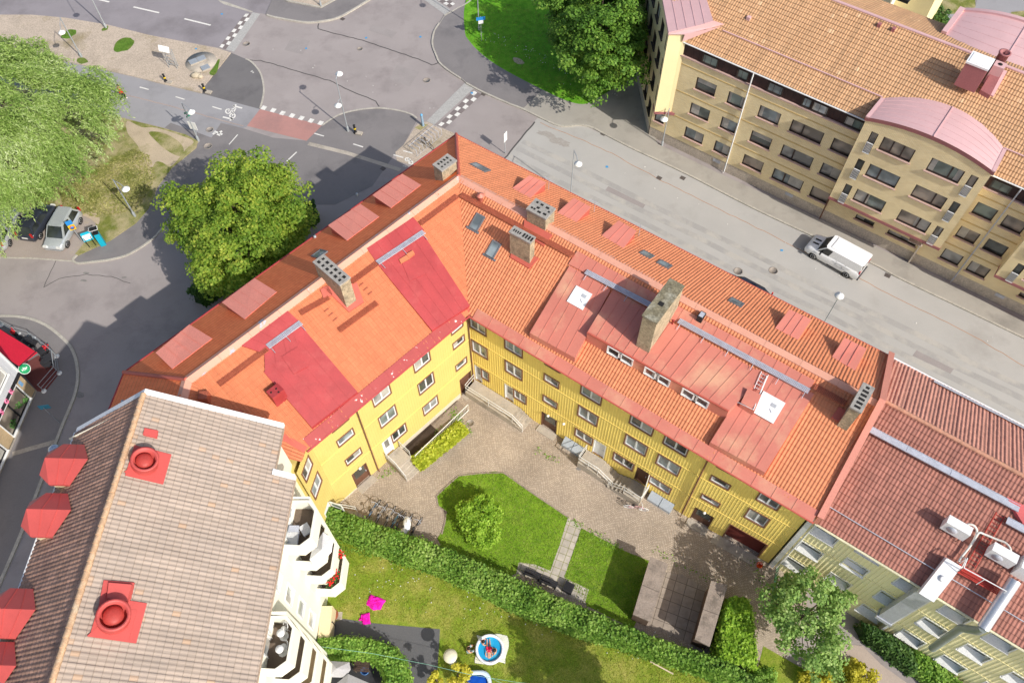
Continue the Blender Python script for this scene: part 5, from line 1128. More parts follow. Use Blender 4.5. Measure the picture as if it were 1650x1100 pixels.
for a, c in ((-5.35, 10.45), (19.55, 23.85)): bar3('gutter', [pt(a, 10.83, .07), pt(c, 10.83, .07)], .06, 0, white_met, H2)
def tpipe(s, ztop, mat, d=.14):
    mb = MB(); mb.tube([pt(s, ztop, .1), pt(s, ztop-.5, d), pt(s, .2, d), pt(s, .1, d+.1)], .055, 6); return mb.obj('down_pipe', mat, H2)
tpipe(1.1, 10.8, white_met); tpipe(10.32, 10.8, brown_trim); tpipe(21.74, 10.8, gang_grey)
# bays
def bay(s0, s1, wins, balc):
    D = 1.15; wl = Wall(pt(s0, 0, D).xy, pt(s1, 0, D).xy); Lb = wl.len; hl = [(a-s0, c-s0, e, f) for a, c, e, f, k in wins]+[(a-s0, c-s0, e, f) for a, c, e, f in balc]
    arch = lambda f: 11.78+.74*(1-abs(2*f-1)**2.0)
    o = facade('bay_wall', wl, 3.75, 11.8, hl, [tan_brick, dark_frame], H2, pitch=0, reveal=.16, rm=1)
    mb = MB(); n = 24
    for i in range(n):
        f0, f1 = i/n, (i+1)/n; mb.quad(wl.pt(f0*Lb, 11.8), wl.pt(f1*Lb, 11.8), wl.pt(f1*Lb, arch(f1)), wl.pt(f0*Lb, arch(f0)))
    mb.quad(pt(s0, 3.75, -.02), pt(s0, 3.75, D), pt(s0, 11.8, D), pt(s0, 11.8, -.02)); mb.quad(pt(s1, 3.75, D), pt(s1, 3.75, -.02), pt(s1, 11.8, -.02), pt(s1, 11.8, D))
    org = wl.pt(0, 0); mb.obj('bay_cheek', tan_brick, o, uvf=lambda v: ((v.x-org.x)*wl.u.x+(v.y-org.y)*wl.u.y+((v.x-org.x)*wl.n.x+(v.y-org.y)*wl.n.y), v.z))
    mb = MB(); mb.obox(pt(s0+.02, 3.6, .02), TU.to_3d()*(s1-s0-.04), WT.n.to_3d()*(D-.04), (0, 0, 8.1)); 
    core = mb.obj('bay_core', plum_panel, o) if False else None
    mb = MB(); mb.obox(pt(s0-.03, 3.5, -.02), TU.to_3d()*(s1-s0+.06), WT.n.to_3d()*(D+.06), (0, 0, .26)); mb.obj('bay_base', pink_dark, o)
    # barrel roof: front arch edge back to the tiles
    mb = MB(); top = lambda f: arch(f)+.3; back = lambda f: (11.62+.62*(1-abs(2*f-1)**2.0), -1.75-1.4*(1-abs(2*f-1)**2.2))
    F = [wl.pt(-.1+f/n*(Lb+.2), top(f/n), .14) for f in range(n+1)]; B = [pt(s0-.05+f/n*(s1-s0+.1), back(f/n)[0]+.08, back(f/n)[1]) for f in range(n+1)]
    vs = F+B; mb.add(vs, [(i, i+1, n+2+i, n+1+i) for i in range(n)], 0, True)
    for i in range(1, n):
        pass
    for fr_ in (.16, .33, .5, .67, .84):
        q3 = [F[i].lerp(B[i], fr_) for i in range(1, n)]; mb.tube([p+Vector((0, 0, .01)) for p in q3], .016, 4, sm=False)
    mb.obox(F[n//2], TU.to_3d()*.06, B[n//2]-F[n//2], (0, 0, .06))
    mb.obj('bay_roof', pink_metal, o)
    mb = MB(); lo = [p-Vector((0, 0, .36))-WT.n.to_3d()*.05 for p in F]
    for i in range(n): mb.quad(lo[i], lo[i+1], F[i+1], F[i]); mb.quad(lo[i]-WT.n.to_3d()*.12, lo[i+1]-WT.n.to_3d()*.12, lo[i+1], lo[i])
    for sgn, sx in ((0, s0), (n, s1)):
        mb.face([F[sgn], B[sgn], B[sgn]-Vector((0, 0, .5)), lo[sgn]]); mb.face([F[sgn], lo[sgn], B[sgn]-Vector((0, 0, .5)), B[sgn]])
    mb.obj('fascia', pink_dark, o)
    up = MB()
    for sx, k in ((0, .25), (n, -.25)):
        P, Q = F[sx], B[sx]; d = TU.to_3d()*k; up.hexa([P, P+d, Q+d, Q] if k > 0 else [P+d, P, Q, Q+d], [P+Vector((0, 0, .1)), P+d+Vector((0, 0, .1)), Q+d+Vector((0, 0, .12)), Q+Vector((0, 0, .12))] if k > 0 else [P+d+Vector((0, 0, .1)), P+Vector((0, 0, .1)), Q+Vector((0, 0, .12)), Q+d+Vector((0, 0, .12))])
    up.obj('verge_flashing', pink_metal, o)
    for a, c, e, f, k in wins: window(wl, a-s0, c-s0, e, f, o, k, casing=dark_frame, frame=dark_frame, pane=rt.choice([gl_grey, gl_tan, gl_sky, gl_green]), depth=.13, tw=0, sill=sill_pink)
    for a, c, e, f in balc:
        w0 = window(wl, a-s0, c-s0, e, f, o, 'single', casing=dark_frame, frame=dark_frame, pane=rt.choice([gl_tan, gl_dark, gl_dark]), depth=.13, tw=0)
        mb = MB(); A0 = wl.pt(a-s0+.02, e, .05); ux = wl.u.to_3d(); ww = c-a-.04
        for z in (.05, 1.0): mb.obox(A0+Vector((0, 0, z)), ux*ww, wl.n.to_3d()*.05, (0, 0, .05))
        for i in range(6): mb.obox(A0+ux*(i*(ww-.05)/5)+Vector((0, 0, .1)), ux*.03, wl.n.to_3d()*.04, (0, 0, .9))
        mb.obj('balcony_rail', white_met, o)
    return o
def bayset(o):
    w_, bl = [], []
    for z1 in (11.08, 8.38, 5.68):
        w_ += [(o+1.67, o+4.05, z1-1.2, z1, 'triple' if z1 > 11 else 'uneven'), (o+5.27, o+7.63, z1-1.2, z1, 'uneven2')]; bl += [(o+.72, o+1.26, z1-2.0, z1), (o+8.07, o+8.6, z1-2.0, z1)]
    return w_, bl
bay(10.4, 19.55, *bayset(10.4)); bay(23.85, 33.0, *bayset(23.85))
# ground-floor door beside the bay
b = MB(); b.obox(pt(18.2, .1, .0), TU.to_3d()*.12, WT.n.to_3d()*.3, (0, 0, 2.3)); b.obox(pt(17.3, 2.4, 0), TU.to_3d()*1.1, WT.n.to_3d()*.5, (0, 0, .08)); b.obj('door_canopy', plinth_t, H2)
b = MB()
for s, z in ((-.2, .62), (6.8, .75), (24.9, .7)): b.obox(pt(s, z, -.04), TU.to_3d()*.7, WT.n.to_3d()*.05, (0, 0, .3))
b.obj('plinth_vent', gang_grey, H2)
# west end: corner oriel and west wall
WW = Wall((12.45, 66.0), (12.83, 55.75))
hw = []
for j, zz in enumerate((1.78, 4.43, 7.08, 9.6)):
    for i in range(4):
        s = WW.len-1.75-i*2.25-(j % 2)*.3; hw.append((s, s+1.15, zz, zz+1.35, 'single'))
facade('wall', WW, 1.1, 11.9, [h[:4] for h in hw], [tan_brick, dark_frame], H2, pitch=0, reveal=.16, rm=1); facade('plinth', WW, 0, 1.1, [], [plinth_t, plinth_t], H2, pitch=0)
for h in hw: window(WW, h[0], h[1], h[2], h[3], H2, 'single', casing=dark_frame, frame=dark_frame, pane=gl_dark, depth=.13, tw=0, sill=dark_frame)
OS = Wall((12.80, 54.66), (13.93, 54.62)); facade('oriel_wall', OS, 3.7, 11.85, [], [tan_render, tan_render], H2, pitch=0)
OW = Wall((12.83, 55.76), (12.80, 54.66)); facade('oriel_wall', OW, 3.7, 11.85, [(.3, .85, 4.6, 6.1), (.3, .85, 7.3, 8.8), (.3, .85, 9.8, 11.2)], [tan_brick, dark_frame], H2, pitch=0, rm=1)
OE = Wall((13.93, 54.62), (14.3, 54.7)); b = MB(); b.prism([(12.78, 54.64), (13.95, 54.6), (14.6, 54.4), (13.9, 55.4), (12.8, 55.8)], 3.45, 3.72); b.obj('bay_base', pink_dark, H2)
b = MB(); b.prism([(12.86, 54.72), (13.9, 54.68), (14.25, 54.62), (14.0, 56), (12.9, 56)], 3.6, 11.8); b.obj('oriel_core', tan_render, H2)
b = MB(); n = 10; A_ = [Vector((12.72, 54.5+i*1.1, 11.9)) for i in range(n+1)]; Bk = [Vector((16.2-.05*i, 54.9+i*1.1, 12.55-.0*i)) for i in range(n+1)]
b.hexa([A_[0]-Vector((0, 0, .25)), A_[-1]-Vector((0, 0, .25)), Bk[-1]-Vector((0, 0, .6)), Bk[0]-Vector((0, 0, .6))][::-1], [A_[0], A_[-1], Bk[-1], Bk[0]][::-1])
for i in range(1, 5): f = i/5; b.obox(A_[0].lerp(Bk[0], f), (.03, 0, 0), A_[-1]-A_[0], (0, 0, .035))
b.obj('oriel_roof', pink_metal, H2)
P = [Vector((12.72, 54.45, 11.75)), Vector((14.0, 54.35, 11.8)), Vector((17.2, 55.1, 12.15)), Vector((16.2, 54.95, 12.6))]
b = MB(); b.face(P); b.face([Vector((13.95, 54.5, 11.0)), Vector((17.1, 55.0, 12.1)), Vector((14.0, 54.35, 11.82))][::1]); b.obj('verge_flashing', pink_metal, H2)
# roof equipment: white-topped fan box, plum chimney box, round flue
def rbox(px, py, z, sx, sy, h, mat, top=None, lid=None, name='fan_box'):
    c = g(px, py, z); b = MB(); b.box((c.x, c.y, z-h), (sx, sy, h), WT.rz); o = b.obj(name, mat, H2)
    if lid: k = MB(); k.box((c.x, c.y, z), (sx*1.06, sy*1.06, .14), WT.rz); k.box((c.x, c.y, z+.14), (sx*.86, sy*.86, .04), WT.rz); k.obj('lid', lid, o)
    return o
rbox(1579, 100, 15.2, 1.5, 1.35, 1.9, pink_dark, lid=white_met)
o = rbox(1612, 104, 14.9, .75, .7, 1.6, pink_metal, name='flue_box'); c = g(1612, 104, 14.9); k = MB(); k.lathe((c.x, c.y, 14.9), [(.16, 0), (.16, .02), (0, .02)], 10); k.obj('flue', soot, o)
b = MB(); P = [(1603, 108, 1.1), (1617, 114, 1.1), (1596, 154, .35), (1580, 145, .35)]; T = [lifted(RT1, x, y, h) for x, y, h in P]; plate_into(b, RT1, T); b.obj('duct', pink_dark, H2)
b = MB(); T = [lifted(RT1, x, y, h) for x, y, h in ((1617, 112, .3), (1623, 115, .3), (1601, 155, .15), (1595, 152, .15))]; plate_into(b, RT1, T); b.obj('flashing', pink_metal, H2)
c = g(1619, 86, 15.3); b = MB(); b.lathe((c.x, c.y, 13.6), [(.36, 0), (.36, 1.7), (.42, 1.7), (.42, 1.78), (.3, 1.78), (.3, 1.5), (0, 1.5)], 18); b.obj('round_flue', pink_dark, H2)
for px, py in ((1418, 38), (1441, 45)):
    P = lifted(RT1, px, py, .25); b = MB(); b.box((P.x, P.y, P.z-.3), (.25, .3, .3), WT.rz); b.obj('roof_vent', pink_dark, H2)
c = lifted(RT1, 1207, 28, .2); b = MB(); b.box((c.x, c.y, c.z-.3), (.3, .3, .35), WT.rz); b.obj('roof_vent', pink_metal, H2)
# north side: barrel roof of the rear bay
b = MB(); n = 20; s0, s1 = 11.7, 20.9
Fa = [pt(s0+(s1-s0)*i/n, 12.15+.85*(1-abs(2*i/n-1)**2), -15.0) for i in range(n+1)]; Ba = [pt(s0+(s1-s0)*i/n, 12.75+.45*(1-abs(2*i/n-1)**2), -10.2+1.2*(1-abs(2*i/n-1)**2)) for i in range(n+1)]
b.add(Fa+Ba, [(i+1, i, n+1+i, n+2+i) for i in range(n)], 0, True)
for fr_ in (.2, .4, .6, .8): b.tube([Fa[i].lerp(Ba[i], fr_)+Vector((0, 0, .01)) for i in range(n+1)], .016, 4, sm=False)
b.obox(Fa[n//2], TU.to_3d()*.06, Ba[n//2]-Fa[n//2], (0, 0, .06))
for i in range(n): b.hexa([Fa[i]+WT.n.to_3d()*.25, Fa[i]-WT.n.to_3d()*.1, Fa[i+1]-WT.n.to_3d()*.1, Fa[i+1]+WT.n.to_3d()*.25], [p+Vector((0, 0, .18)) for p in (Fa[i]+WT.n.to_3d()*.25, Fa[i]-WT.n.to_3d()*.1, Fa[i+1]-WT.n.to_3d()*.1, Fa[i+1]+WT.n.to_3d()*.25)])
b.hexa([Fa[0], Fa[0]-TU.to_3d()*.4, Ba[0]-TU.to_3d()*.4, Ba[0]], [p+Vector((0, 0, .2)) for p in (Fa[0], Fa[0]-TU.to_3d()*.4, Ba[0]-TU.to_3d()*.4, Ba[0])])
b.obj('rear_bay_roof', pink_metal, H2)
b = MB(); b.prism([tuple(pt(s, 0, -d).xy) for s, d in ((s0, 13.9), (s1, 13.9), (s1, 15.0), (s0, 15.0))], 0, 12.2); b.obj('rear_bay', tan_render, H2)
# --- beyond the ridge at the top edge: neighbouring wing, lawn, path, shrub
H2b = thing('apartment_block', 'cream and yellow house end with white balconies behind the tan block', 'apartment block', tuple(g(1468, 12, 0)))
def zb_(px, py, z): c = g(px, py, z); return c
b = MB(); c = g(1478, 8, 6); b.box((c.x+1.5, c.y+3.5, 0), (4.2, 6.5, 9), math.radians(-37)); b.obj('wall', tan_render, H2b)
b = MB(); c = g(1440, 2, 7); b.box((c.x, c.y+3, 4), (3.0, 4.2, 3.6), math.radians(-37)); b.obj('balcony', white_ren, H2b)
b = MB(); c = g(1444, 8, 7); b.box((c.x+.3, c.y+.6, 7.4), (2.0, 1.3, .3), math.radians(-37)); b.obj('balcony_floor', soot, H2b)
sheet('lawn', [(1490, 30), (1500, -30), (1570, -30), (1572, 12), (1545, 22), (1520, 24)], 0.02, dry_grass, 'stuff')
sheet('lawn', [(1630, 20), (1720, 10), (1720, 90), (1600, 60), (1618, 40)], 0.02, dry_grass, 'stuff')
sheet('path', [(1440, 90), (1490, 28), (1520, 24), (1545, 22), (1572, 10), (1580, -30), (1700, -30), (1690, 15), (1630, 18), (1590, 60), (1500, 110)], 0.016, cycle_grey)
# ------------------------------------------------------------------ pale green house at the end of the street row
PD = math.radians(-36.6); PA = V2((16.78, 15.72)); PU = Vector((math.cos(PD), math.sin(PD))); WP = Wall(PA, PA+PU*24); pp = WP.pt
H3 = thing('row_house', 'pale green timber house with brown-red tiled roof, duct and white fan units', 'house', (28, 14, 0))
hp = []
PR = [(7.05, 8.3), (4.2, 5.4), (1.25, 2.45)]
for s0 in (.55, 5.5, 8.05, 10.5, 13.0, 15.5):
    for z0, z1 in PR: hp.append((s0, s0+1.3, z0, z1, 'single'))
hp += [(2.93, 4.2, 8.05, 8.35, 'single'), (2.93, 4.2, 5.6, 6.7, 'single'), (2.93, 4.2, 2.75, 3.85, 'single')]
facade('wall', WP, 0.0, 9.15, [h[:4] for h in hp], [pale_clad, white_sill], H3, pitch=0.24, depth=.022, batten=.22, reveal=.34, s1=24, rm=1)
for h in hp: window(WP, h[0], h[1], h[2], h[3], H3, 'single', casing=white_sill, frame=white_frame, pane=rt.choice([gl_light, gl_grey, gl_sky, gl_light]), depth=.3, tw=.07, sill=white_sill, apron=.34)
b = MB()
for z in (2.75, 5.7): b.obox(pp(0, z, 0), PU.to_3d()*24, WP.n.to_3d()*.035, (0, 0, .06))
b.obj('string_course', M('pale_trim', (0.8, 0.72, 0.4), var=.03), H3)
dpn = 12.05
b = MB(); b.prism([tuple(pp(s, 0, -d).xy) for s, d in ((.02, .3), (24, .3), (24, dpn-.6), (.02, dpn-.6))], 0, 9.0); b.obj('core', pale_clad, H3)
PE0, PE1 = pp(0, 9.12, .42), pp(26, 9.12, .42)
RP = Roof(PE0, PE1, pp(0, 12.85, -6.35)); RPs = Roof(pp(26, 9.3, -12.15), pp(0, 9.3, -12.15), pp(0, 12.85, -6.35))
sp = lambda rf, s, z, d: rf.st(pp(s, z, d))
dl_ = .62   # the party wall runs slightly off square
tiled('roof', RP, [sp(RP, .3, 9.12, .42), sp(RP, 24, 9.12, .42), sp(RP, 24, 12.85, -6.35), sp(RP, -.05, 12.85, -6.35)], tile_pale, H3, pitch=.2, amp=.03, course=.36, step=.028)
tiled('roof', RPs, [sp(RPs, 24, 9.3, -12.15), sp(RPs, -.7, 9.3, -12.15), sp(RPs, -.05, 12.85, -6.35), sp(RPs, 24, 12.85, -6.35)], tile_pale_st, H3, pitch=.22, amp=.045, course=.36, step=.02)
b = MB(); rr = random.Random(9)
for i in range(58):
    s = -.05+i*.4; b.tube([pp(s, 12.88, -6.35), pp(s+.42, 12.91, -6.35)], .12, 7)
b.obj('ridge_tiles', M('ridge_pink', (0.58, 0.30, 0.2), var=.2, scale=3, stain=(0.62, .42, .12), stain_scale=1.2, stain_lo=.62, stain_hi=.7), H3)
b = MB(); b.tube([pp(-.7, 9.3, -12.23), pp(24, 9.3, -12.23)], .08, 6); b.obj('gutter', white_met, H3)
b = MB(); b.obox(RPs.pt(.2, .35, .14), RPs.u*23.5, RPs.v*.28, RPs.n*.02); b.obj('snow_guard', gang_grey, H3)
b = MB(); b.tube([pp(.3, 9.12, .5), pp(24, 9.12, .5)], .07, 6); b.obj('gutter', M('gutter_cream', (.7, .66, .45)), H3)
b = MB(); b.obox(pp(-.02, 0, .0), PU.to_3d()*.28, WP.n.to_3d()*.2, (0, 0, 9.0)); b.tube([pp(.42, 9.0, .5), pp(.42, 8.6, .12), pp(.42, .2, .12)], .05, 6); b.obj('corner_board', white_sill, H3)
def prail(a, c, mat, r=.03, h=.12): P, Q = RP.hit(*a, h), RP.hit(*c, h); mb = MB(); mb.tube([P, Q], r, 6); k = 6; [mb.tube([P.lerp(Q, i/k), P.lerp(Q, i/k)-RP.n*.12], .015, 4) for i in range(k+1)]; return mb.obj('snow_rail', mat, H3)
prail((1330, 812), (1514, 922), gang_grey); prail((1530, 930), (1650, 1001), gang_grey)
def pgang(a, c, wd=.42, h=.3):
    P, Q = lifted(RP, *a, h), lifted(RP, *c, h); d = (Q-P).normalized(); q = Vector((0, 0, 1)).cross(d).normalized()*wd; mb = MB()
    mb.obox(P-q/2, Q-P, q, (0, 0, .03)); mb.obox(P-q/2, Q-P, q*.06, (0, 0, .08)); mb.obox(P+q*.44, Q-P, q*.06, (0, 0, .08)); n = int((Q-P).length/2.4)
    for i in range(1, n): mb.obox(P+d*i*2.4-q/2, d*.03, q, (0, 0, .045))
    o = mb.obj('roof_gangway', gang_grey, H3); pb = MB()
    for i in range(n+1): c2 = P.lerp(Q, i/n); pb.tube([c2, drop(RP, c2)], .02, 4)
    pb.obj('bracket', gang_red, o)
pgang((1393, 687), (1642, 820)); pgang((1622, 838), (1700, 880))
# white duct down the facade and the round steel flue
Hd = (.95, .55)
duct = MB(); A1, A2 = RP.hit(1537, 905, .45), RP.hit(1492, 962, .45)
d = (A2-A1).normalized(); q = RP.u*.8
duct.obox(A1-q/2-RP.n*.4, q, A2-A1, RP.n*.5); o = duct.obj('duct', white_met, H3)
s, z = WP.at(1492, 958, .6)
k = MB(); k.obox(pp(s-.42, 3.3, .05), PU.to_3d()*.8, WP.n.to_3d()*.5, (0, 0, 5.7)); k.obox(pp(s-.5, 3.0, .03), PU.to_3d()*.95, WP.n.to_3d()*.6, (0, 0, .3)); k.obj('duct_riser', gang_grey, o)
k = MB(); k.obox(pp(s+.42, 0.2, .02), PU.to_3d()*.12, WP.n.to_3d()*.35, (0, 0, 8.8)); k.obj('corner_board', white_sill, o)
c = RP.hit(1519, 932, .55); k = MB(); k.lathe(c, [(.17, -.05), (.17, .08), (.1, .1), (0, .1)], 12, ax=tuple(RP.n)); k.obj('inspection_cap', white_met, o)
P = RP.hit(1636, 934, .75); Q = RP.hit(1584, 1012, .75)
k = MB(); k.tube([P, Q], .3, 14); o = k.obj('flue_pipe', M('galv_bright', (.66, .68, .70), rough=.35, metal=.5, var=.06), H3)
s2, z2 = WP.at(1584, 1016, .8); s3, z3 = WP.at(1502, 1042, .35)
k = MB(); k.tube([Q, Q-Vector((0, 0, .5)), pp(s2-.5, 7.7, .55), pp(s3, z3+.1, .45)], .22, 12); k.obj('flue_bend', M('galv_dull', (.30, .34, .33), rough=.4, metal=.4, var=.1), o)
k = MB(); c = RP.hit(1645, 905, .9); k.box((c.x+.6, c.y-.2, c.z-1.2), (1.0, .9, 1.2), PD); k.obj('fan_housing', white_met, H3)
# split air-conditioning units
def acunit(px, py):
    P = lifted(RP, px, py, .55); o = thing('fan_unit', '', '', (0, 0, 0)); bpy.data.objects.remove(o)
    mb = MB(); ux = PU.to_3d(); uy = Vector((-PU.y, PU.x, 0)); c = P-Vector((0, 0, .35))
    mb.obox(c-ux*.62-uy*.26, ux*1.24, uy*.52, (0, 0, .85)); ac = mb.obj('fan_unit', white_met, H3)
    f = MB(); f.lathe(c-uy*.26-ux*.16+Vector((0, 0, .42)), [(.27, 0), (.27, .02), (.0, .025)], 18, ax=tuple(-uy)); f.obj('fan_grille', gang_grey, ac)
    l = MB()
    for e in (-.4, .4): l.obox(c+ux*e-uy*.3-Vector((0, 0, .06)), ux*.05, uy*.7, (0, 0, .05)); l.tube([c+ux*e-uy*.3-Vector((0, 0, .05)), drop(RP, c+ux*e-uy*.3)], .02, 4)
    l.obj('bracket', black_m, ac)
    return ac
acunit(1540, 851); acunit(1613, 895)
def hose(pts, r=.06):
    P = [lifted(RP, x, y, h) for x, y, h in pts]; sm = []
    for i in range(len(P)-1):
        p0, p1, p2, p3 = P[max(i-1, 0)], P[i], P[i+1], P[min(i+2, len(P)-1)]
        for j in range(5): t = j/5; sm.append(0.5*((2*p1)+(p2-p0)*t+(2*p0-5*p1+4*p2-p3)*t*t+(3*p1-p0-3*p2+p3)*t*t*t))
    sm.append(P[-1]); mb = MB(); mb.tube(sm, r, 7); return mb.obj('hose', M('hose_white', (.7, .68, .62), var=.05), H3)
hose([(1551, 848, .4), (1560, 844, .55), (1570, 847, .5), (1574, 857, .35), (1566, 875, .3), (1550, 896, .3), (1545, 904, .4)]); hose([(1570, 870, .3), (1577, 858, .4), (1586, 860, .3), (1605, 868, .25), (1620, 874, .3), (1628, 884, .4), (1626, 893, .4)]); hose([(1553, 898, .4), (1556, 901, .5), (1549, 915, .5)], .03)
# red ladder and red gangway with white guard rail
mb = MB()
for e in (-.2, .22): mb.tube([RP.hit(1612, 828, .1)+RP.u*e, RP.hit(1564, 912, .1)+RP.u*e], .025, 5)
A1, A2 = RP.hit(1612, 828, .1), RP.hit(1564, 912, .1)
for i in range(14): c = A1.lerp(A2, (i+.5)/14); mb.tube([c-RP.u*.2, c+RP.u*.22], .018, 4)
red_l = M('ladder_red', (.5, .06, .045), var=.1)
mb.obj('roof_ladder', red_l, H3)
A1, A2 = lifted(RP, 1543, 914, .3), lifted(RP, 1610, 951, .3); mb = MB(); q = Vector((0, 0, 1)).cross(A2-A1).normalized()*.55
for i in range(5): mb.obox(A1+q*(i/5-.5), A2-A1, q*.1, (0, 0, .04))
for i in range(30): mb.obox(A1.lerp(A2, i/30)-q*.5-Vector((0, 0, .02)), (A2-A1)/60, q, (0, 0, .03))
o = mb.obj('roof_gangway', red_l, H3)
rail([A1-q*.6, (A1+A2)/2-q*.6, A2-q*.6], o, .9, white_met, 'guard_rail', bars=(1.0,)); rail([A1+q*.5, A1-q*.6], o, .9, white_met, 'guard_rail', bars=(1.0,))
plate('roof_box', RP, [(1622, 800, .2), (1680, 828, .2), (1680, 850, .3), (1648, 842, .3)], M('red_box', (.62, .14, .14)), H3)
# ------------------------------------------------------------------ cream white block with octagonal balconies (lower left)
wa = math.radians(-92.3); US = Vector((math.cos(wa), math.sin(wa), 0)); UEa = Vector((-US.y, US.x, 0))
H4 = thing('apartment_block', 'cream white block with faded tile roof, red hooded dormers and octagonal balconies', 'apartment block', (-18, 10, 0))
RN = g(232, 635, 17.4); EN = g(456, 690, 13.3); EM = g(438, 765, 13.3); EM2 = g(475, 773, 12.7); WN = g(122, 697, 13.3)
LSO = 24.0
RSo = RN+US*LSO; 
REs = Roof(EN+US*LSO, EN, RN); RWs = Roof(WN, WN+US*LSO, RN)
q = lambda rf, P: rf.st(P)
tiled('roof', REs, [q(REs, EN), q(REs, RN), q(REs, RSo), q(REs, EN+US*LSO)], tile_white, H4, pitch=.22, amp=.03, course=.36, step=.025)
a0 = q(REs, EM2); tiled('roof', REs, [a0, (a0[0], 0.0), (0.0, 0.0), (0.0, a0[1])], tile_white, H4, pitch=.22, amp=.03, course=.36, step=.025)
tiled('roof', RWs, [q(RWs, WN), q(RWs, RN), q(RWs, RSo), q(RWs, WN+US*LSO)], tile_brown, H4, pitch=.22, amp=.03, course=.36, step=.025)
mb = MB()
for i in range(60): P = RN+US*(i*.4); mb.tube([P+Vector((0, 0, .05)), P+US*.42+Vector((0, 0, .09))], .14, 7)
mb.obj('ridge_tiles', M('ridge_clay', (.55, .36, .22), var=.2, scale=3, fine=.2, stain=(.5, .42, .3), stain_scale=1.5), H4)
mb = MB()
for P, Q in ((WN, RN), (RN, EN)):
    d = Q-P; n = US*-.3
    mb.hexa(*( (lambda B: (B, [p+Vector((0, 0, .24)) for p in B]))([P-Vector((0, 0, .2)), P+n-Vector((0, 0, .2)), Q+n-Vector((0, 0, .2)), Q-Vector((0, 0, .2))] if d.cross(n).z < 0 else [P-Vector((0, 0, .2)), Q-Vector((0, 0, .2)), Q+n-Vector((0, 0, .2)), P+n-Vector((0, 0, .2))])))
P = REs.pt(a0[0], a0[1]); Q = REs.pt(a0[0], 0.05); mb.hexa([P-Vector((0, 0, .3)), Q-Vector((0, 0, .3)), Q-Vector((0, 0, .3))-US*.3, P-Vector((0, 0, .3))-US*.3], [P+Vector((0, 0, .12)), Q+Vector((0, 0, .12)), Q+Vector((0, 0, .12))-US*.3, P+Vector((0, 0, .12))-US*.3])
mb.obj('barge_board', white_met, H4)
mb = MB(); mb.tube([REs.pt(a0[0], a0[1]-.05, -.05), REs.pt(0, a0[1]-.05, -.05)], .07, 6); mb.tube([REs.pt(a0[0], -.05, -.05), REs.pt(LSO, -.05, -.05)], .07, 6); mb.obj('gutter', M('gutter_brown', (.36, .27, .2)), H4)
mb = MB(); mb.tube([RWs.pt(0, -.05, 0), RWs.pt(LSO, -.05, 0)], .08, 6); mb.obj('gutter', white_met, H4)
XW = -11.95; 
def xw(y): return XW+(y-16.6)*.0401
WE = Wall((xw(0), 0), (xw(16.6), 16.6)); WE1 = Wall((-12.8, 16.6), (-12.75, 18.85)); WN_ = Wall((-12.75, 18.85), (-23.9, 18.9))
b = MB(); b.prism([(xw(0)-.3, 0), (xw(16.6)-.3, 16.4), (-13.1, 16.4), (-13.05, 18.6), (-23.6, 18.7), (-23.9, -4)], -.5, 12.9); b.obj('core', white_ren, H4)
wl_h = []
for y in (14.9, 13.9, 12.2, 11.6): pass
for zt in (12.0, 9.3, 6.6, 3.9):
    wl_h += [(14.0, 14.9, zt-2.1, zt), (15.1, 15.8, zt-1.3, zt), (8.2, 9.1, zt-2.1, zt), (9.3, 9.9, zt-1.3, zt), (11.3, 12.2, zt-1.4, zt)]
facade('wall', WE, 0, 12.7, wl_h, [white_ren, white_ren], H4, pitch=1.1, depth=.006, batten=.03, reveal=.1, rm=1)
facade('wall', WE1, 0, 13.3, [], [white_ren, white_ren], H4, pitch=0)
facade('wall', WN_, 0, 13.3, [], [white_ren, white_ren], H4, pitch=0)
b = MB(); wg = [WN_.pt(0, 13.3), WN_.pt(WN_.len, 13.3), Vector((RN.x, 18.87, 17.3))]; b.face(wg); b.obj('gable', white_ren, H4)
for h in wl_h: window(WE, h[0], h[1], h[2], h[3], H4, 'single', casing=white_frame, frame=white_frame, pane=gl_light, depth=.06, tw=.05)
# octagonal balconies
zr_ = lambda x, y: (400+x/7.333, 800+y/7.333); zq_ = lambda x, y: (400+x/6.875, 940+y/6.875)
PL1 = [g2(*zr_(*p), 11.4) for p in ((540, 60), (700, 60), (780, 160), (725, 480), (605, 570), (430, 560))]
PL2 = [g2(*zq_(*p), 11.4) for p in ((240, 375), (405, 385), (485, 490), (420, 850), (295, 940), (110, 930))]
def balcony(plan, zt, floor_mat, name='balcony'):
    P = [Vector(p) for p in plan]; yN, yS = P[0].y, P[-1].y; P[0].x = xw(yN)-.05; P[-1].x = xw(yS)-.05; c = sum(P, Vector((0, 0)))/6
    off = []
    n = len(P); inn = P; th = .16
    for i in range(n):
        if i == 0: d = (P[1]-P[0]).normalized(); off.append(P[0]+Vector((-d.y, d.x))*th)
        elif i == n-1: d = (P[-1]-P[-2]).normalized(); off.append(P[-1]+Vector((-d.y, d.x))*th)
        else:
            d1, d2 = (P[i]-P[i-1]).normalized(), (P[i+1]-P[i]).normalized(); m_ = (Vector((-d1.y, d1.x))+Vector((-d2.y, d2.x))).normalized(); off.append(P[i]+m_*th/max(.4, m_.dot(Vector((-d1.y, d1.x)))))
    mb = MB()
    for i in range(n-1):
        B = [inn[i], inn[i+1], off[i+1], off[i]]; ar = (B[1]-B[0]).cross(B[2]-B[1])
        if ar < 0: B = B[::-1]
        mb.hexa([v3(p, zt-1.22) for p in B], [v3(p, zt) for p in B])
    o = mb.obj(name, white_ren, H4)
    f = MB(); f.prism([tuple(p) for p in inn], zt-1.3, zt-1.05); f.obj('balcony_floor', floor_mat, o)
    return o, c
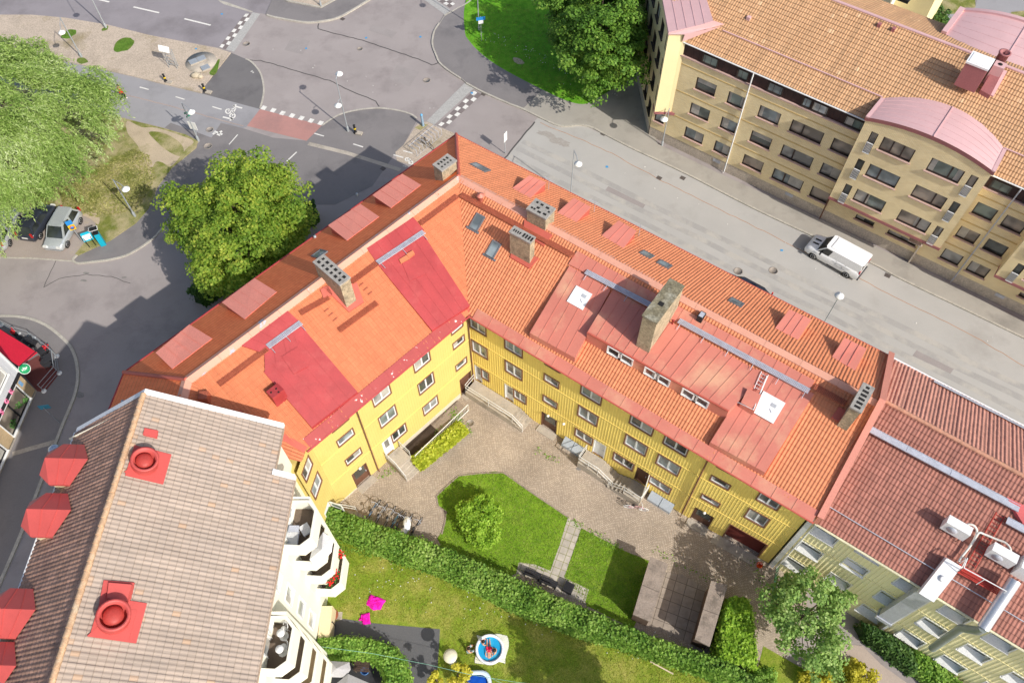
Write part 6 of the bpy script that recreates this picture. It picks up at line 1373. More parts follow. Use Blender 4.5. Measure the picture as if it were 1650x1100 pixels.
fl_b = M('floor_brown', (.16, .12, .09), var=.15, scale=1.5, fine=.1); fl_t = M('floor_tan', (.42, .31, .2), var=.15, scale=1.5, fine=.1)
BAL = []
for i in range(4): BAL.append(balcony(PL1, 11.4-2.75*i, fl_b)); 
for i in range(4): BAL.append(balcony(PL2, 11.4-2.8*i, fl_b if i < 2 else fl_t))
# cheek walls beside the terraces
b = MB(); yN = PL1[0][1]+.1; b.obox((xw(yN)-.02, yN, 0), (1.0, 0, 0), (0, .2, 0), (0, 0, 11.4)); yN = PL2[0][1]+.1; b.obox((xw(yN)-.02, yN, 0), (.85, 0, 0), (0, .2, 0), (0, 0, 11.4)); b.obj('cheek_wall', white_ren, H4)
b = MB(); b.obox((xw(12.6), 10.4, 0), (.7, 0, 0), (0, 2.6, 0), (0, 0, 1.3)); b.obj('plinth', cream_in, H4)
# cowls and flashings on the roof
def cowl(px, py, r, h):
    P = lifted(REs, px, py, h); base = drop(REs, P); o = MB()
    o.obox(base-REs.u*r*1.25-REs.v*r*1.7+REs.n*.06, REs.u*r*2.5, REs.v*r*2.8, REs.n*.05); ax = (REs.n+Vector((0, 0, .5))).normalized(); ob = o.obj('roof_cowl', metal_cowl, H4)
    k = MB(); k.lathe(base, [(r, 0), (r*.92, h*.8), (r*1.02, h), (r*.8, h*.98), (r*.78, h*.35), (0, h*.3)], 26, ax=tuple(ax)); k.obj('cowl_ring', metal_cowl, ob)
    k = MB(); k.lathe(base+ax*h*.62, [(r*.62, .0), (r*.6, .08), (r*.3, .16), (0, .18)], 22, ax=tuple(ax)); k.obj('cowl_cap', metal_cowl2, ob)
    return ob
metal_cowl = M('sheet_cowl', (.52, .085, .075), rough=.5, var=.07, scale=1, fine=.05, spec=.4); metal_cowl2 = M('sheet_cowl_cap', (.42, .055, .045), rough=.5, var=.1, scale=2)
cowl(223, 738, .62, .7); cowl(169, 989, .68, .85)
def wplate(name, quad, mat): return plate(name, REs, quad, mat, H4)
wplate('flashing', [(233, 689, .1), (254, 693, .1), (252, 705, .1), (230, 700, .1)], metal_cowl)
wplate('flashing', [(236, 728, .1), (259, 734, .1), (248, 770, .1), (200, 760, .1)], metal_cowl)
wplate('roof_hatch', [(175, 938, .35), (212, 941, .35), (205, 968, .25), (172, 963, .25)], metal_cowl); wplate('flashing', [(167, 934, .09), (216, 938, .09), (207, 975, .09), (160, 970, .09)], metal_cowl)
wplate('flashing', [(190, 978, .1), (221, 982, .1), (207, 1032, .1), (140, 1024, .1)], metal_cowl)
# hooded dormers on the street slope
def hood(px, py):
    A_ = RWs.hit(px, py, .0); z = A_.z+.15; A_ = Vector((A_.x, A_.y, z)); wv = -UEa; B = A_+wv*2.55; hw_ = 1.12; dz = .75; mb = MB()
    n1, n2 = -US*hw_, US*hw_; F = B+wv*.05-Vector((0, 0, dz))
    def E(p, n, k=dz): return p+n-Vector((0, 0, k))
    Ain1, Ain2 = E(A_-wv*-.9, n1), E(A_-wv*-.9, n2)
    cor1, cor2 = E(B+wv*.1, n1*.55), E(B+wv*.1, n2*.55); out1, out2 = E(B-wv*.55, n1), E(B-wv*.55, n2); Bm = B-wv*.35
    mb.face([A_, Bm, out1, Ain1][::-1]); mb.face([A_, Ain2, out2, Bm][::-1]); mb.face([Bm, cor1, out1][::-1]); mb.face([Bm, cor2, cor1][::-1]); mb.face([Bm, out2, cor2][::-1])
    for p, q2 in ((Ain1, out1), (out1, cor1), (cor1, cor2), (cor2, out2), (out2, Ain2)): mb.face([p, q2, q2-Vector((0, 0, .16)), p-Vector((0, 0, .16))])
    for f in (.3, .65):
        for a, c in ((A_.lerp(Bm, f), Ain1.lerp(out1, f)), (A_.lerp(Bm, f), Ain2.lerp(out2, f))): mb.obox(a, wv*.03, c-a, (0, 0, .03))
    o = mb.obj('hooded_dormer', metal_cowl, H4); w_ = MB(); low = [p-Vector((0, 0, .16)) for p in (Ain1, out1, cor1, cor2, out2, Ain2)]; c = sum(low, Vector())/6
    pl = [tuple((c+(p-c)*.9).xy) for p in low]; w_.prism(pl, z-dz-2.3, z-dz-.1); w_.obj('dormer_wall', cream_in, o)
    gl = MB(); f1, f2 = Vector(pl[2]), Vector(pl[3]); d = f2-f1; nn = Vector((d.y, -d.x)).normalized(); nn = nn if nn.dot(Vector((wv.x, wv.y))) > 0 else -nn
    gl.quad(v3(f1+nn*.02+d*.1, z-dz-1.4), v3(f2+nn*.02-d*.1, z-dz-1.4), v3(f2+nn*.02-d*.1, z-dz-.3), v3(f1+nn*.02+d*.1, z-dz-.3)); gl.obj('pane', gl_dark, o)
for x, y in ((144, 741), (117, 823), (60, 983), (29, 1073)): hood(x, y)
# furniture and people-sized things on the terraces
fz = 11.4-1.05
def table_set(px, py, label, grp):
    c = g(px, py, fz+.72); t = thing('cafe_table', label, 'table', (c.x, c.y, fz), 0, grp); b = MB(); b.lathe((c.x, c.y, fz+.68), [(.2, 0), (.2, .04), (0, .045)], 20); b.obj('table_top', white_met, t)
    b = MB(); b.lathe((c.x, c.y, fz), [(.24, 0), (.03, .05), (.03, .68)], 10); b.obj('pedestal', white_met, t)
    return c
def patio_chair(px, py, rz, label, grp):
    c = g(px, py, fz+.45); t = thing('patio_chair', label, 'chair', (c.x, c.y, fz), rz, grp); b = MB(); b.lathe((0, 0, .42), [(.16, 0), (.16, .035), (0, .04)], 14); b.obj('seat', white_met, t, local=True)
    b = MB(); b.tube([(-.2, .1, .45), (-.16, .26, .85), (0, .32, .9), (.16, .26, .85), (.2, .1, .45)], .018, 5); b.tube([(-.08, .28, .87), (-.05, .18, .45)], .012, 4); b.tube([(.08, .28, .87), (.05, .18, .45)], .012, 4); b.obj('backrest', white_met, t, local=True)
    for x, y in ((-.15, -.15), (.15, -.15), (.15, .15), (-.15, .15)): b = MB(); b.tube([(x, y, .42), (x*1.2, y*1.2, 0)], .014, 4); b.obj('leg', white_met, t, local=True)
table_set(452, 1019, 'round white table on the balcony terrace, nearer the yellow house', 'round white balcony tables'); table_set(450, 1045, 'round white table on the balcony terrace, nearer the bottom edge', 'round white balcony tables')
patio_chair(457, 1013, math.radians(-50), 'white wire chair beside the upper round balcony table', 'white wire balcony chairs'); patio_chair(457, 1041, math.radians(-70), 'white wire chair beside the lower round balcony table', 'white wire balcony chairs')
def lounger(px, py, rz, ln, label, nm='sun_lounger'):
    c = g(px, py, fz+.35); t = thing(nm, label, 'sun lounger', (c.x, c.y, fz), rz, 'striped loungers on the terrace'); b = MB(); n = 9
    for i in range(n): b.obox((-.3+i*.6/n, -ln/2, .32), (.6/n*.7, 0, 0), (0, ln, 0), (0, 0, .03))
    b.obj('seat', white_met, t, local=True); b = MB(); b.obox((-.32, -ln/2, .26), (.64, 0, 0), (0, ln, 0), (0, 0, .04)); b.obj('frame', gang_grey, t, local=True)
    for x, y in ((-.28, -ln/2+.05), (.28, -ln/2+.05), (.28, ln/2-.05), (-.28, ln/2-.05)): b = MB(); b.tube([(x, y, .28), (x, y, 0)], .02, 4); b.obj('leg', gang_grey, t, local=True)
lounger(471, 866, 0, .8, 'striped white lounger in the terrace corner by the wall'); lounger(492, 852, math.radians(-55), .5, 'small striped white stool in the middle of the terrace', 'footstool')
c = g(473, 851, fz+.6); t = thing('side_table', 'grey square table between terrace wall and striped lounger', 'table', (c.x, c.y, fz)); b = MB(); b.box((c.x, c.y, fz+.55), (.55, .35, .04)); b.obj('table_top', gang_grey, t)
for dx, dy in ((-.24, -.14), (.24, -.14), (.24, .14), (-.24, .14)): b = MB(); b.box((c.x+dx, c.y+dy, fz), (.04, .04, .55)); b.obj('leg', gang_grey, t)
# white shade sail under the upper terrace
P = [(818, 520), (885, 415), (1005, 500), (985, 650), (800, 842), (725, 742), (760, 600)]; zz_ = 8.9
c = g(*zr_(870, 620), zz_+.35); b = MB(); R_ = [g(*zr_(*p), zz_) for p in P]
for i in range(len(R_)): b.face([c, R_[i], R_[(i+1) % len(R_)]])
t = thing('parasol', 'large white parasol canopy shading the second balcony of the cream block', 'parasol', (c.x, c.y, 7.6)); b.obj('canopy', M('white_canvas', (.84, .84, .84), rough=.8, var=.02), t); b = MB(); b.tube([(c.x, c.y, 7.6), (c.x, c.y, zz_+.3)], .03, 6); b.obj('pole', white_met, t)
# red geraniums in the balcony boxes
def flowers(pts, z, label, n=60):
    b = MB(); k = MB()
    for x, y in pts:
        c = g(x, y, z)
        for i in range(n):
            p = c+Vector((rnd.gauss(0, .12), rnd.gauss(0, .12), rnd.uniform(-.1, .22))); s = rnd.uniform(.03, .06); (b if rnd.random() < .6 else k).sphere(p, s, 5)
    c = g(*pts[0], z); t = thing('flower_box', label, 'flowers', (c.x, c.y, z)); b.obj('blossom', M('geranium_red', (.75, .02, .02), var=.2, scale=4), t); k.obj('leaves', M('geranium_leaf', (.06, .14, .03), var=.3, scale=4), t)
    bx = MB(); bx.tube([g(*p, z-.2) for p in pts] if len(pts) > 1 else [c-Vector((.2, 0, .2)), c+Vector((.2, 0, -.2))], .12, 6); bx.obj('planter', M('planter_brown', (.12, .07, .05)), t)
flowers([(532, 938), (538, 931), (541, 926)], 5.0, 'red geraniums in the balcony corner nearest the lawn'); flowers([(547, 888), (548.5, 894)], 5.0, 'red geraniums at the outer balcony edge beside the hedge'); flowers([(517, 850), (520, 854)], 7.3, 'pink flowers on the narrow balcony below the shade sail', 25)
# metal gate leaning by the garden corner
t = thing('garden_gate', 'dark slatted garden gate standing open beside the cream block', 'gate', tuple(g(512, 1008))); P0, P1 = g(509, 1012), g(541, 1008)
b = MB(); d = P1-P0
for zz in (.15, .4, .65, .9): b.obox(P0+Vector((0, 0, zz)), d, (0, .05, 0), (0, 0, .1))
b.obj('slat', M('slat_brown', (.14, .1, .07), var=.15), t); b = MB(); b.tube([P0, P0+Vector((0, 0, 1.05)), P1+Vector((0, 0, 1.05)), P1], .025, 5); b.obj('frame', black_m, t)
# ------------------------------------------------------------------ shop on the corner at the left edge
WS = Wall((-36.75, 14.0), (-35.58, 29.31)); o0 = WS.len-13.34
H5 = thing('shop', 'brick and light grey corner shop with wide windows and pink letters on a black band', 'shop', (-38, 24, 0))
S = lambda s: s+o0
M('shop_grey', (.62, .63, .66), rough=.7, var=.03)
shop_brick = brickmat('shop_brick', (.55, .38, .2), (.45, .30, .15), (.5, .42, .3))
facade('wall', WS, .3, 2.45, [(S(9.45), S(12.5), .45, 2.42), (S(4.5), S(8.3), .45, 2.42)], [shop_brick, white_frame], H5, pitch=0, reveal=.2, rm=1)
facade('plinth', WS, 0, .3, [], [concrete, concrete], H5, pitch=0, off=.04)
facade('sign_band', WS, 2.45, 2.92, [], [M('band_black', (.025, .025, .028), var=.1), black_m], H5, pitch=0, off=.05)
facade('upper_wall', WS, 2.92, 6.5, [(S(10.6), S(12.6), 3.75, 4.7), (S(5), S(8), 3.75, 4.7)], [MATS['shop_grey'], white_frame], H5, pitch=.6, depth=.01, batten=.05, off=.1, rm=1)
for a, c, z0, z1, k in ((9.45, 12.5, .45, 2.42, 'double'), (4.5, 8.3, .45, 2.42, 'double'), (10.6, 12.6, 3.75, 4.7, 'single'), (5, 8, 3.75, 4.7, 'double')): window(WS, S(a), S(c), z0, z1, H5, k, off=.02 if z0 < 1 else .1, casing=white_frame, frame=black_m if z0 < 1 else white_frame, pane=gl_tan if z0 < 1 else gl_green, depth=.1, tw=.07, sill=white_frame)
b = MB(); b.prism([(-36.9, 14), (-35.9, 28.9), (-50, 37), (-50, 14)], 0, 6.45); b.obj('core', MATS['shop_grey'], H5)
b = MB(); c = WS.pt(WS.len, 0, .06); b.obox((c.x-.02, c.y-.02, 2.9), (.16, 0, 0), (0, .1, 0), (0, 0, 3.6)); b.obj('corner_trim', white_frame, H5)
# pink lettering on the band: rounded strokes of a short word
def glyphs(word, s, z, h, mat):
    G = {'B': [[(0, 0), (0, 1), (.5, .9), (.5, .6), (0, .52), (.55, .42), (.55, .1), (0, 0)]], 'A': [[(0, 0), (.3, 1), (.6, 0)], [(.12, .35), (.48, .35)]], 'R': [[(0, 0), (0, 1), (.5, .9), (.5, .6), (0, .5), (.55, 0)]], 'O': [[(.3, 0), (0, .3), (0, .7), (.3, 1), (.6, .7), (.6, .3), (.3, 0)]], 'S': [[(.55, .85), (.3, 1), (.05, .8), (.5, .3), (.3, 0), (0, .15)]]}
    b = MB()
    for ch in word:
        for stq in G.get(ch, [[(0, 0), (.6, 0), (.6, 1), (0, 1)]]): b.tube([WS.pt(s+x*h, z+y*h, .09) for x, y in stq], .07, 4)
        s += h*.95
    return b.obj('lettering', mat, H5)
for ch_, s_ in (('R', 11.75), ('O', 10.95), ('S', 10.1)): glyphs(ch_, S(s_), 2.48, .42, M('letter_pink', (.85, .22, .38), var=.05))
b = MB(); b.obox(WS.pt(S(12.75), 1.75, .01), WS.u.to_3d()*.25, WS.n.to_3d()*.03, (0, 0, .55)); b.obj('number_plate', M('plate_blue', (.2, .38, .62), var=.2, scale=6), H5)
for s, z in ((10.2, .8), (11.6, 1.0), (12.2, .7)):
    b = MB()
    for i in range(26): p = WS.pt(S(s)+rnd.gauss(0, .14), z+rnd.gauss(.1, .14), -.02+rnd.uniform(-.01, .01)); b.sphere(p, rnd.uniform(.05, .1), 5)
    b.obj('window_plant', M('pot_plant', (.07, .16, .04), var=.35, scale=5), H5)
# round green sign on the corner
c = g(39.5, 594, 2.9); t = thing('hanging_sign', 'round green and white sign on the corner of the shop', 'sign', (c.x, c.y, 2.5)); ax = Vector((.5, -.45, .75)).normalized(); b = MB(); b.lathe(c-ax*.06, [(.36, 0), (.36, .1), (0, .1)], 24, ax=tuple(ax)); b.obj('disc', M('sign_green', (.03, .32, .13), rough=.4, var=.05), t)
b = MB(); b.lathe(c-ax*.05, [(.39, 0), (.39, .07), (.36, .07)], 24, ax=tuple(ax), cap=False); b.obj('rim', white_met, t); e1 = ax.cross(Vector((0, 0, 1))).normalized(); e2 = e1.cross(ax); b = MB()
for k in (-1, 1): b.tube([c+ax*.06+e1*(-.2)+e2*.03*k, c+ax*.06+e1*.02-e2*.08*k, c+ax*.06+e1*.2+e2*.06*k], .025, 4)
b.tube([c+ax*.06-e1*.12-e2*.1, c+ax*.06+e1*.05+e2*.14], .025, 4); b.obj('emblem', white_met, t); b = MB(); b.tube([c-ax*.05, WS.pt(WS.len-.05, c.z-.1, .05)], .025, 4); b.obj('bracket', black_m, t)
# red awning on the north side and the terrace in front of it
A0, A1, A2, A3 = g(-25, 545, 3.2), g(18, 541, 2.7), g(58, 566, 2.5), g(31, 590, 3.4)
t = thing('awning', 'red fabric awning over the terrace of the corner shop', 'awning', (A2.x, A2.y, 2.4)); b = MB(); A0 = A3+(A1-A2)*2.2; far = A2+(A1-A2)*2.2
b.face([A3, A2, far, A0]); b.face([A2, A2-Vector((0, 0, .22)), far-Vector((0, 0, .22)), far]); b.face([A3, A2, A2-Vector((0, 0, .22))]); b.obj('canopy', M('awning_red', (.72, .02, .05), rough=.7, var=.05), t); b = MB(); b.tube([A3, A2], .03, 5); b.tube([A2, far], .03, 5); b.obj('frame', black_m, t)
sheet('terrace_floor', [(28, 592), (62, 572), (70, 580), (97, 600), (72, 632), (60, 630)], 0.106, M('terrace_red', (.16, .05, .045), var=.15))
def fence(pts, label):
    P = [g(x, y, .1) for x, y in pts]; t = thing('railing', label, 'railing', tuple(P[0])); b = MB(); b.tube([p+Vector((0, 0, .95)) for p in P], .025, 5); b.tube([p+Vector((0, 0, .5)) for p in P], .02, 5); b.tube([p+Vector((0, 0, .15)) for p in P], .02, 5); b.obj('rail', steel, t)
    for p in P: b = MB(); b.tube([p, p+Vector((0, 0, 1.0))], .028, 5); b.obj('post', steel, t); b = MB(); b.lathe(p, [(.19, 0), (.19, .05), (0, .06)], 12); b.obj('foot', white_met, t)
fence([(71, 630), (96, 601), (92, 574), (76, 561)], 'steel railing round the shop terrace, ends with white feet'); fence([(76, 561), (54, 545), (30, 538), (2, 524)], 'steel railing along the kerb side of the terrace')
dk = M('terrace_black', (.03, .03, .035), var=.2)
def seat_(px, py, rz, label):
    c = g(px, py, .5); t = thing('terrace_chair', label, 'chair', (c.x, c.y, .1), rz, 'black terrace chairs'); b = MB(); b.box((0, 0, .4), (.48, .48, .07)); b.obj('seat', dk, t, local=True); b = MB(); b.box((0, .24, .47), (.48, .06, .45)); b.obj('backrest', dk, t, local=True)
    for x, y in ((-.2, -.2), (.2, -.2), (.2, .2), (-.2, .2)): b = MB(); b.box((x, y, 0), (.04, .04, .4)); b.obj('leg', dk, t, local=True)
seat_(67, 566, 2.4, 'black chair at the awning corner of the shop terrace'); seat_(77, 587, 1.5, 'black chair near the lowest terrace railing bend'); seat_(55, 552, 2.7, 'black chair behind the flower pot on the shop terrace'); seat_(30, 545, 2.8, 'black chair at the far end of the shop terrace')
def ttab(px, py, label):
    c = g(px, py, .8); t = thing('terrace_table', label, 'table', (c.x, c.y, .1), .6, 'black terrace tables'); b = MB(); b.box((0, 0, .68), (.7, .7, .04)); b.obj('table_top', dk, t, local=True); b = MB(); b.tube([(0, 0, 0), (0, 0, .68)], .04, 6); b.lathe((0, 0, 0), [(.25, 0), (.25, .03), (0, .04)], 10); b.obj('pedestal', dk, t, local=True)
ttab(75, 577, 'black square table in front of the terrace railing corner'); ttab(45, 549, 'black square table beside the red awning edge')
def pot(px, py, label):
    c = g(px, py, .4); t = thing('flower_pot', label, 'flower pot', (c.x, c.y, .1)); b = MB(); b.lathe((c.x, c.y, .1), [(.15, 0), (.2, .35), (.17, .35), (0, .3)], 10); b.obj('pot', dk, t); b = MB(); [b.sphere((c.x+rnd.gauss(0, .1), c.y+rnd.gauss(0, .1), .5+rnd.uniform(0, .2)), rnd.uniform(.04, .07), 5) for i in range(30)]; b.obj('blossom', M('pot_red', (.6, .03, .04), var=.3, scale=6), t)
pot(75, 561, 'pot of red flowers on the terrace railing'); pot(23, 536, 'pot of red flowers at the far terrace railing')
# street name sign leaning by the kerb strip
p = g(95.7, 680.7, .1); tp = g(68, 657, 2.3); t = thing('sign_post', 'blue sign on a thin post between shop and kerb', 'sign', tuple(p)); b = MB(); b.tube([p, p+Vector((0, 0, 2.3))], .03, 6); b.obj('post', steel, t); q_ = p+Vector((0, 0, 2.0)); b = MB(); b.obox(q_+Vector((-.36, .02, 0)), (.72, .12, 0), (0, .03, 0), (0, 0, .5)); b.obj('panel', M('sign_teal', (.05, .25, .36), rough=.4), t)
c = g(87, 724, 1.6); t = thing('traffic_mirror', 'round convex mirror on a pole beside the red hooded dormer', 'mirror', (c.x, c.y, .1)); b = MB(); b.tube([(c.x, c.y, .1), (c.x, c.y, 1.6)], .035, 6); b.obj('post', steel, t); b = MB(); b.lathe((c.x, c.y, 1.55), [(.4, 0), (.4, .06), (.3, .12), (0, .16)], 18, ax=(.3, -.3, .9)); b.obj('mirror_glass', M('mirror_sky', (.62, .68, .74), rough=.1, metal=.7, var=.02), t)
# ------------------------------------------------------------------ planting
import numpy as np
nr = np.random.default_rng(11)
def leaves_obj(name, C, Nn, size, aspect, mat, parent, T=None, kind=None):
    """one small quad per leaf; C centres, Nn facing, T optional long axis"""
    C = np.asarray(C, float); n = len(C); Nn = np.asarray(Nn, float); Nn /= np.linalg.norm(Nn, axis=1)[:, None]+1e-9
    if T is None: T = nr.normal(size=(n, 3))
    T = np.asarray(T, float); T = T-(T*Nn).sum(1)[:, None]*Nn; T /= np.linalg.norm(T, axis=1)[:, None]+1e-9
    B = np.cross(Nn, T); s = np.asarray(size)[:, None] if np.ndim(size) else size
    a, b = T*s*0.5, B*s*0.5*aspect
    V = np.stack([C-a, C+b*1.0-a*0.1, C+a, C-b*1.0-a*0.1], 1).reshape(-1, 3)
    if parent is not None:
        inv = np.array(WM(parent).inverted()); V = V@inv[:3, :3].T+inv[:3, 3]
    me = bpy.data.meshes.new(name); me.vertices.add(4*n); me.vertices.foreach_set('co', V.ravel())
    me.loops.add(4*n); me.loops.foreach_set('vertex_index', np.arange(4*n)); me.polygons.add(n)
    me.polygons.foreach_set('loop_start', np.arange(n)*4); me.polygons.foreach_set('loop_total', np.full(n, 4)); me.update(calc_edges=True)
    me.materials.append(mat); o = bpy.data.objects.new(name, me); COL.objects.link(o)
    if parent is not None: o.parent = parent
    if kind: o['kind'] = kind
    return o
def unit(n): v = nr.normal(size=(n, 3)); return v/np.linalg.norm(v, axis=1)[:, None]
def crown(cen, rad, clumps, per, rc, flat=0.6, hollow=0.55):
    """leaf centres and facings in clumps spread through an uneven ellipsoid"""
    C, Nn = [], []
    d = unit(clumps); rr = hollow+(1-hollow)*nr.random(clumps)**0.5
    wob = 1+0.16*np.sin(d[:, 0]*4.1+1)+0.13*np.sin(d[:, 1]*5.3)+0.1*nr.normal(size=clumps)
    cc = np.array(cen)+d*rr[:, None]*wob[:, None]*np.array(rad)
    for i in range(clumps):
        r = rc*nr.uniform(.6, 1.3); u = unit(per); u[:, 2] = np.abs(u[:, 2])*1.0-.25*nr.random(per)
        C.append(cc[i]+u*np.array([r, r, r*flat])*(nr.random((per, 1))**.35)); Nn.append(u*.6+unit(per)*.55+np.array([0, 0, .5]))
    return np.concatenate(C), np.concatenate(Nn), cc
bark = M('bark', (.13, .1, .075), rough=.9, var=.25, scale=3, fine=.3)
def tree(name, label, base, cen, rad, clumps, per, rc, size, mat, trunk_r=.2, limbs=14, group=None, cat='tree', lm=None, aspect=.75):
    t = thing(name, label, cat, base, 0, group); C, Nn, cc = crown(cen, rad, clumps, per, rc)
    leaves_obj('crown', C, Nn, nr.uniform(.7, 1.3, len(C))*size, aspect, mat, t)
    b = MB(); cen = Vector(cen); base = Vector(base); mid = base.lerp(cen, .55); b.tube([base, base.lerp(mid, .5)+Vector((.05, .04, 0)), mid], trunk_r, 8, r2=trunk_r*.65)
    b.tube([mid, mid.lerp(cen, .6), cen+Vector((0, 0, rad[2]*.6))], trunk_r*.65, 6, r2=.03)
    for i in range(limbs): c = Vector(cc[i]); b.tube([mid.lerp(cen, rnd.uniform(0, .5)), mid.lerp(c, .55)+Vector((0, 0, .3)), c], trunk_r*.35, 5, r2=.02)
    b.obj('trunk', bark, t); return t
G_maple = leafmat('leaf_maple', [(.10, .21, .022), (.2, .34, .04), (.37, .49, .065), (.62, .62, .11)], .45, .45)
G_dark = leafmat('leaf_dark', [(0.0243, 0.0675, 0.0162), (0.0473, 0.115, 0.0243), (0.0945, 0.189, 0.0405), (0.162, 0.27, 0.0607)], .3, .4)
G_park = leafmat('leaf_park', [(.06, .15, .02), (.11, .24, .03), (.2, .36, .05), (.4, .56, .1)], .35, .35)
G_young = leafmat('leaf_young', [(.11, .22, .045), (.2, .35, .08), (.34, .5, .13), (.54, .66, .28)], .35, .8)
G_bush = leafmat('leaf_bush', [(.12, .25, .02), (.22, .4, .03), (.38, .58, .06), (.55, .72, .14)], .35, 1.2)
G_hedge = leafmat('leaf_hedge', [(.06, .15, .02), (.14, .28, .035), (.26, .42, .07), (.45, .58, .17)], .3, .6)
G_hosta = leafmat('leaf_hosta', [(0.22, 0.3, 0.02), (0.38, 0.45, 0.03), (0.55, 0.6, 0.06), (0.7, 0.72, 0.15)], .3, 1.0)
G_yel = leafmat('leaf_yellow', [(0.263, 0.273, 0.021), (0.473, 0.441, 0.0315), (0.651, 0.588, 0.063), (0.788, 0.714, 0.126)], .3, 1.4)
G_willow = leafmat('leaf_willow', [(.10, .19, .03), (.23, .36, .07), (.4, .53, .16), (.66, .74, .42)], .3, .3)
G_grass = leafmat('leaf_grass', [(0.078, 0.195, 0.026), (0.156, 0.312, 0.039), (0.286, 0.468, 0.078), (0.416, 0.585, 0.13)], .3, 1.0)
c = g(388, 362, 6.2); tree('maple_tree', 'broad round maple with yellowing tips beside the yellow house', (c.x+.4, c.y-.6, 0), c, (5.2, 5.6, 3.4), 460, 170, .9, .215, G_maple, .24, 30)
c = g(968, 38, 6.5); tree('park_tree', 'large dark green tree on the lawn beside the tan block', (c.x, c.y, .1), c, (5.0, 6.0, 4.2), 360, 150, 1.0, .26, G_park, .3, 20)
c = g(1302, 988, 3.8); tree('young_tree', 'airy light green young tree in front of the pale green house', (c.x, c.y+.3, 0), c, (2.5, 2.7, 2.0), 150, 62, .5, .19, G_young, .08, 24)
c = g(775, 832, .95); t = tree('round_bush', 'round bright green bush on the courtyard lawn', (c.x, c.y, 0), c, (1.4, 1.55, .95), 190, 110, .42, .15, G_bush, .06, 10, cat='bush')
tree('garden_tree', 'garden tree just below the bottom edge whose shadow falls on the lawn beside the pools', (7.6, 3.6, 0), (7.4, 4.2, 5.6), (2.3, 2.2, 1.9), 110, 90, .6, .26, G_park, .12, 10)
# weeping willow
wc = g(-13, 226, 5.0); W_ = thing('willow_tree', 'large weeping willow with silvery hanging branches over the parked cars', 'tree', (wc.x, wc.y, .06))
C, Nn, T = [], [], []
RWL = 7.5
tufts = []
for i in range(270):
    a = nr.uniform(0, 2*PI); q = math.sqrt(nr.random()); r = RWL*q*(1+.13*math.sin(a*3+1)+.1*math.sin(a*5+.3)); tufts.append((wc.x+r*math.cos(a), wc.y+1.4*r*math.sin(a), 10.4-4.6*q*q+nr.normal()*.8, a, q))
for tx, ty, tz, a, q in tufts:
    lean = Vector((nr.normal()*.5, nr.normal()*.5, 0))
    for s_ in range(int(nr.uniform(11, 20))):
        aa = a+nr.normal()*.5; out = Vector((math.cos(aa), math.sin(aa), 0)); ln = nr.uniform(1.4, 3.2)*(.6+.6*q); p = Vector((tx+nr.normal()*.45, ty+nr.normal()*.45, tz+nr.normal()*.25)); d = (out*(.5+.5*q)+Vector((0, 0, .55))+lean*.4).normalized(); k = int(ln/.16); tone = nr.random()
        for j in range(k):
            f = j/k; d = (d*.84+(Vector((0, 0, -1))+lean*.3+out*.12)*.16*(1+f)).normalized(); p = p+d*.16
            if p.z < .5: break
            for s in range(3):
                C.append((p.x+nr.normal()*.11, p.y+nr.normal()*.11, p.z+nr.normal()*.07)); Nn.append(unit(1)[0]*.8+np.array([out.x*.3, out.y*.3, .7])); T.append((d.x+nr.normal()*.55, d.y+nr.normal()*.55, d.z+nr.normal()*.4))
leaves_obj('crown', C, Nn, nr.uniform(.2, .38, len(C)), .24, G_willow, W_, np.array(T))
b = MB(); b.tube([(wc.x, wc.y, 0), (wc.x+.2, wc.y, 2.5), (wc.x, wc.y+.2, 4.5)], .5, 9, r2=.35)
for i in range(14): a = i*PI/7; b.tube([(wc.x, wc.y, 4+.1*i % 1), (wc.x+2.6*math.cos(a), wc.y+2.6*math.sin(a), 7.4), (wc.x+5.4*math.cos(a), wc.y+5.4*math.sin(a), 7.0)], .16, 5, r2=.03)
b.obj('trunk', bark, W_)
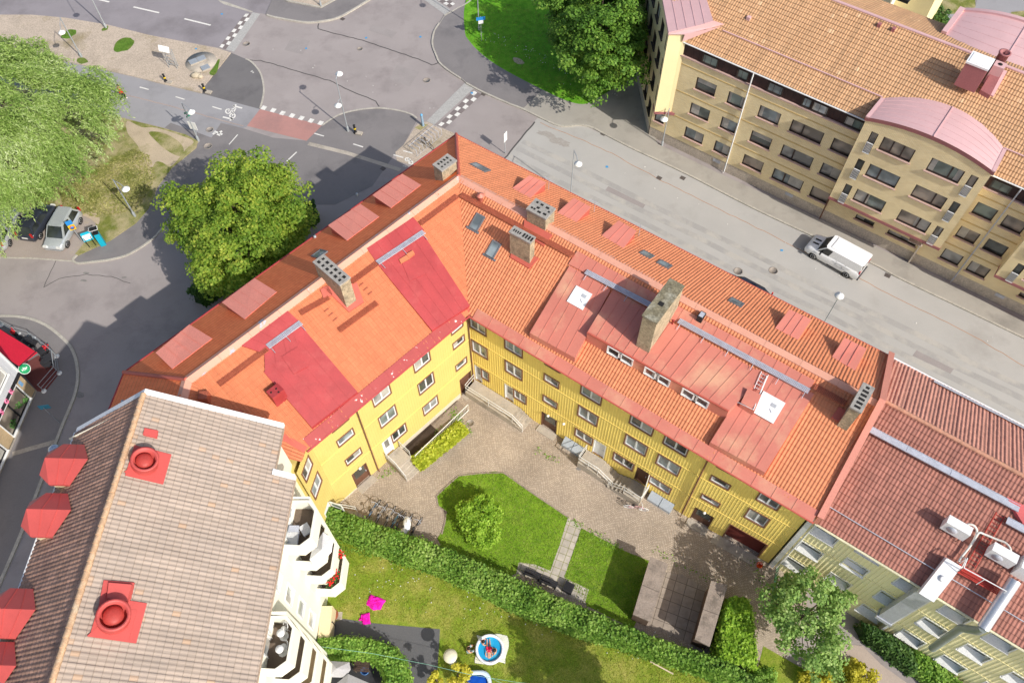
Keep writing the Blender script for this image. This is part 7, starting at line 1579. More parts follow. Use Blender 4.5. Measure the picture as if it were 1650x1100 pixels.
# hedges
def hedge(name, label, back, front, z, n, size, mat, cat='hedge', core=(.02, .05, .012), shag=.12):
    """back: top rear edge (photo points at height z), front: foot of the near side"""
    Bk = [Vector(g2(x, y, z)) for x, y in back]; Fr = [Vector(g2(x, y, 0)) for x, y in front]; t = thing(name, label, cat, (*(Bk[0].lerp(Fr[0], .5)), 0)); mb = MB(); k = len(Bk)
    for i in range(k-1):
        P = [Bk[i], Fr[i], Fr[i+1], Bk[i+1]]; c = sum(P, Vector((0, 0)))/4
        if (P[1]-P[0]).cross(P[2]-P[1]) < 0: P = P[::-1]
        mb.hexa([v3(c+(p-c)*.9, 0) for p in P], [v3(c+(p-c)*.78, z*.8) for p in P])
    mb.obj('branches', M('hedge_core_'+mat.name, core, var=.3, scale=3), t)
    L_ = [(Bk[i+1]-Bk[i]).length for i in range(k-1)]; tot = sum(L_); C, Nn = [], []
    for j in range(n):
        x = nr.random()*tot; i = 0
        while i < k-2 and x > L_[i]: x -= L_[i]; i += 1
        f = min(1, x/L_[i]); b_, r_ = Bk[i].lerp(Bk[i+1], f), Fr[i].lerp(Fr[i+1], f); q = nr.random(); rg = r_-b_; nrm = rg.normalized()
        zz = z*(1+.06*math.sin(x*1.3+i)+.05*math.sin(x*3.1))
        if q < .6: v = nr.random(); p = b_+rg*v; h = zz+nr.normal()*shag-.25*zz*max(0, abs(v-.5)*2-.75)*2; m_ = (nr.normal()*.45, nr.normal()*.45, 1)
        elif q < .9: h = zz*nr.random(); p = r_+nrm*(nr.normal()*shag+.02); m_ = (nrm.x+nr.normal()*.4, nrm.y+nr.normal()*.4, .6)
        else: h = zz*nr.random(); p = b_-nrm*(nr.normal()*shag); m_ = (-nrm.x+nr.normal()*.4, -nrm.y+nr.normal()*.4, .6)
        C.append((p.x, p.y, max(.05, h))); Nn.append(m_)
    leaves_obj('leaves', C, Nn, nr.uniform(.7, 1.35, n)*size, .75, mat, t); return t
hedge('long_hedge', 'long clipped hedge between courtyard and garden lawn', [(526, 814), (575, 832), (625, 850), (672, 864), (715, 880), (765, 902), (812, 922), (858, 944), (900, 962), (955, 985), (1010, 1007), (1060, 1028), (1110, 1045), (1160, 1060), (1215, 1088), (1260, 1118)], [(522, 856), (565, 872), (610, 893), (655, 908), (700, 922), (750, 945), (797, 968), (842, 990), (880, 1003), (935, 1025), (990, 1040), (1038, 1056), (1085, 1073), (1135, 1090), (1185, 1110), (1230, 1140)], 1.7, 42000, .17, G_hedge)
hedge('corner_hedge', 'tall rounded bright hedge beside the bin shelter', [(1156, 1062), (1160, 1020), (1165, 985), (1176, 962)], [(1204, 1085), (1203, 1040), (1200, 1000), (1192, 975)], 1.8, 9000, .17, G_bush)
hedge('garden_hedge', 'dense dark green curved hedge around the deck terrace', [(512, 1028), (560, 1026), (600, 1030), (632, 1042), (650, 1062), (657, 1085), (658, 1120)], [(520, 1062), (560, 1060), (592, 1062), (612, 1070), (624, 1085), (628, 1098), (628, 1120)], 1.3, 15000, .15, G_grass)
hedge('wall_hedge', 'dark glossy hedge along the foot of the pale green house', [(1388, 1003), (1410, 1012), (1440, 1028), (1470, 1048)], [(1384, 1028), (1405, 1042), (1432, 1062), (1462, 1085)], 1.4, 9000, .17, G_dark)
hedge('ornamental_grass', 'light green tufted grasses at the end of the dark wall hedge', [(1472, 1046), (1500, 1062), (1530, 1085), (1560, 1110)], [(1462, 1078), (1490, 1100), (1520, 1125), (1550, 1150)], 1.0, 6000, .2, G_grass, cat='grass')
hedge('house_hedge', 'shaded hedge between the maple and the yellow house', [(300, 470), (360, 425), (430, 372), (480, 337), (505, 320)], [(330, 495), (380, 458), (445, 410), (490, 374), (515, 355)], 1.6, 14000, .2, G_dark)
t = thing('plant_bed', 'bed of yellow-green hosta leaves along the basement railing', 'plants', tuple(g(700, 708))); C, Nn = [], []
for i in range(5200):
    f = nr.random(); w_ = nr.random()*1.0; a = Vector(g2(737, 682, 0)).lerp(Vector(g2(660, 744, 0)), f); d = YL.n*w_*1.25; C.append((a.x+d.x, a.y+d.y, .35+.25*math.sin(w_*PI)+nr.normal()*.08)); Nn.append((nr.normal()*.5, nr.normal()*.5, 1))
leaves_obj('leaves', C, Nn, nr.uniform(.14, .3, len(C)), .7, G_hosta, t)
def shrub(px, py, r, h, n, mat, label, nm='shrub', size=.14):
    c = g(px, py, h*.55); t = thing(nm, label, 'shrub', (c.x, c.y, 0)); C, Nn, cc = crown((c.x, c.y, h*.5), (r, r, h*.5), max(12, n//60), 60, r*.4); leaves_obj('leaves', C, Nn, nr.uniform(.7, 1.3, len(C))*size, .75, mat, t)
    b = MB(); b.tube([(c.x, c.y, 0), (c.x, c.y, h*.6)], .05, 5); [b.tube([(c.x, c.y, h*.2), tuple(cc[i])], .02, 4) for i in range(6)]; b.obj('stem', bark, t)
shrub(1316, 1098, .85, 1.2, 3000, G_yel, 'yellow clipped ball shrub at the bottom edge, left one of the pair'); shrub(1387, 1092, 1.0, 1.2, 3500, G_yel, 'yellow and olive ball shrub at the bottom edge beside the pink walk'); shrub(1232, 1098, .8, 1.1, 2600, G_grass, 'green ball shrub at the bottom edge below the airy young tree')
shrub(1505, 33, 1.6, 2.0, 3000, G_dark, 'dark shrub beyond the tan roof at the top edge', size=.25)
shrub(703, 1094, .5, 2.2, 700, G_yel, 'thin yellowish sapling by the garden asphalt, left one', 'sapling', .16); shrub(737, 1086, .7, 2.4, 900, G_yel, 'thin yellowish sapling beside the blue oval pool', 'sapling', .16)
# weeds along courtyard edges
C, Nn = [], []
for x0, y0, x1, y1, n in ((728, 662, 756, 700, 260), (745, 665, 700, 700, 60), (862, 720, 900, 745, 40), (610, 770, 650, 745, 60), (915, 835, 1000, 885, 160), (985, 735, 1060, 790, 120), (505, 870, 600, 895, 160), (1050, 885, 1160, 940, 60), (1210, 900, 1260, 1000, 120), (600, 735, 560, 790, 50)):
    for i in range(n): f = nr.random(); p = g(x0+(x1-x0)*f+nr.normal()*4, y0+(y1-y0)*f+nr.normal()*3, .06); C.append(tuple(p)); Nn.append((nr.normal()*.6, nr.normal()*.6, 1))
leaves_obj('weeds', C, Nn, nr.uniform(.06, .16, len(C)), .7, G_grass, None, kind='stuff')
# grass blades over the lawns: short upright slivers
def turf(name, poly, n, h, mat, z=.03):
    P = [g2(x, y, z) for x, y in poly]; xs = [p[0] for p in P]; ys = [p[1] for p in P]; C, Nn, T = [], [], []
    def inside(x, y):
        r = False; j = len(P)-1
        for i in range(len(P)):
            if (P[i][1] > y) != (P[j][1] > y) and x < (P[j][0]-P[i][0])*(y-P[i][1])/(P[j][1]-P[i][1])+P[i][0]: r = not r
            j = i
        return r
    while len(C) < n:
        x, y = nr.uniform(min(xs), max(xs)), nr.uniform(min(ys), max(ys))
        if inside(x, y): C.append((x, y, z+h*.3*nr.random())); Nn.append((nr.normal()*.45, nr.normal()*.45, 1)); T.append((nr.normal(), nr.normal(), .2))
    return leaves_obj(name, C, Nn, nr.uniform(.7, 1.5, n)*h, .5, mat, None, np.array(T), 'stuff')
G_turf = leafmat('turf_green', [(.11, .19, .02), (.17, .28, .03), (.26, .37, .05), (.38, .46, .1)], .3, .8)
G_turf2 = leafmat('turf_garden', [(0.144, 0.192, 0.0192), (0.24, 0.288, 0.032), (0.352, 0.384, 0.048), (0.576, 0.528, 0.16)], .3, .5)
turf('grass', LAWN1, 9000, .085, G_turf); turf('grass', [(937, 851), (1006, 887), (1046, 903), (1046, 960), (1020, 1005), (945, 972), (909, 930)], 6000, .085, G_turf)
turf('grass', [(540, 870), (700, 920), (880, 1005), (1120, 1080), (1200, 1120), (720, 1120), (712, 1010), (545, 985)], 16000, .085, G_turf2, .012)
turf('grass', [(752, 20), (756, 64), (776, 86), (873, 143), (937, 166), (952, 164), (1030, 115), (1000, 60), (800, 0)], 9000, .11, G_turf, .11)
turf('grass', [(100, 337), (155, 350), (220, 340), (252, 285), (240, 250), (215, 240), (100, 300)], 5000, .18, leafmat('turf_dry', [(0.135, 0.162, 0.027), (0.243, 0.257, 0.0675), (0.405, 0.378, 0.135), (0.608, 0.54, 0.27)], .3, .6), .07)
# ------------------------------------------------------------------ street furniture
def lamp(px, py, h, label, arms, thick=.07, pole_lean=None):
    """arms: (photo x, y of the head, height) for each lamp head"""
    p = g(px, py, .0); t = thing('street_lamp', label, 'street lamp', tuple(p)); b = MB(); b.tube([p, p+Vector((0, 0, h))], thick, 8, r2=thick*.6); b.lathe(p, [(thick*1.7, 0), (thick*1.7, .5), (thick, .6)], 10); b.obj('pole', steel, t)
    for hx, hy, hz in arms:
        c = g(hx, hy, hz); b = MB(); top = p+Vector((0, 0, min(h, hz+.35))); b.tube([top-Vector((0, 0, .1)), top.lerp(c, .6)+Vector((0, 0, .25)), c+Vector((0, 0, .2))], .03, 5); b.obj('arm', steel, t)
        b = MB(); b.lathe(c, [(.05, .3), (.14, .22), (.32, .1), (.34, .04), (.32, 0), (.16, -.06), (0, -.08)], 18); b.obj('lamp_head', globe, t)
    return t
lamp(561, 211.5, 6.0, 'tall street lamp with two round heads at the junction', [(546.5, 120, 5.9), (544.8, 171, 3.6)])
lamp(132, 93, 4.6, 'lamp on the sett island beside the willow', [(100, 53.5, 4.6)])
lamp(171.5, 46, 8.0, 'tall bare mast by the north-west road, its top out of frame', [(144, -18, 7.8)])
lamp(320, 227, 4.5, 'lamp with small signs where the footpath meets the cycle path', [(308.5, 181.5, 4.4)])
lamp(218, 349, 4.5, 'lamp on the dry grass bank near the parked cars', [(203, 305.5, 4.4)])
lamp(1066.5, 235, 4.4, 'lamp against the corner of the tan brick block', [(1070, 193, 4.2)], .06)
p = lamp(772, 50, 7.0, 'slim mast on the park lawn edge at the top', [(768, -30, 6.9)], .06)
lamp(919, 318, 5.6, 'street lamp rising over the eaves of the yellow house', [(931.5, 265, 5.6)], .05)
lamp(1313, 545, 6.0, 'street lamp behind the yellow eaves opposite the white van', [(1352, 477, 6.2)], .05)
lamp(517.5, 11, 7.0, 'mast on the far kerb corner at the top edge', [(500, -60, 6.9)], .06)
def signpost(name, label, px, py, h, panels, r=.035):
    p = g(px, py, .05); t = thing(name, label, 'sign', tuple(p)); b = MB(); b.tube([p, p+Vector((0, 0, h))], r, 6); b.obj('post', steel, t)
    for z, wd, ht, az, mt in panels:
        d = Vector((math.cos(az), math.sin(az), 0)); b = MB(); b.obox(p+Vector((0, 0, z))-d*wd/2+Vector((d.y, -d.x, 0))*.05, d*wd, Vector((d.y, -d.x, 0))*.03, (0, 0, ht)); b.obj('panel', mt, t)
    return t
sg_blue = M('sign_blue', (.03, .25, .62), rough=.4, var=.04); sg_white = M('sign_white', (.8, .8, .78), rough=.4, var=.03); sg_yel = M('sign_yellow', (.8, .55, .02), rough=.4, var=.03)
sp_ = signpost('road_sign', 'blue direction sign on a post at the edge of the park lawn', 776, 67, 2.9, [(2.5, .9, .35, .2, sg_blue), (2.1, .5, .38, .2, sg_white)])
signpost('street_sign', 'white sign seen edge-on over the ridge of the yellow house', 814, 247, 2.6, [(1.5, .5, 1.0, 1.0, sg_white)], .04)
signpost('direction_sign', 'small green signs and map board on the footpath lamp', 317, 216, 3.0, [(2.5, .55, .18, .4, M('sign_green2', (.02, .2, .12))), (2.15, .55, .18, .9, MATS['sign_green2']), (.6, .8, .9, -.3, sg_white)])
# parking sign with yellow no-stopping panel
t = signpost('parking_sign', 'blue and yellow parking sign beside the silver minivan', 134, 391, 2.6, [(1.75, .5, .55, .5, sg_yel), (2.35, .5, .45, .5, sg_blue)])
p = g(134, 391, .05)+Vector((0, 0, 2.02)); d = Vector((math.cos(.5), math.sin(.5), 0)); nn = Vector((d.y, -d.x, 0)); b = MB(); b.lathe(p+nn*.085, [(.2, 0), (.2, .012), (0, .014)], 18, ax=tuple(nn)); b.obj('disc', M('sign_red', (.65, .03, .04)), t); b = MB(); b.lathe(p+nn*.1, [(.14, 0), (.14, .006), (0, .008)], 18, ax=tuple(nn)); b.obj('disc_centre', sg_blue, t)
# turquoise pay machine and the board beside it
turq = M('turquoise', (.01, .38, .52), rough=.45, var=.05)
def board(px, py, label):
    p0, p1 = g(px, py, .06), g(px+10, py-3.5, .06); t = thing('info_board', label, 'notice board', tuple(p0)); d = p1-p0; b = MB()
    for q_ in (p0, p1): b.tube([q_, q_+Vector((0, 0, 1.15))], .03, 5)
    b.obj('leg', black_m, t); up = Vector((-.35, .55, 1.0)).normalized(); b = MB(); b.obox(p0-d*.25+Vector((0, 0, .75)), d*1.5, (0, .05, 0), Vector((-.1, .25, .75))); pn = b.obj('panel', turq, t)
    b = MB(); b.obox(p0-d*.12+Vector((0, -.012, .92)), d*1.24, (0, .05, 0), Vector((-.06, .15, .4))); b.obj('poster', sg_white, t)
board(145, 399, 'turquoise notice board with white poster beside the pay machine')
p = g(167, 394, .06); t = thing('pay_machine', 'tall turquoise pay machine with dark solar panel on the grass strip', 'pay machine', tuple(p)); b = MB(); b.box(p, (.42, .36, 1.45), .4); b.obj('cabinet', turq, t); b = MB(); b.box(p+Vector((0, 0, 1.45)), (.4, .34, .14), .4); b.obj('screen', black_m, t)
b = MB(); b.tube([p+Vector((0, 0, 1.5)), p+Vector((0, 0, 2.0))], .04, 5); b.box(p+Vector((0, 0, 2.0)), (.62, .42, .04), .4); b.obj('solar_panel', black_m, t); b = MB(); [b.box(p+Vector((0, 0, 2.0))+Vector((x, y, 0)), s, .4) for x, y, s in ((0, 0, (.7, .5, .02)),)]; b.obj('panel_frame', white_met, t)
# noticeboard with white roof and lattice sides, hatches and rock on the island
p0, p1 = g(273, 109, .08), g(286, 111, .08); t = thing('info_stand', 'tall lattice info stand with a white sloping roof on the sett island', 'info stand', tuple(p0)); b = MB(); d = p1-p0
for a in (0, 1):
    for o_ in (0, .35): q_ = p0+d*a+Vector((0, o_, 0)); b.tube([q_, q_+Vector((0, 0, 2.0))], .035, 5)
for k in range(5): b.tube([p0+Vector((0, .17, .3+.38*k)), p1+Vector((0, .17, .3+.38*k))], .025, 4); b.tube([p0+Vector((0, .17, .3+.38*k)), p1+Vector((0, .17, .5+.38*k))], .018, 4)
b.obj('lattice', steel, t); b = MB(); T0_ = p0+Vector((-.25, -.1, 2.0)); b.obox(T0_, d*1.25+Vector((0, 0, -.1)), (-.1, .55, .25), (0, 0, .08)); b.obj('roof_panel', white_met, t)
hat = M('hatch_grey', (.36, .39, .42), rough=.5, var=.06, metal=.2)
def hatchbox(px, py, wd, ln, rz, label):
    c = g(px, py, .2); t = thing('steel_hatch', label, 'hatch', (c.x, c.y, .1)); b = MB(); b.box((c.x, c.y, .08), (ln, wd, .13), rz); b.obj('frame', concrete, t); b = MB(); n = 2 if ln > 1 else 1
    for i in range(n): u = (i-(n-1)/2)*ln/n; b.box((c.x+u*math.cos(rz), c.y+u*math.sin(rz), .21), (ln/n-.04, wd-.05, .05), rz)
    b.obj('lid', hat, t)
hatchbox(318, 97, .75, 1.7, math.radians(33), 'long grey steel double hatch on the round paving'); hatchbox(331, 109, .75, .85, math.radians(33), 'small grey steel hatch beside the rock')
c = g(316, 121, .3); t = thing('boulder', 'beige boulder beside the steel hatches', 'rock', (c.x, c.y, .08)); b = MB(); b.sphere((c.x, c.y, .25), .42, 9, sq=(1.4, .8, .75)); b.sphere((c.x+.4, c.y-.12, .2), .26, 8, sq=(1.1, .9, .9)); [setattr(v, 'z', v.z+rnd.uniform(-.04, .04)) for v in b.v]; b.obj('rock', M('rock', (.5, .43, .32), var=.2, scale=3, fine=.2, bump=.4), t)
def barrier(px, py, label):
    p = g(px, py, .05); t = thing('bollard', label, 'bollard', tuple(p)); b = MB(); b.lathe(p, [(.2, 0), (.17, .1), (.11, .2), (.1, .85), (.13, .9), (0, .95)], 10); b.obj('body', black_m, t); b = MB(); b.lathe(p, [(.118, .45), (.118, .6)], 10, cap=False); b.obj('reflector', sg_yel, t); b = MB(); b.box(p+Vector((.35, -.12, 0)), (.6, .4, .12), -.3); b.obj('foot', concrete, t)
barrier(331, 148, 'black bollard with yellow bands at the dark asphalt quarter'); barrier(573, 214, 'black bollard with yellow band beside the junction lamp'); barrier(268, 132, 'small yellow and black post beside the cycle path')
p = g(682, 203, 0); t = thing('parking_bollard', 'blue-grey slanted post at the kerb before the sett corner', 'bollard', tuple(p)); b = MB(); b.tube([p, p+Vector((-.05, .05, 1.25))], .13, 10, r2=.11); b.obj('post', M('post_blue', (.25, .35, .45), var=.06), t); b = MB(); b.sphere(p+Vector((-.05, .05, 1.27)), .13, 8); b.obj('cap', M('cap_blue', (.15, .4, .65)), t)
# ------------------------------------------------------------------ vehicles
def car(name, label, p, rz, Ln, Wd, prof, roofline, paint_m, cat='car', wheel=.31, glassx=None, details=None, van=False):
    """body lofted from cross-sections: prof = (x, sill, belt, half-width scale); roofline = (x, z) of the glasshouse"""
    t = thing(name, label, cat, p, rz); hw = Wd/2; b = MB(); ring = []
    for x, zb, zbelt, k in prof:
        w_ = hw*k; ring.append([(x, -w_*.9, zb), (x, -w_, zb+.18), (x, -w_*1.0, zbelt*.72), (x, -w_*.94, zbelt-.04), (x, -w_*.8, zbelt), (x, w_*.8, zbelt), (x, w_*.94, zbelt-.04), (x, w_*1.0, zbelt*.72), (x, w_, zb+.18), (x, w_*.9, zb)])
    vs = [v for r in ring for v in r]; n = 10; fs = []
    for i in range(len(ring)-1):
        for j in range(n): fs.append((i*n+j, (i+1)*n+j, (i+1)*n+(j+1) % n, i*n+(j+1) % n))
    b.add(vs, [f[::-1] for f in fs], 0, True); b.add(ring[0], [tuple(range(n))]); b.add(ring[-1], [tuple(range(n-1, -1, -1))])
    # glasshouse: pillars and roof in paint, panes set proud
    (x0, zb0), (x1, z1), (x2, z2), (x3, zb3) = roofline; wb, wt = (hw*.94, hw*.88) if van else (hw*.9, hw*.76)
    def P(x, y, z): return Vector((x, y, z))
    low = [P(x0, -wb, zb0-.05), P(x3, -wb, zb3-.05), P(x3, wb, zb3-.05), P(x0, wb, zb0-.05)]; top = [P(x1, -wt, z1), P(x2, -wt, z2), P(x2, wt, z2), P(x1, wt, z1)]
    b.hexa(low, top); cr = MB(); inner = [P(x1+.12, -wt+.14, z1+.05), P(x2-.12, -wt+.14, z2+.05), P(x2-.12, wt-.14, z2+.05), P(x1+.12, wt-.14, z1+.05)]; b.hexa(top, inner)
    b.obj('body', paint_m, t, local=True)
    def pane(a, c, d, e, nm, ins=.1, out=.012):
        ctr = (a+c+d+e)/4; nn = (c-a).cross(d-c).normalized(); 
        if nn.dot(ctr-P((x0+x3)/2, 0, zb0)) < 0: nn = -nn
        q = [ctr+(v-ctr)*(1-ins)+nn*out for v in (a, c, d, e)]; m_ = MB(); m_.face(q); return m_.obj(nm, gl_car, t, local=True)
    pane(low[0], top[0], top[3], low[3], 'windscreen' if x0 > x3 else 'rear_window'); pane(low[1], top[1], top[2], low[2], 'rear_window' if x0 > x3 else 'windscreen', .16)
    ns = 1 if van else 2
    for sgn in (0, 1):
        a, c, d, e = (low[0], low[1], top[1], top[0]) if sgn == 0 else (low[3], low[2], top[2], top[3])
        if van: c = a.lerp(c, .3); d = e.lerp(d, .22); pane(a, c, d, e, 'side_window', .2)
        else:
            for f0, f1 in ((.05, .5), (.54, .97)): pane(a.lerp(c, f0), a.lerp(c, f1), e.lerp(d, f1), e.lerp(d, f0), 'side_window', .14)
    xs = sorted((prof[0][0], prof[-1][0])); wx = (xs[0]+Ln*.185, xs[1]-Ln*.195)
    for x in wx:
        for s in (-1, 1):
            w_ = MB(); w_.lathe((x, s*(hw-.2), wheel), [(wheel*.6, 0), (wheel, .02), (wheel, .2), (wheel*.7, .21)], 18, ax=(0, s, 0)); wo = w_.obj('wheel', rubber, t, local=True); r_ = MB(); r_.lathe((x, s*(hw-.2), wheel), [(wheel*.68, .19), (wheel*.68, .215), (wheel*.2, .2), (0, .225)], 14, ax=(0, s, 0))
            o = r_.obj('rim', rim_m, wo, local=True)
            a_ = MB(); a_.lathe((x, s*(hw-.02), wheel+.02), [(wheel*1.16, -.01), (wheel*1.16, .012), (0, .012)], 18, ax=(0, s, 0)); a_.obj('wheel_arch', rubber, t, local=True)
    return t
gl_car = glassmat('car_glass', (.03, .035, .035), .04); rim_m = M('rim', (.5, .5, .52), rough=.35, metal=.6, var=.05); wht = M('van_white', (.93, .93, .93), rough=.35, var=.015, coat=.4); silver = M('car_silver', (.55, .58, .6), rough=.3, var=.02, metal=.4, coat=.4); darkp = M('car_dark', (.03, .035, .05), rough=.25, var=.03, coat=.5); light_r = M('tail_red', (.5, .02, .02), rough=.3); light_w = M('headlight', (.75, .75, .72), rough=.15)
def lights(t, xf, xr, hw, zf, zr, sz=(.3, .2)):
    for s in (-1, 1):
        b = MB(); b.box((xf-.02, s*(hw-.3), zf), (.16, .36, .17)); b.obj('headlight', light_w, t, local=True); b = MB(); b.box((xr+.05, s*(hw-.13), zr), (.1, .16, .42)); b.obj('tail_light', light_r, t, local=True)
    b = MB(); b.box((xf+.03, 0, .42), (.02, .5, .11)); b.obj('number_plate', sg_white, t, local=True)
# white van on the main street (nose towards the junction)
wA, wB = g(1309, 411, .3), g(1364, 442, .3); c = (wA+wB)/2; dv_ = (wA-wB).normalized(); rzv = math.atan2(dv_.y, dv_.x); sd_ = Vector((-dv_.y, dv_.x, 0)); c = c-sd_*.82 if (c-sd_*.82).y > c.y else c+sd_*.82
vx = [(2.38, .34, .62, .82), (2.28, .25, .9, .93), (1.95, .22, 1.02, .98), (1.45, .22, 1.12, 1.0), (.9, .22, 1.18, 1.0), (-2.2, .25, 1.22, 1.0), (-2.4, .3, 1.2, .98)]
van = car('van', 'white panel van with faint grey script on its side parked at the kerb', (c.x, c.y, 0), rzv, 4.78, 1.9, vx, ((1.45, 1.1), (.75, 1.9), (-2.3, 1.95), (-2.4, 1.2)), wht, 'van', .33, van=True)
lights(van, 2.25, -2.42, .95, .68, .95)
b = MB(); [b.box((x, s*1.08, 1.12), (.12, .22, .2)) for x, s in ((1.0, 1), (1.0, -1))]; b.obj('mirror', black_m, van, local=True)
b = MB(); b.obox((-2.1, -.66, 1.99), (2.6, 0, 0), (0, 1.32, 0), (0, 0, .02)); [b.obox((-2.0+.6*i, -.6, 2.01), (.05, 0, 0), (0, 1.2, 0), (0, 0, .012)) for i in range(5)]; b.obj('roof_panel', wht, van, local=True)
b = MB(); b.obox((-2.43, -.6, .35), (.02, 0, 0), (0, 1.2, 0), (0, 0, .12)); b.box((-2.45, 0, .3), (.12, 1.7, .2)); b.box((2.36, 0, .26), (.1, 1.5, .24)); b.obox((.2, .951, .28), (-1.6, 0, 0), (0, .015, 0), (0, 0, .1)); b.obox((.2, -.951, .28), (-1.6, 0, 0), (0, -.015, 0), (0, 0, .1)); b.obj('bumper', M('bumper_grey', (.06, .06, .065)), van, local=True)
b = MB(); b.obox((1.55, -.3, 1.1), (.5, 0, -.06), (0, .14, 0), (0, 0, .03)); b.obox((1.55, .16, 1.1), (.5, 0, -.06), (0, .14, 0), (0, 0, .03)); b.obj('bonnet_vent', black_m, van, local=True)
# faint script lettering on the van's side
def script(t, y, x0, z0, h, mat, lines, step=.12):
    b = MB()
    for k, n in enumerate(lines):
        for i in range(n):
            x = x0-i*step; z = z0-k*.34; hh = h*(1.4 if i in (0, n//2+1) else .7); s = 1 if y > 0 else -1
            b.tube([(x, y, z), (x-step*.3, y, z+hh), (x-step*.55, y, z+hh*.5), (x-step*.4, y, z), (x-step, y, z+.03)], .013, 4)
    b.obj('lettering', mat, t, local=True)
for y in (.957, -.957): script(van, y, -.35 if y > 0 else -.35, 1.02, .16, M('script_grey', (.42, .42, .46)), (9, 7), .15)
# silver minivan, dark hatchback and silver car under the willow
a0, a1 = g(85, 398, .3), g(110, 352, .9)
def carat(px0, py0, px1, py1): A_, B_ = g(px0, py0, .4), g(px1, py1, .4); d = A_-B_; return (A_+B_)/2, math.atan2(d.y, d.x)
hp_ = lambda L_, zb: [(L_/2, .32, .55, .8), (L_/2-.12, .24, .75, .93), (L_/2-.5, .22, .84, .99), (L_/2-1.0, .22, .92, 1.0), (-L_/2+.5, .22, .98, 1.0), (-L_/2+.1, .26, .92, .95), (-L_/2, .32, .7, .85)]
c, rz_ = carat(86, 402, 119, 343); mv = car('minivan', 'silver minivan facing the street in the parking bay', (c.x, c.y, 0), rz_, 4.2, 1.76, hp_(4.2, 0), ((1.25, .9), (.45, 1.62), (-1.5, 1.6), (-1.98, .95)), silver); lights(mv, 2.05, -2.08, .88, .6, .8)
c, rz_ = carat(77, 335, 45, 384); hb = car('hatchback', 'dark hatchback half hidden under the willow branches', (c.x, c.y, 0), rz_, 3.9, 1.7, hp_(3.9, 0), ((.95, .88), (.25, 1.45), (-1.3, 1.43), (-1.85, .92)), darkp); lights(hb, 1.9, -1.93, .85, .6, .8); b = MB(); b.box((-1.97, 0, .62), (.03, .5, .12)); b.obj('number_plate', sg_white, hb, local=True)
c, rz_ = carat(17, 345, -4, 397); sc_c = car('sedan', 'silver car cut by the left edge beside the dark hatchback', (c.x, c.y, 0), rz_, 4.3, 1.75, hp_(4.3, 0), ((1.0, .88), (.3, 1.42), (-1.2, 1.4), (-1.9, .92)), silver); lights(sc_c, 2.1, -2.12, .87, .6, .8)
c, rz_ = carat(1165, 455, 1225, 487); bc = car('parked_car', 'black car with red tail light showing over the eaves on the street', (c.x, c.y, 0), rz_, 4.4, 1.78, hp_(4.4, 0), ((1.1, .9), (.35, 1.45), (-1.4, 1.43), (-2.0, .95)), darkp); lights(bc, 2.15, -2.17, .89, .6, .8)
# ------------------------------------------------------------------ bicycles
BCACHE = {}
def bicycle(px, py, rz, label, colr, group=None, z=.02, lean=.12, pink=False):
    p = g(px, py, z); t = thing('bicycle', label, 'bicycle', (p.x, p.y, z), rz, group); t.rotation_euler = (lean, 0, rz)
    for x in (-.52, .52):
        b = MB(); b.lathe((x, 0, .34), [(.315, -.015), (.345, -.018), (.345, .018), (.315, .015)], 20, ax=(0, 1, 0), cap=False); wo = b.obj('wheel', rubber if not pink else white_met, t, local=True); b = MB()
        for k in range(6): a = k*PI/6; b.tube([(x+.32*math.cos(a), 0, .34+.32*math.sin(a)), (x-.32*math.cos(a), 0, .34-.32*math.sin(a))], .006, 3)
        b.obj('spokes', gang_grey, wo, local=True)
    b = MB()
    for q_ in ([(-.52, 0, .34), (-.1, 0, .3), (.38, 0, .75), (-.2, 0, .8), (-.1, 0, .3)], [(-.52, 0, .34), (-.2, 0, .8)], [(.52, 0, .34), (.4, 0, .78), (.36, 0, .95)]): b.tube(q_, .026, 5)
    b.obj('frame', colr, t, local=True); b = MB(); b.sphere((-.24, 0, .93), .12, 7, sq=(1.2, .7, .35)); b.tube([(-.2, 0, .8), (-.23, 0, .93)], .015, 4); b.obj('saddle', black_m, t, local=True); b = MB(); b.tube([(.26, -.27, .98), (.36, -.1, 1.0), (.36, .1, 1.0), (.26, .27, .98)], .018, 5); b.obj('handlebar', gang_grey if not pink else white_met, t, local=True)
    return t
bm_ = [M('bike_blue', (.12, .22, .36)), M('bike_grey', (.4, .4, .42)), M('bike_beige', (.5, .46, .38)), M('bike_teal', (.1, .24, .33)), M('bike_dark', (.05, .05, .06)), M('bike_white', (.72, .7, .68)), M('bike_black', (.02, .02, .025))]
lab = ['blue bicycle leaning at the end of the row nearest the yellow door', 'grey bicycle second in the row by the hedge', 'beige bicycle third in the row by the hedge', 'teal bicycle in the middle of the row by the hedge', 'dark bicycle with yellow bottle in the row by the hedge', 'bicycle wrapped in a white cover in the row by the hedge', 'black bicycle alone at the lawn end of the row']
for i, ((x, y), m_) in enumerate(zip(((602, 824), (614, 831), (628, 835), (638, 841), (644, 845), (655, 848), (670, 852)), bm_)): bicycle(x, y, math.radians(58+3*(i % 3)), lab[i], m_, 'bicycles leaning by the hedge', lean=.1)
c = g(656, 846, .6); t = thing('bike_cover', 'crumpled white cover draped over one bicycle of the hedge row', 'cover', (c.x, c.y, .3)); b = MB(); b.sphere((c.x, c.y, .75), .36, 9, sq=(.8, 1.6, .7)); b.sphere((c.x-.2, c.y-.5, .7), .25, 8, sq=(1, 1.2, .8)); [setattr(v, 'z', v.z+rnd.uniform(-.05, .05)) for v in b.v]; b.obj('cloth', white_met, t)
bicycle(1024, 820, math.radians(-12), 'pink and white bicycle standing on the setts by the open door', M('bike_pink', (.75, .42, .45)), pink=True)
bicycle(1209, 1060, math.radians(70), 'black bicycle beside the corner hedge at the bottom right', bm_[6])
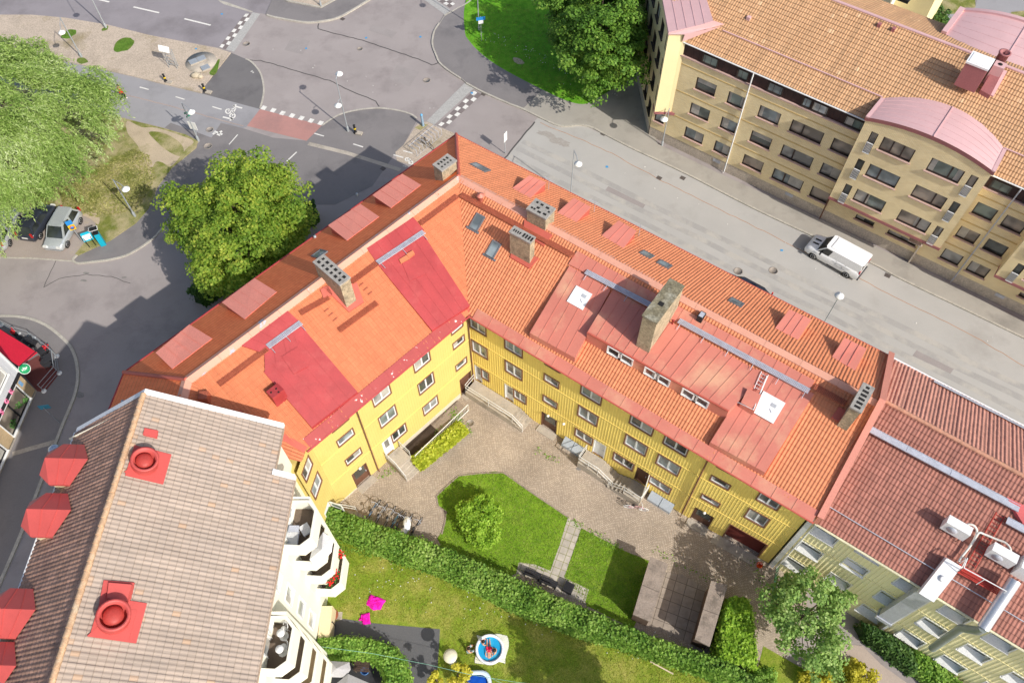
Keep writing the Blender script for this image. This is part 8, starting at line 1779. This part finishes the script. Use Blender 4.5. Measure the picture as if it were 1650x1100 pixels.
# rack with bicycles at the front corner
p0, p1 = g(672, 252), g(712, 218); t = thing('bicycle_rack', 'grey tubular bicycle rack on the sett corner before the ridge', 'bicycle rack', tuple(p0)); b = MB(); d = (p1-p0).normalized(); nq = Vector((-d.y, d.x, 0))
for i in range(9): q_ = p0.lerp(p1, i/8); b.tube([q_, q_+Vector((0, 0, .75)), q_+nq*.9+Vector((0, 0, .75)), q_+nq*.9], .025, 5)
b.tube([p0, p1], .025, 5); b.tube([p0+nq*.9+Vector((0, 0, .75)), p1+nq*.9+Vector((0, 0, .75))], .025, 5); b.obj('frame', gang_grey, t)
bicycle(690, 236, math.radians(-45), 'dark bicycle parked in the grey rack at the front corner', bm_[4])
# ------------------------------------------------------------------ people (one skinned body each, clothes and hair as children)
skin_m = M('skin', (.55, .31, .2), rough=.55, var=.05, scale=4); hair_m = M('hair_dark', (.025, .016, .012), rough=.6, var=.2)
def person(label, loc, rz, J, bones, R, rot=None):
    t = thing('person', label, 'person', loc, rz)
    if rot: t.rotation_euler = rot
    me = bpy.data.meshes.new('body'); names = list(J); ix = {n: i for i, n in enumerate(names)}
    me.from_pydata([J[n] for n in names], [(ix[a], ix[b_]) for a, b_ in bones], []); o = bpy.data.objects.new('body', me); COL.objects.link(o); o.parent = t
    sk = o.modifiers.new('skin', 'SKIN'); sk.use_smooth_shade = True
    for i, n in enumerate(names): me.skin_vertices[0].data[i].radius = R[n] if isinstance(R[n], tuple) else (R[n], R[n]); me.skin_vertices[0].data[i].use_root = (n == 'pelvis')
    sb = o.modifiers.new('sub', 'SUBSURF'); sb.levels = 1; sb.render_levels = 2; me.materials.append(skin_m); return t, o
def limbs(armL, armR, legL, legR, pel=(0, 0, .92), chest=(0, 0, 1.32), neck=(0, 0, 1.5), head=(0, .03, 1.66), s=1.0):
    J = {'pelvis': pel, 'belly': tuple((Vector(pel)+Vector(chest))/2), 'chest': chest, 'neck': neck, 'jaw': tuple(Vector(neck).lerp(Vector(head), .55)), 'head': head, 'crown': tuple(Vector(head)+(Vector(head)-Vector(neck)).normalized()*.1)}
    B = [('pelvis', 'belly'), ('belly', 'chest'), ('chest', 'neck'), ('neck', 'jaw'), ('jaw', 'head'), ('head', 'crown')]; R = {'pelvis': (.15, .11), 'belly': (.13, .1), 'chest': (.16, .11), 'neck': .055, 'jaw': .075, 'head': .1, 'crown': .07}
    for nm, pts in (('armL', armL), ('armR', armR)):
        pr = 'chest'
        for k, (p, r) in enumerate(zip(pts, (.06, .045, .033, .028))): J[nm+str(k)] = p; R[nm+str(k)] = r; B.append((pr, nm+str(k))); pr = nm+str(k)
        wv = Vector(pts[3]); dr = (wv-Vector(pts[2])).normalized()
        for f in range(5):   # fingers and thumb
            off = dr.cross(Vector((0, 0, 1)) if abs(dr.z) < .9 else Vector((1, 0, 0))).normalized()*(.03*(f-1.5)/1.5); e = wv+dr*(.085-.008*abs(f-1.5))+off*1.3 if f < 4 else wv+off*1.2+dr*.03
            J[nm+'f%d' % f] = tuple(e); R[nm+'f%d' % f] = .009; B.append((nm+'3', nm+'f%d' % f))
    for nm, pts in (('legL', legL), ('legR', legR)):
        pr = 'pelvis'
        for k, (p, r) in enumerate(zip(pts, (.09, .06, .042, .035))): J[nm+str(k)] = p; R[nm+str(k)] = r; B.append((pr, nm+str(k))); pr = nm+str(k)
    if s != 1: J = {k: tuple(Vector(v)*s) for k, v in J.items()}; R = {k: (tuple(x*s for x in v) if isinstance(v, tuple) else v*s) for k, v in R.items()}
    return J, B, R
def garment(t, name, mat, pts, r, n=10):
    b = MB()
    for a, c, r0, r1 in pts: b.tube([a, Vector(a).lerp(Vector(c), .5), c], r0, n, r2=r1)
    return b.obj(name, mat, t, local=True)
def hair(t, head, mat=hair_m, s=1.0):
    b = MB(); h = Vector(head)*s; b.sphere(h+Vector((0, -.015, .045))*s, .118*s, 10, sq=(.95, 1.05, .95)); return b.obj('hair', mat, t, local=True)
def face(t, head, fwd, s=1.0):
    h = Vector(head)*s; f = Vector(fwd).normalized(); sd2 = f.cross(Vector((0, 0, 1))).normalized() if abs(f.z) < .95 else Vector((1, 0, 0)); up = sd2.cross(f); b = MB()
    for k in (-1, 1): b.sphere(h+f*.098*s+sd2*.035*k*s+up*.01*s, .012*s, 6)
    b.obj('eye', hair_m, t, local=True); b = MB(); b.sphere(h+f*.108*s-up*.018*s, .016*s, 6); [b.sphere(h+sd2*.1*k*s, .022*s, 6) for k in (-1, 1)]; b.obj('nose_and_ears', skin_m, t, local=True); b = MB(); b.tube([h+f*.1*s-up*.055*s-sd2*.025*s, h+f*.1*s-up*.055*s+sd2*.025*s], .007*s, 4); b.obj('mouth', M('lips', (.4, .13, .1)), t, local=True)
# walker in a red jacket on the footpath
p = g(201, 160.5, 0); J, B, R = limbs([(-.19, 0, 1.36), (-.25, -.12, 1.1), (-.23, .02, .88), (-.22, .06, .8)], [(.19, 0, 1.36), (.25, .1, 1.1), (.23, .22, .92), (.22, .27, .85)], [(-.1, .02, .86), (-.1, .2, .5), (-.1, .12, .1), (-.1, .28, .04)], [(.1, 0, .86), (.1, -.02, .5), (.1, -.3, .14), (.1, -.2, .04)])
t, o = person('walker in a red jacket and black trousers on the footpath', (p.x, p.y, .01), math.radians(-70), J, B, R)
jk = M('jacket_red', (.62, .015, .025), rough=.7, var=.06); tr_ = M('trousers_black', (.02, .02, .024), rough=.8, var=.1)
garment(t, 'jacket', jk, [((0, 0, .82), (0, 0, 1.12), .19, .19), ((0, 0, 1.1), (0, 0, 1.44), .19, .15)]+[(J[a], J[c], r0, r1) for a, c, r0, r1 in (('armL0', 'armL1', .08, .065), ('armL1', 'armL2', .062, .048), ('armR0', 'armR1', .08, .065), ('armR1', 'armR2', .062, .048))], 0)
garment(t, 'trousers', tr_, [(J[a], J[c], r0, r1) for a, c, r0, r1 in (('legL0', 'legL1', .11, .085), ('legL1', 'legL2', .082, .06), ('legR0', 'legR1', .11, .085), ('legR1', 'legR2', .082, .06))]+[((0, 0, .95), (0, 0, .8), .16, .15)], 0)
b = MB(); [b.sphere((x, y, .045), .07, 7, sq=(.7, 1.9, .6)) for x, y in ((-.1, .2), (.1, -.22))]; b.obj('shoe', white_met, t, local=True); hair(t, J['head']); face(t, J['head'], (0, 1, -.1))
# paddling pool with three bathers
pc = g(789, 1044, .5); vinyl = M('pool_white', (.82, .83, .86), rough=.35, var=.05, scale=3, stain=(.6, .62, .72), stain_scale=5, stain_lo=.6, stain_hi=.66); water = M('pool_water', (.02, .34, .62), rough=.05, var=.12, scale=2, fine=0, spec=.6, stain=(.12, .62, .78), stain_scale=1.4, stain_lo=.5, stain_hi=.7)
t = thing('paddling_pool', 'round inflatable paddling pool with white rim and turquoise water on the lawn', 'pool', (pc.x, pc.y, .02)); b = MB(); b.lathe((pc.x, pc.y, .02), [(.7, .02), (.84, .02), (.9, .1), (.9, .18), (.87, .21), (.9, .25), (.9, .36), (.86, .42), (.78, .42), (.73, .36), (.73, .1)], 36, cap=False); b.obj('rim', vinyl, t); b = MB(); b.lathe((pc.x, pc.y, .27), [(.75, 0), (0, .001)], 36); b.obj('water', water, t)
t = thing('ground_sheet', 'crumpled pale sheet spread under the round paddling pool', 'sheet', (pc.x, pc.y, .02)); b = MB(); gr = []
for i in range(9):
    for j in range(9): u, v = i/8, j/8; q_ = g(768+49*u+(3*math.sin(v*5) if i in (0, 8) else 0), 1022.5+45*v+(2*math.sin(u*7) if j in (0, 8) else 0), .03); gr.append((q_.x, q_.y, .03+rnd.uniform(0, .035)))
b.add(gr, [(i*9+j, i*9+j+1, (i+1)*9+j+1, (i+1)*9+j) for i in range(8) for j in range(8)], 0, True); b.obj('cloth', M('sheet_cream', (.72, .72, .6), var=.06, scale=2), t)
zw = .29; m0 = g(786, 1045, zw)
J, B, R = limbs([(-.19, -.02, 1.36), (-.27, .1, 1.15), (-.2, .2, .95), (-.14, .24, .9)], [(.19, -.02, 1.36), (.27, .1, 1.15), (.2, .2, .95), (.14, .24, .9)], [(-.1, 0, .84), (-.12, .03, .45), (-.1, 0, .08), (-.1, .08, .0)], [(.1, 0, .84), (.12, .03, .45), (.1, 0, .08), (.1, .08, .0)], s=.8)
t, o = person('bather in red shorts floating face down across the paddling pool', (m0.x+.03, m0.y+.6, zw+.05), 0, J, B, R, rot=(math.radians(96), 0, math.radians(3)))
garment(t, 'shorts', M('shorts_red', (.68, .02, .07), rough=.7, var=.06), [((0, 0, .79), (0, 0, .62), .135, .125), ((-.08, 0, .69), (-.1, .015, .46), .095, .085), ((.08, 0, .69), (.1, .015, .46), .095, .085)], 0); hair(t, J['head'], s=1.0); face(t, J['head'], (0, 1, -.2))
def sitter(px, py, z, rz, label, s, kid_mat=None):
    p = g(px, py, z); J, B, R = limbs([(-.19, .02, .52), (-.27, .16, .34), (-.2, .36, .26), (-.15, .42, .24)], [(.19, .02, .52), (.27, .16, .34), (.2, .36, .26), (.15, .42, .24)], [(-.12, .06, .1), (-.24, .42, .32), (-.18, .6, .06), (-.18, .72, .04)], [(.12, .06, .1), (.24, .42, .32), (.18, .6, .06), (.18, .72, .04)], (0, 0, .12), (0, .05, .48), (0, .08, .66), (0, .13, .8), s)
    t, o = person(label, (p.x, p.y, z), rz, J, B, R); hair(t, J['head'], s=1.0); face(t, J['head'], (0, 1, -.3))
    if kid_mat: garment(t, 'clothing', kid_mat, [((0, 0, .05*s), (0, .02*s, .3*s), .17*s, .15*s), (J['legL0'], J['legL1'], .11*s, .09*s), (J['legR0'], J['legR1'], .11*s, .09*s)], 0)
    return t
sitter(777.5, 1037.5, .06, math.radians(-60), 'dark haired bather sitting at the upper left rim of the paddling pool', .72); sitter(799, 1051.5, .06, math.radians(70), 'dark haired bather sitting at the lower right rim of the paddling pool', .76)
sitter(754.5, 1049, .0, math.radians(-60), 'child in light trousers crouching on the lawn beside the paddling pool', .78, M('kid_blue', (.35, .45, .48), var=.08))
# blue oval pool at the bottom edge
pc2 = g(768, 1098, .4); t = thing('oval_pool', 'blue and white oval inflatable pool at the bottom edge of the lawn', 'pool', (pc2.x, pc2.y, .01)); b = MB(); n = 32; pr = [(.78, .05), (1.0, .05), (1.06, .2), (1.0, .45), (.9, .5), (.8, .42)]; vs = []
for r, h in pr: vs += [(pc2.x+r*(abs(math.cos(a))**.6*math.copysign(1, math.cos(a)))*.88, pc2.y-.55+r*(abs(math.sin(a))**.6*math.copysign(1, math.sin(a)))*1.2, h) for a in [i*2*PI/n for i in range(n)]]
b.add(vs, [(i*n+q, i*n+(q+1) % n, (i+1)*n+(q+1) % n, (i+1)*n+q) for i in range(5) for q in range(n)], 0, True); b.obj('rim', M('pool_pale', (.62, .74, .86), rough=.3, var=.03), t); b = MB(); b.face([(v[0], v[1], .28) for v in vs[:n]]); b.obj('water', M('pool_water_deep', (.01, .08, .45), rough=.05, var=.3, scale=3, fine=0), t)
b = MB(); b.add([(v[0]+(v[0]-pc2.x)*.02, v[1]+(v[1]-pc2.y+.55)*.02, .04) for v in vs[n:2*n]]+[(v[0]+(v[0]-pc2.x)*.03, v[1]+(v[1]-pc2.y+.55)*.03, .16) for v in vs[n:2*n]], [(q, (q+1) % n, n+(q+1) % n, n+q) for q in range(n)]); b.obj('lower_ring', M('pool_blue', (.02, .12, .5), rough=.3), t)
# kettle barbecue
p = g(729, 1066, 0); t = thing('patio_heater', 'round cream topped patio heater on a grey stem beside the garden asphalt', 'patio heater', tuple(p)); c = g(721.5, 1053, 2.0); b = MB(); b.tube([p, p+Vector((0, 0, 1.95))], .07, 8); b.lathe(p, [(.24, 0), (.24, .35), (.12, .4)], 12); b.obj('stem', steel, t); b = MB(); b.lathe(p+Vector((0, 0, 1.8)), [(.2, -.1), (.42, 0), (.42, .05), (.25, .14), (.05, .18), (0, .18)], 22); b.obj('hood', M('hood_cream', (.7, .66, .5), rough=.4, var=.06), t)
# magenta cushions on the lawn
mag = M('cushion_magenta', (.80, .008, .42), rough=.8, var=.08, scale=3)
def cushion(pts, label):
    P = [g(x, y, .08) for x, y in pts]; c = sum(P, Vector())/len(P); t = thing('lounge_cushion', label, 'cushion', (c.x, c.y, .01), 0, 'magenta lawn cushions'); b = MB(); n = len(P); K = 4; vs = []
    for k in range(K+1):
        for i in range(n*3):
            p = P[i//3].lerp(P[(i//3+1) % n], (i % 3)/3); q_ = c.lerp(p, k/K); vs.append((q_.x+rnd.uniform(-.03, .03), q_.y+rnd.uniform(-.03, .03), (.07+.1*abs(math.sin(q_.x*7+q_.y*3))+rnd.uniform(-.02, .04)) if k < K else .02))
    m_ = n*3; b.add(vs, [(k*m_+i, (k+1)*m_+i, (k+1)*m_+(i+1) % m_, k*m_+(i+1) % m_) for k in range(K) for i in range(m_)]); b.obj('fabric', mag, t)
cushion([(597, 956), (609, 961), (622, 966), (613, 981), (601, 982), (590, 973), (593, 963)], 'larger crumpled magenta cushion on the garden lawn'); cushion([(583, 988), (596, 985), (597, 1004), (585, 1006), (583, 1000), (577, 998)], 'smaller magenta cushion at the edge of the garden asphalt')
c = g(535, 990, .05); t = thing('round_mat', 'round terracotta disc on the slab beside the garden gate', 'mat', (c.x, c.y, .02)); b = MB(); b.lathe((c.x, c.y, .02), [(.4, 0), (.4, .05), (0, .06)], 20); b.obj('disc', M('terracotta', (.28, .08, .04), var=.1), t)
sheet('slab', [(524, 985), (552, 985), (551, 998), (523, 999)], .018, concrete)
# deck terrace with grey parasols
sheet('deck', [(520, 1055), (620, 1063), (622, 1110), (515, 1110)], .03, M('deck_dark', (.035, .035, .04), var=.3, scale=2))
def parasol(pts, z, label):
    P = [g(x, y, z) for x, y in pts]; c = sum(P, Vector())/len(P)+Vector((0, 0, .3)); t = thing('garden_parasol', label, 'parasol', (c.x, c.y, .03), 0, 'grey parasols on the deck'); b = MB(); [b.face([c, P[i], P[(i+1) % len(P)]]) for i in range(len(P))]; b.obj('canopy', M('canvas_grey', (.42, .41, .42), rough=.85, var=.05), t); b = MB(); b.tube([(c.x, c.y, .03), c], .03, 6); b.obj('pole', steel, t)
parasol([(530, 1064), (563, 1066), (565, 1078), (556, 1091), (528, 1090), (524, 1076)], 2.0, 'square light grey parasol on the deck beside the dark hedge'); parasol([(561, 1085), (600, 1102), (575, 1125), (530, 1118), (535, 1106)], 2.1, 'pointed grey parasol on the deck at the bottom edge')
c = g(583, 1072, .6); t = thing('garden_bench', 'brown wooden table on the deck between parasol and blue tub', 'table', (c.x, c.y, .03)); b = MB(); [b.box((c.x, c.y-.3+.12*i, .68), (.95, .1, .04), -.1) for i in range(5)]; b.obj('table_top', M('wood_brown', (.07, .045, .035), var=.2, scale=4), t); [(lambda m_: m_.obj('leg', bark, t))(MB().box((c.x+x, c.y+y, .03), (.06, .06, .65), -.1)) for x, y in ((-.4, -.25), (.4, -.25), (.4, .25), (-.4, .25))]
c = g(588, 1080, .3); t = thing('blue_tub', 'round blue tub on the deck beside the wooden table', 'tub', (c.x, c.y, .03)); b = MB(); b.lathe((c.x, c.y, .03), [(.2, 0), (.27, .4), (.24, .4), (.18, .1), (0, .1)], 16); b.obj('tub', M('tub_blue', (.08, .2, .45)), t)
t = thing('garden_fence', 'low wooden fence between dark hedge and deck', 'fence', tuple(g(523, 1056))); b = MB(); strip(b, [g2(523, 1060), g2(590, 1063), g2(622, 1067), g2(623, 1110)], .06, .0, .9); b.obj('board', M('fence_brown', (.13, .095, .07), var=.15), t)
# washing lines
t = thing('washing_line', 'green washing line strung across the garden lawn', 'line', tuple(g(508, 1038, 2))); b = MB(); b.tube([g(*q_, 1.9) for q_ in ((508, 1040), (600, 1052), (690, 1070), (757, 1086), (830, 1098), (900, 1106))], .012, 4); b.tube([g(*q_, 1.9) for q_ in ((790, 1091), (840, 1115))], .012, 4); b.obj('cord', M('cord_green', (.25, .5, .4)), t)
# ------------------------------------------------------------------ courtyard things: bin shelter, benches
def block(mb, q_, z1, z0=0.0):
    P = [g2(x, y, z1) for x, y in q_]; mb.prism(P, z0, z1)
def shelter(q_, z, label):
    P = [Vector(g2(x, y, z)) for x, y in q_]; c = sum(P, Vector((0, 0)))/4; t = thing('bin_shelter', label, 'shelter', (c.x, c.y, 0), 0, 'concrete roofed bin shelters'); b = MB(); b.prism([tuple(c+(p-c)*.9) for p in P], 0, z-.14); b.obj('wall', M('shelter_wood', (.16, .11, .08), var=.2, scale=3), t); b = MB(); b.prism([tuple(p) for p in P], z-.14, z, 0); d = P[1]-P[0]; b.obj('roof', concrete_dk, t)
    b = MB(); m0, m1 = P[0].lerp(P[3], .5), P[1].lerp(P[2], .5); strip(b, [tuple(m0), tuple(m1)], .04, z-.02, z+.004); b.obj('joint', M('joint_dark', A((110, 100, 92))), t)
shelter([(1048, 896), (1076.5, 908), (1048, 1001), (1020, 989)], 2.0, 'flat concrete roofed bin shelter nearer the lawn'); shelter([(1146, 935), (1172.5, 942), (1143.5, 1041), (1119.5, 1029)], 2.0, 'flat concrete roofed bin shelter beside the corner hedge')
sheet('shelter_paving', [(1060, 920), (1100, 925), (1150, 955), (1130, 1045), (1100, 1030), (1035, 1005)], .022, flag_shed)
def bench(px, py, rz, label):
    p = g(px, py, .3); t = thing('bench', label, 'bench', (p.x, p.y, .036), rz, 'dark garden benches at the hedge'); b = MB(); [b.box((0, -.16+.11*i, .42), (1.1, .09, .03)) for i in range(4)]; b.obj('seat', dk, t, local=True); b = MB(); [b.box((0, .26, .55+.13*i), (1.1, .03, .1)) for i in range(3)]; b.obj('backrest', dk, t, local=True)
    for x in (-.48, .48): b = MB(); b.box((x, 0, 0), (.06, .45, .42)); b.box((x, .25, .4), (.05, .05, .5)); b.obj('leg', dk, t, local=True)
bench(858, 925, math.radians(157), 'dark bench on the flagstones at the lawn end of the terrace'); bench(885, 938, math.radians(157), 'dark bench behind the end of the flagstone path')
c = g(916, 946, .35); t = thing('planter_box', 'square black box on the bench terrace by the hedge', 'box', (c.x, c.y, .036)); b = MB(); b.box((c.x, c.y, .036), (.62, .62, .45), -.45); b.obj('box', dk, t); b = MB(); b.box((c.x, c.y, .45), (.5, .5, .045), -.45); b.obj('lid', black_m, t)
p = g(1223, 911, .1); t = thing('bucket', 'orange bucket on the setts beside the gateway', 'bucket', tuple(p)); b = MB(); b.lathe((p.x, p.y, .01), [(.14, 0), (.2, .32), (.17, .32), (.13, .06), (0, .06)], 14); b.obj('pail', M('bucket_orange', (.75, .1, .02)), t); b = MB(); b.tube([(p.x-.19, p.y, .3), (p.x, p.y+.14, .34), (p.x+.19, p.y, .3)], .012, 4); b.obj('handle', gang_grey, t)
t = thing('downspout_drum', 'green net screen beside the young tree at the corner', 'net', tuple(g(1245, 930))); b = MB(); P0, P1 = g(1243, 955), g(1250, 918); [b.tube([P0.lerp(P1, i/6), P0.lerp(P1, i/6)+Vector((0, 0, 1.0))], .015, 4) for i in range(7)]; [b.tube([P0+Vector((0, 0, .15*i)), P1+Vector((0, 0, .15*i))], .01, 4) for i in range(1, 7)]; b.obj('mesh', M('net_green', (.06, .3, .16)), t)
pl = g(995, 1062, .05); t = thing('wooden_pole', 'long pale pole lying on the lawn along the hedge', 'pole', tuple(pl)); b = MB(); b.tube([g(1048, 1065, .06), g(1085, 1085, .06)], .05, 6); b.obj('pole', M('wood_pale', (.6, .5, .35)), t)
wf = MB()
for i in range(110): x, y = rnd.uniform(560, 1080), 0; y = rnd.uniform(885, 960)+(x-560)*.22; c = g(x, y, .03); wf.sphere((c.x, c.y, .05), rnd.uniform(.02, .04), 5)
for i in range(90): x = rnd.uniform(770, 1000); y = rnd.uniform(40, 60)+(x-770)*.42; c = g(x, y, .15); wf.sphere((c.x, c.y, .17), rnd.uniform(.02, .05), 5)
structure('lawn_daisies', wf, white_met, kind='stuff')
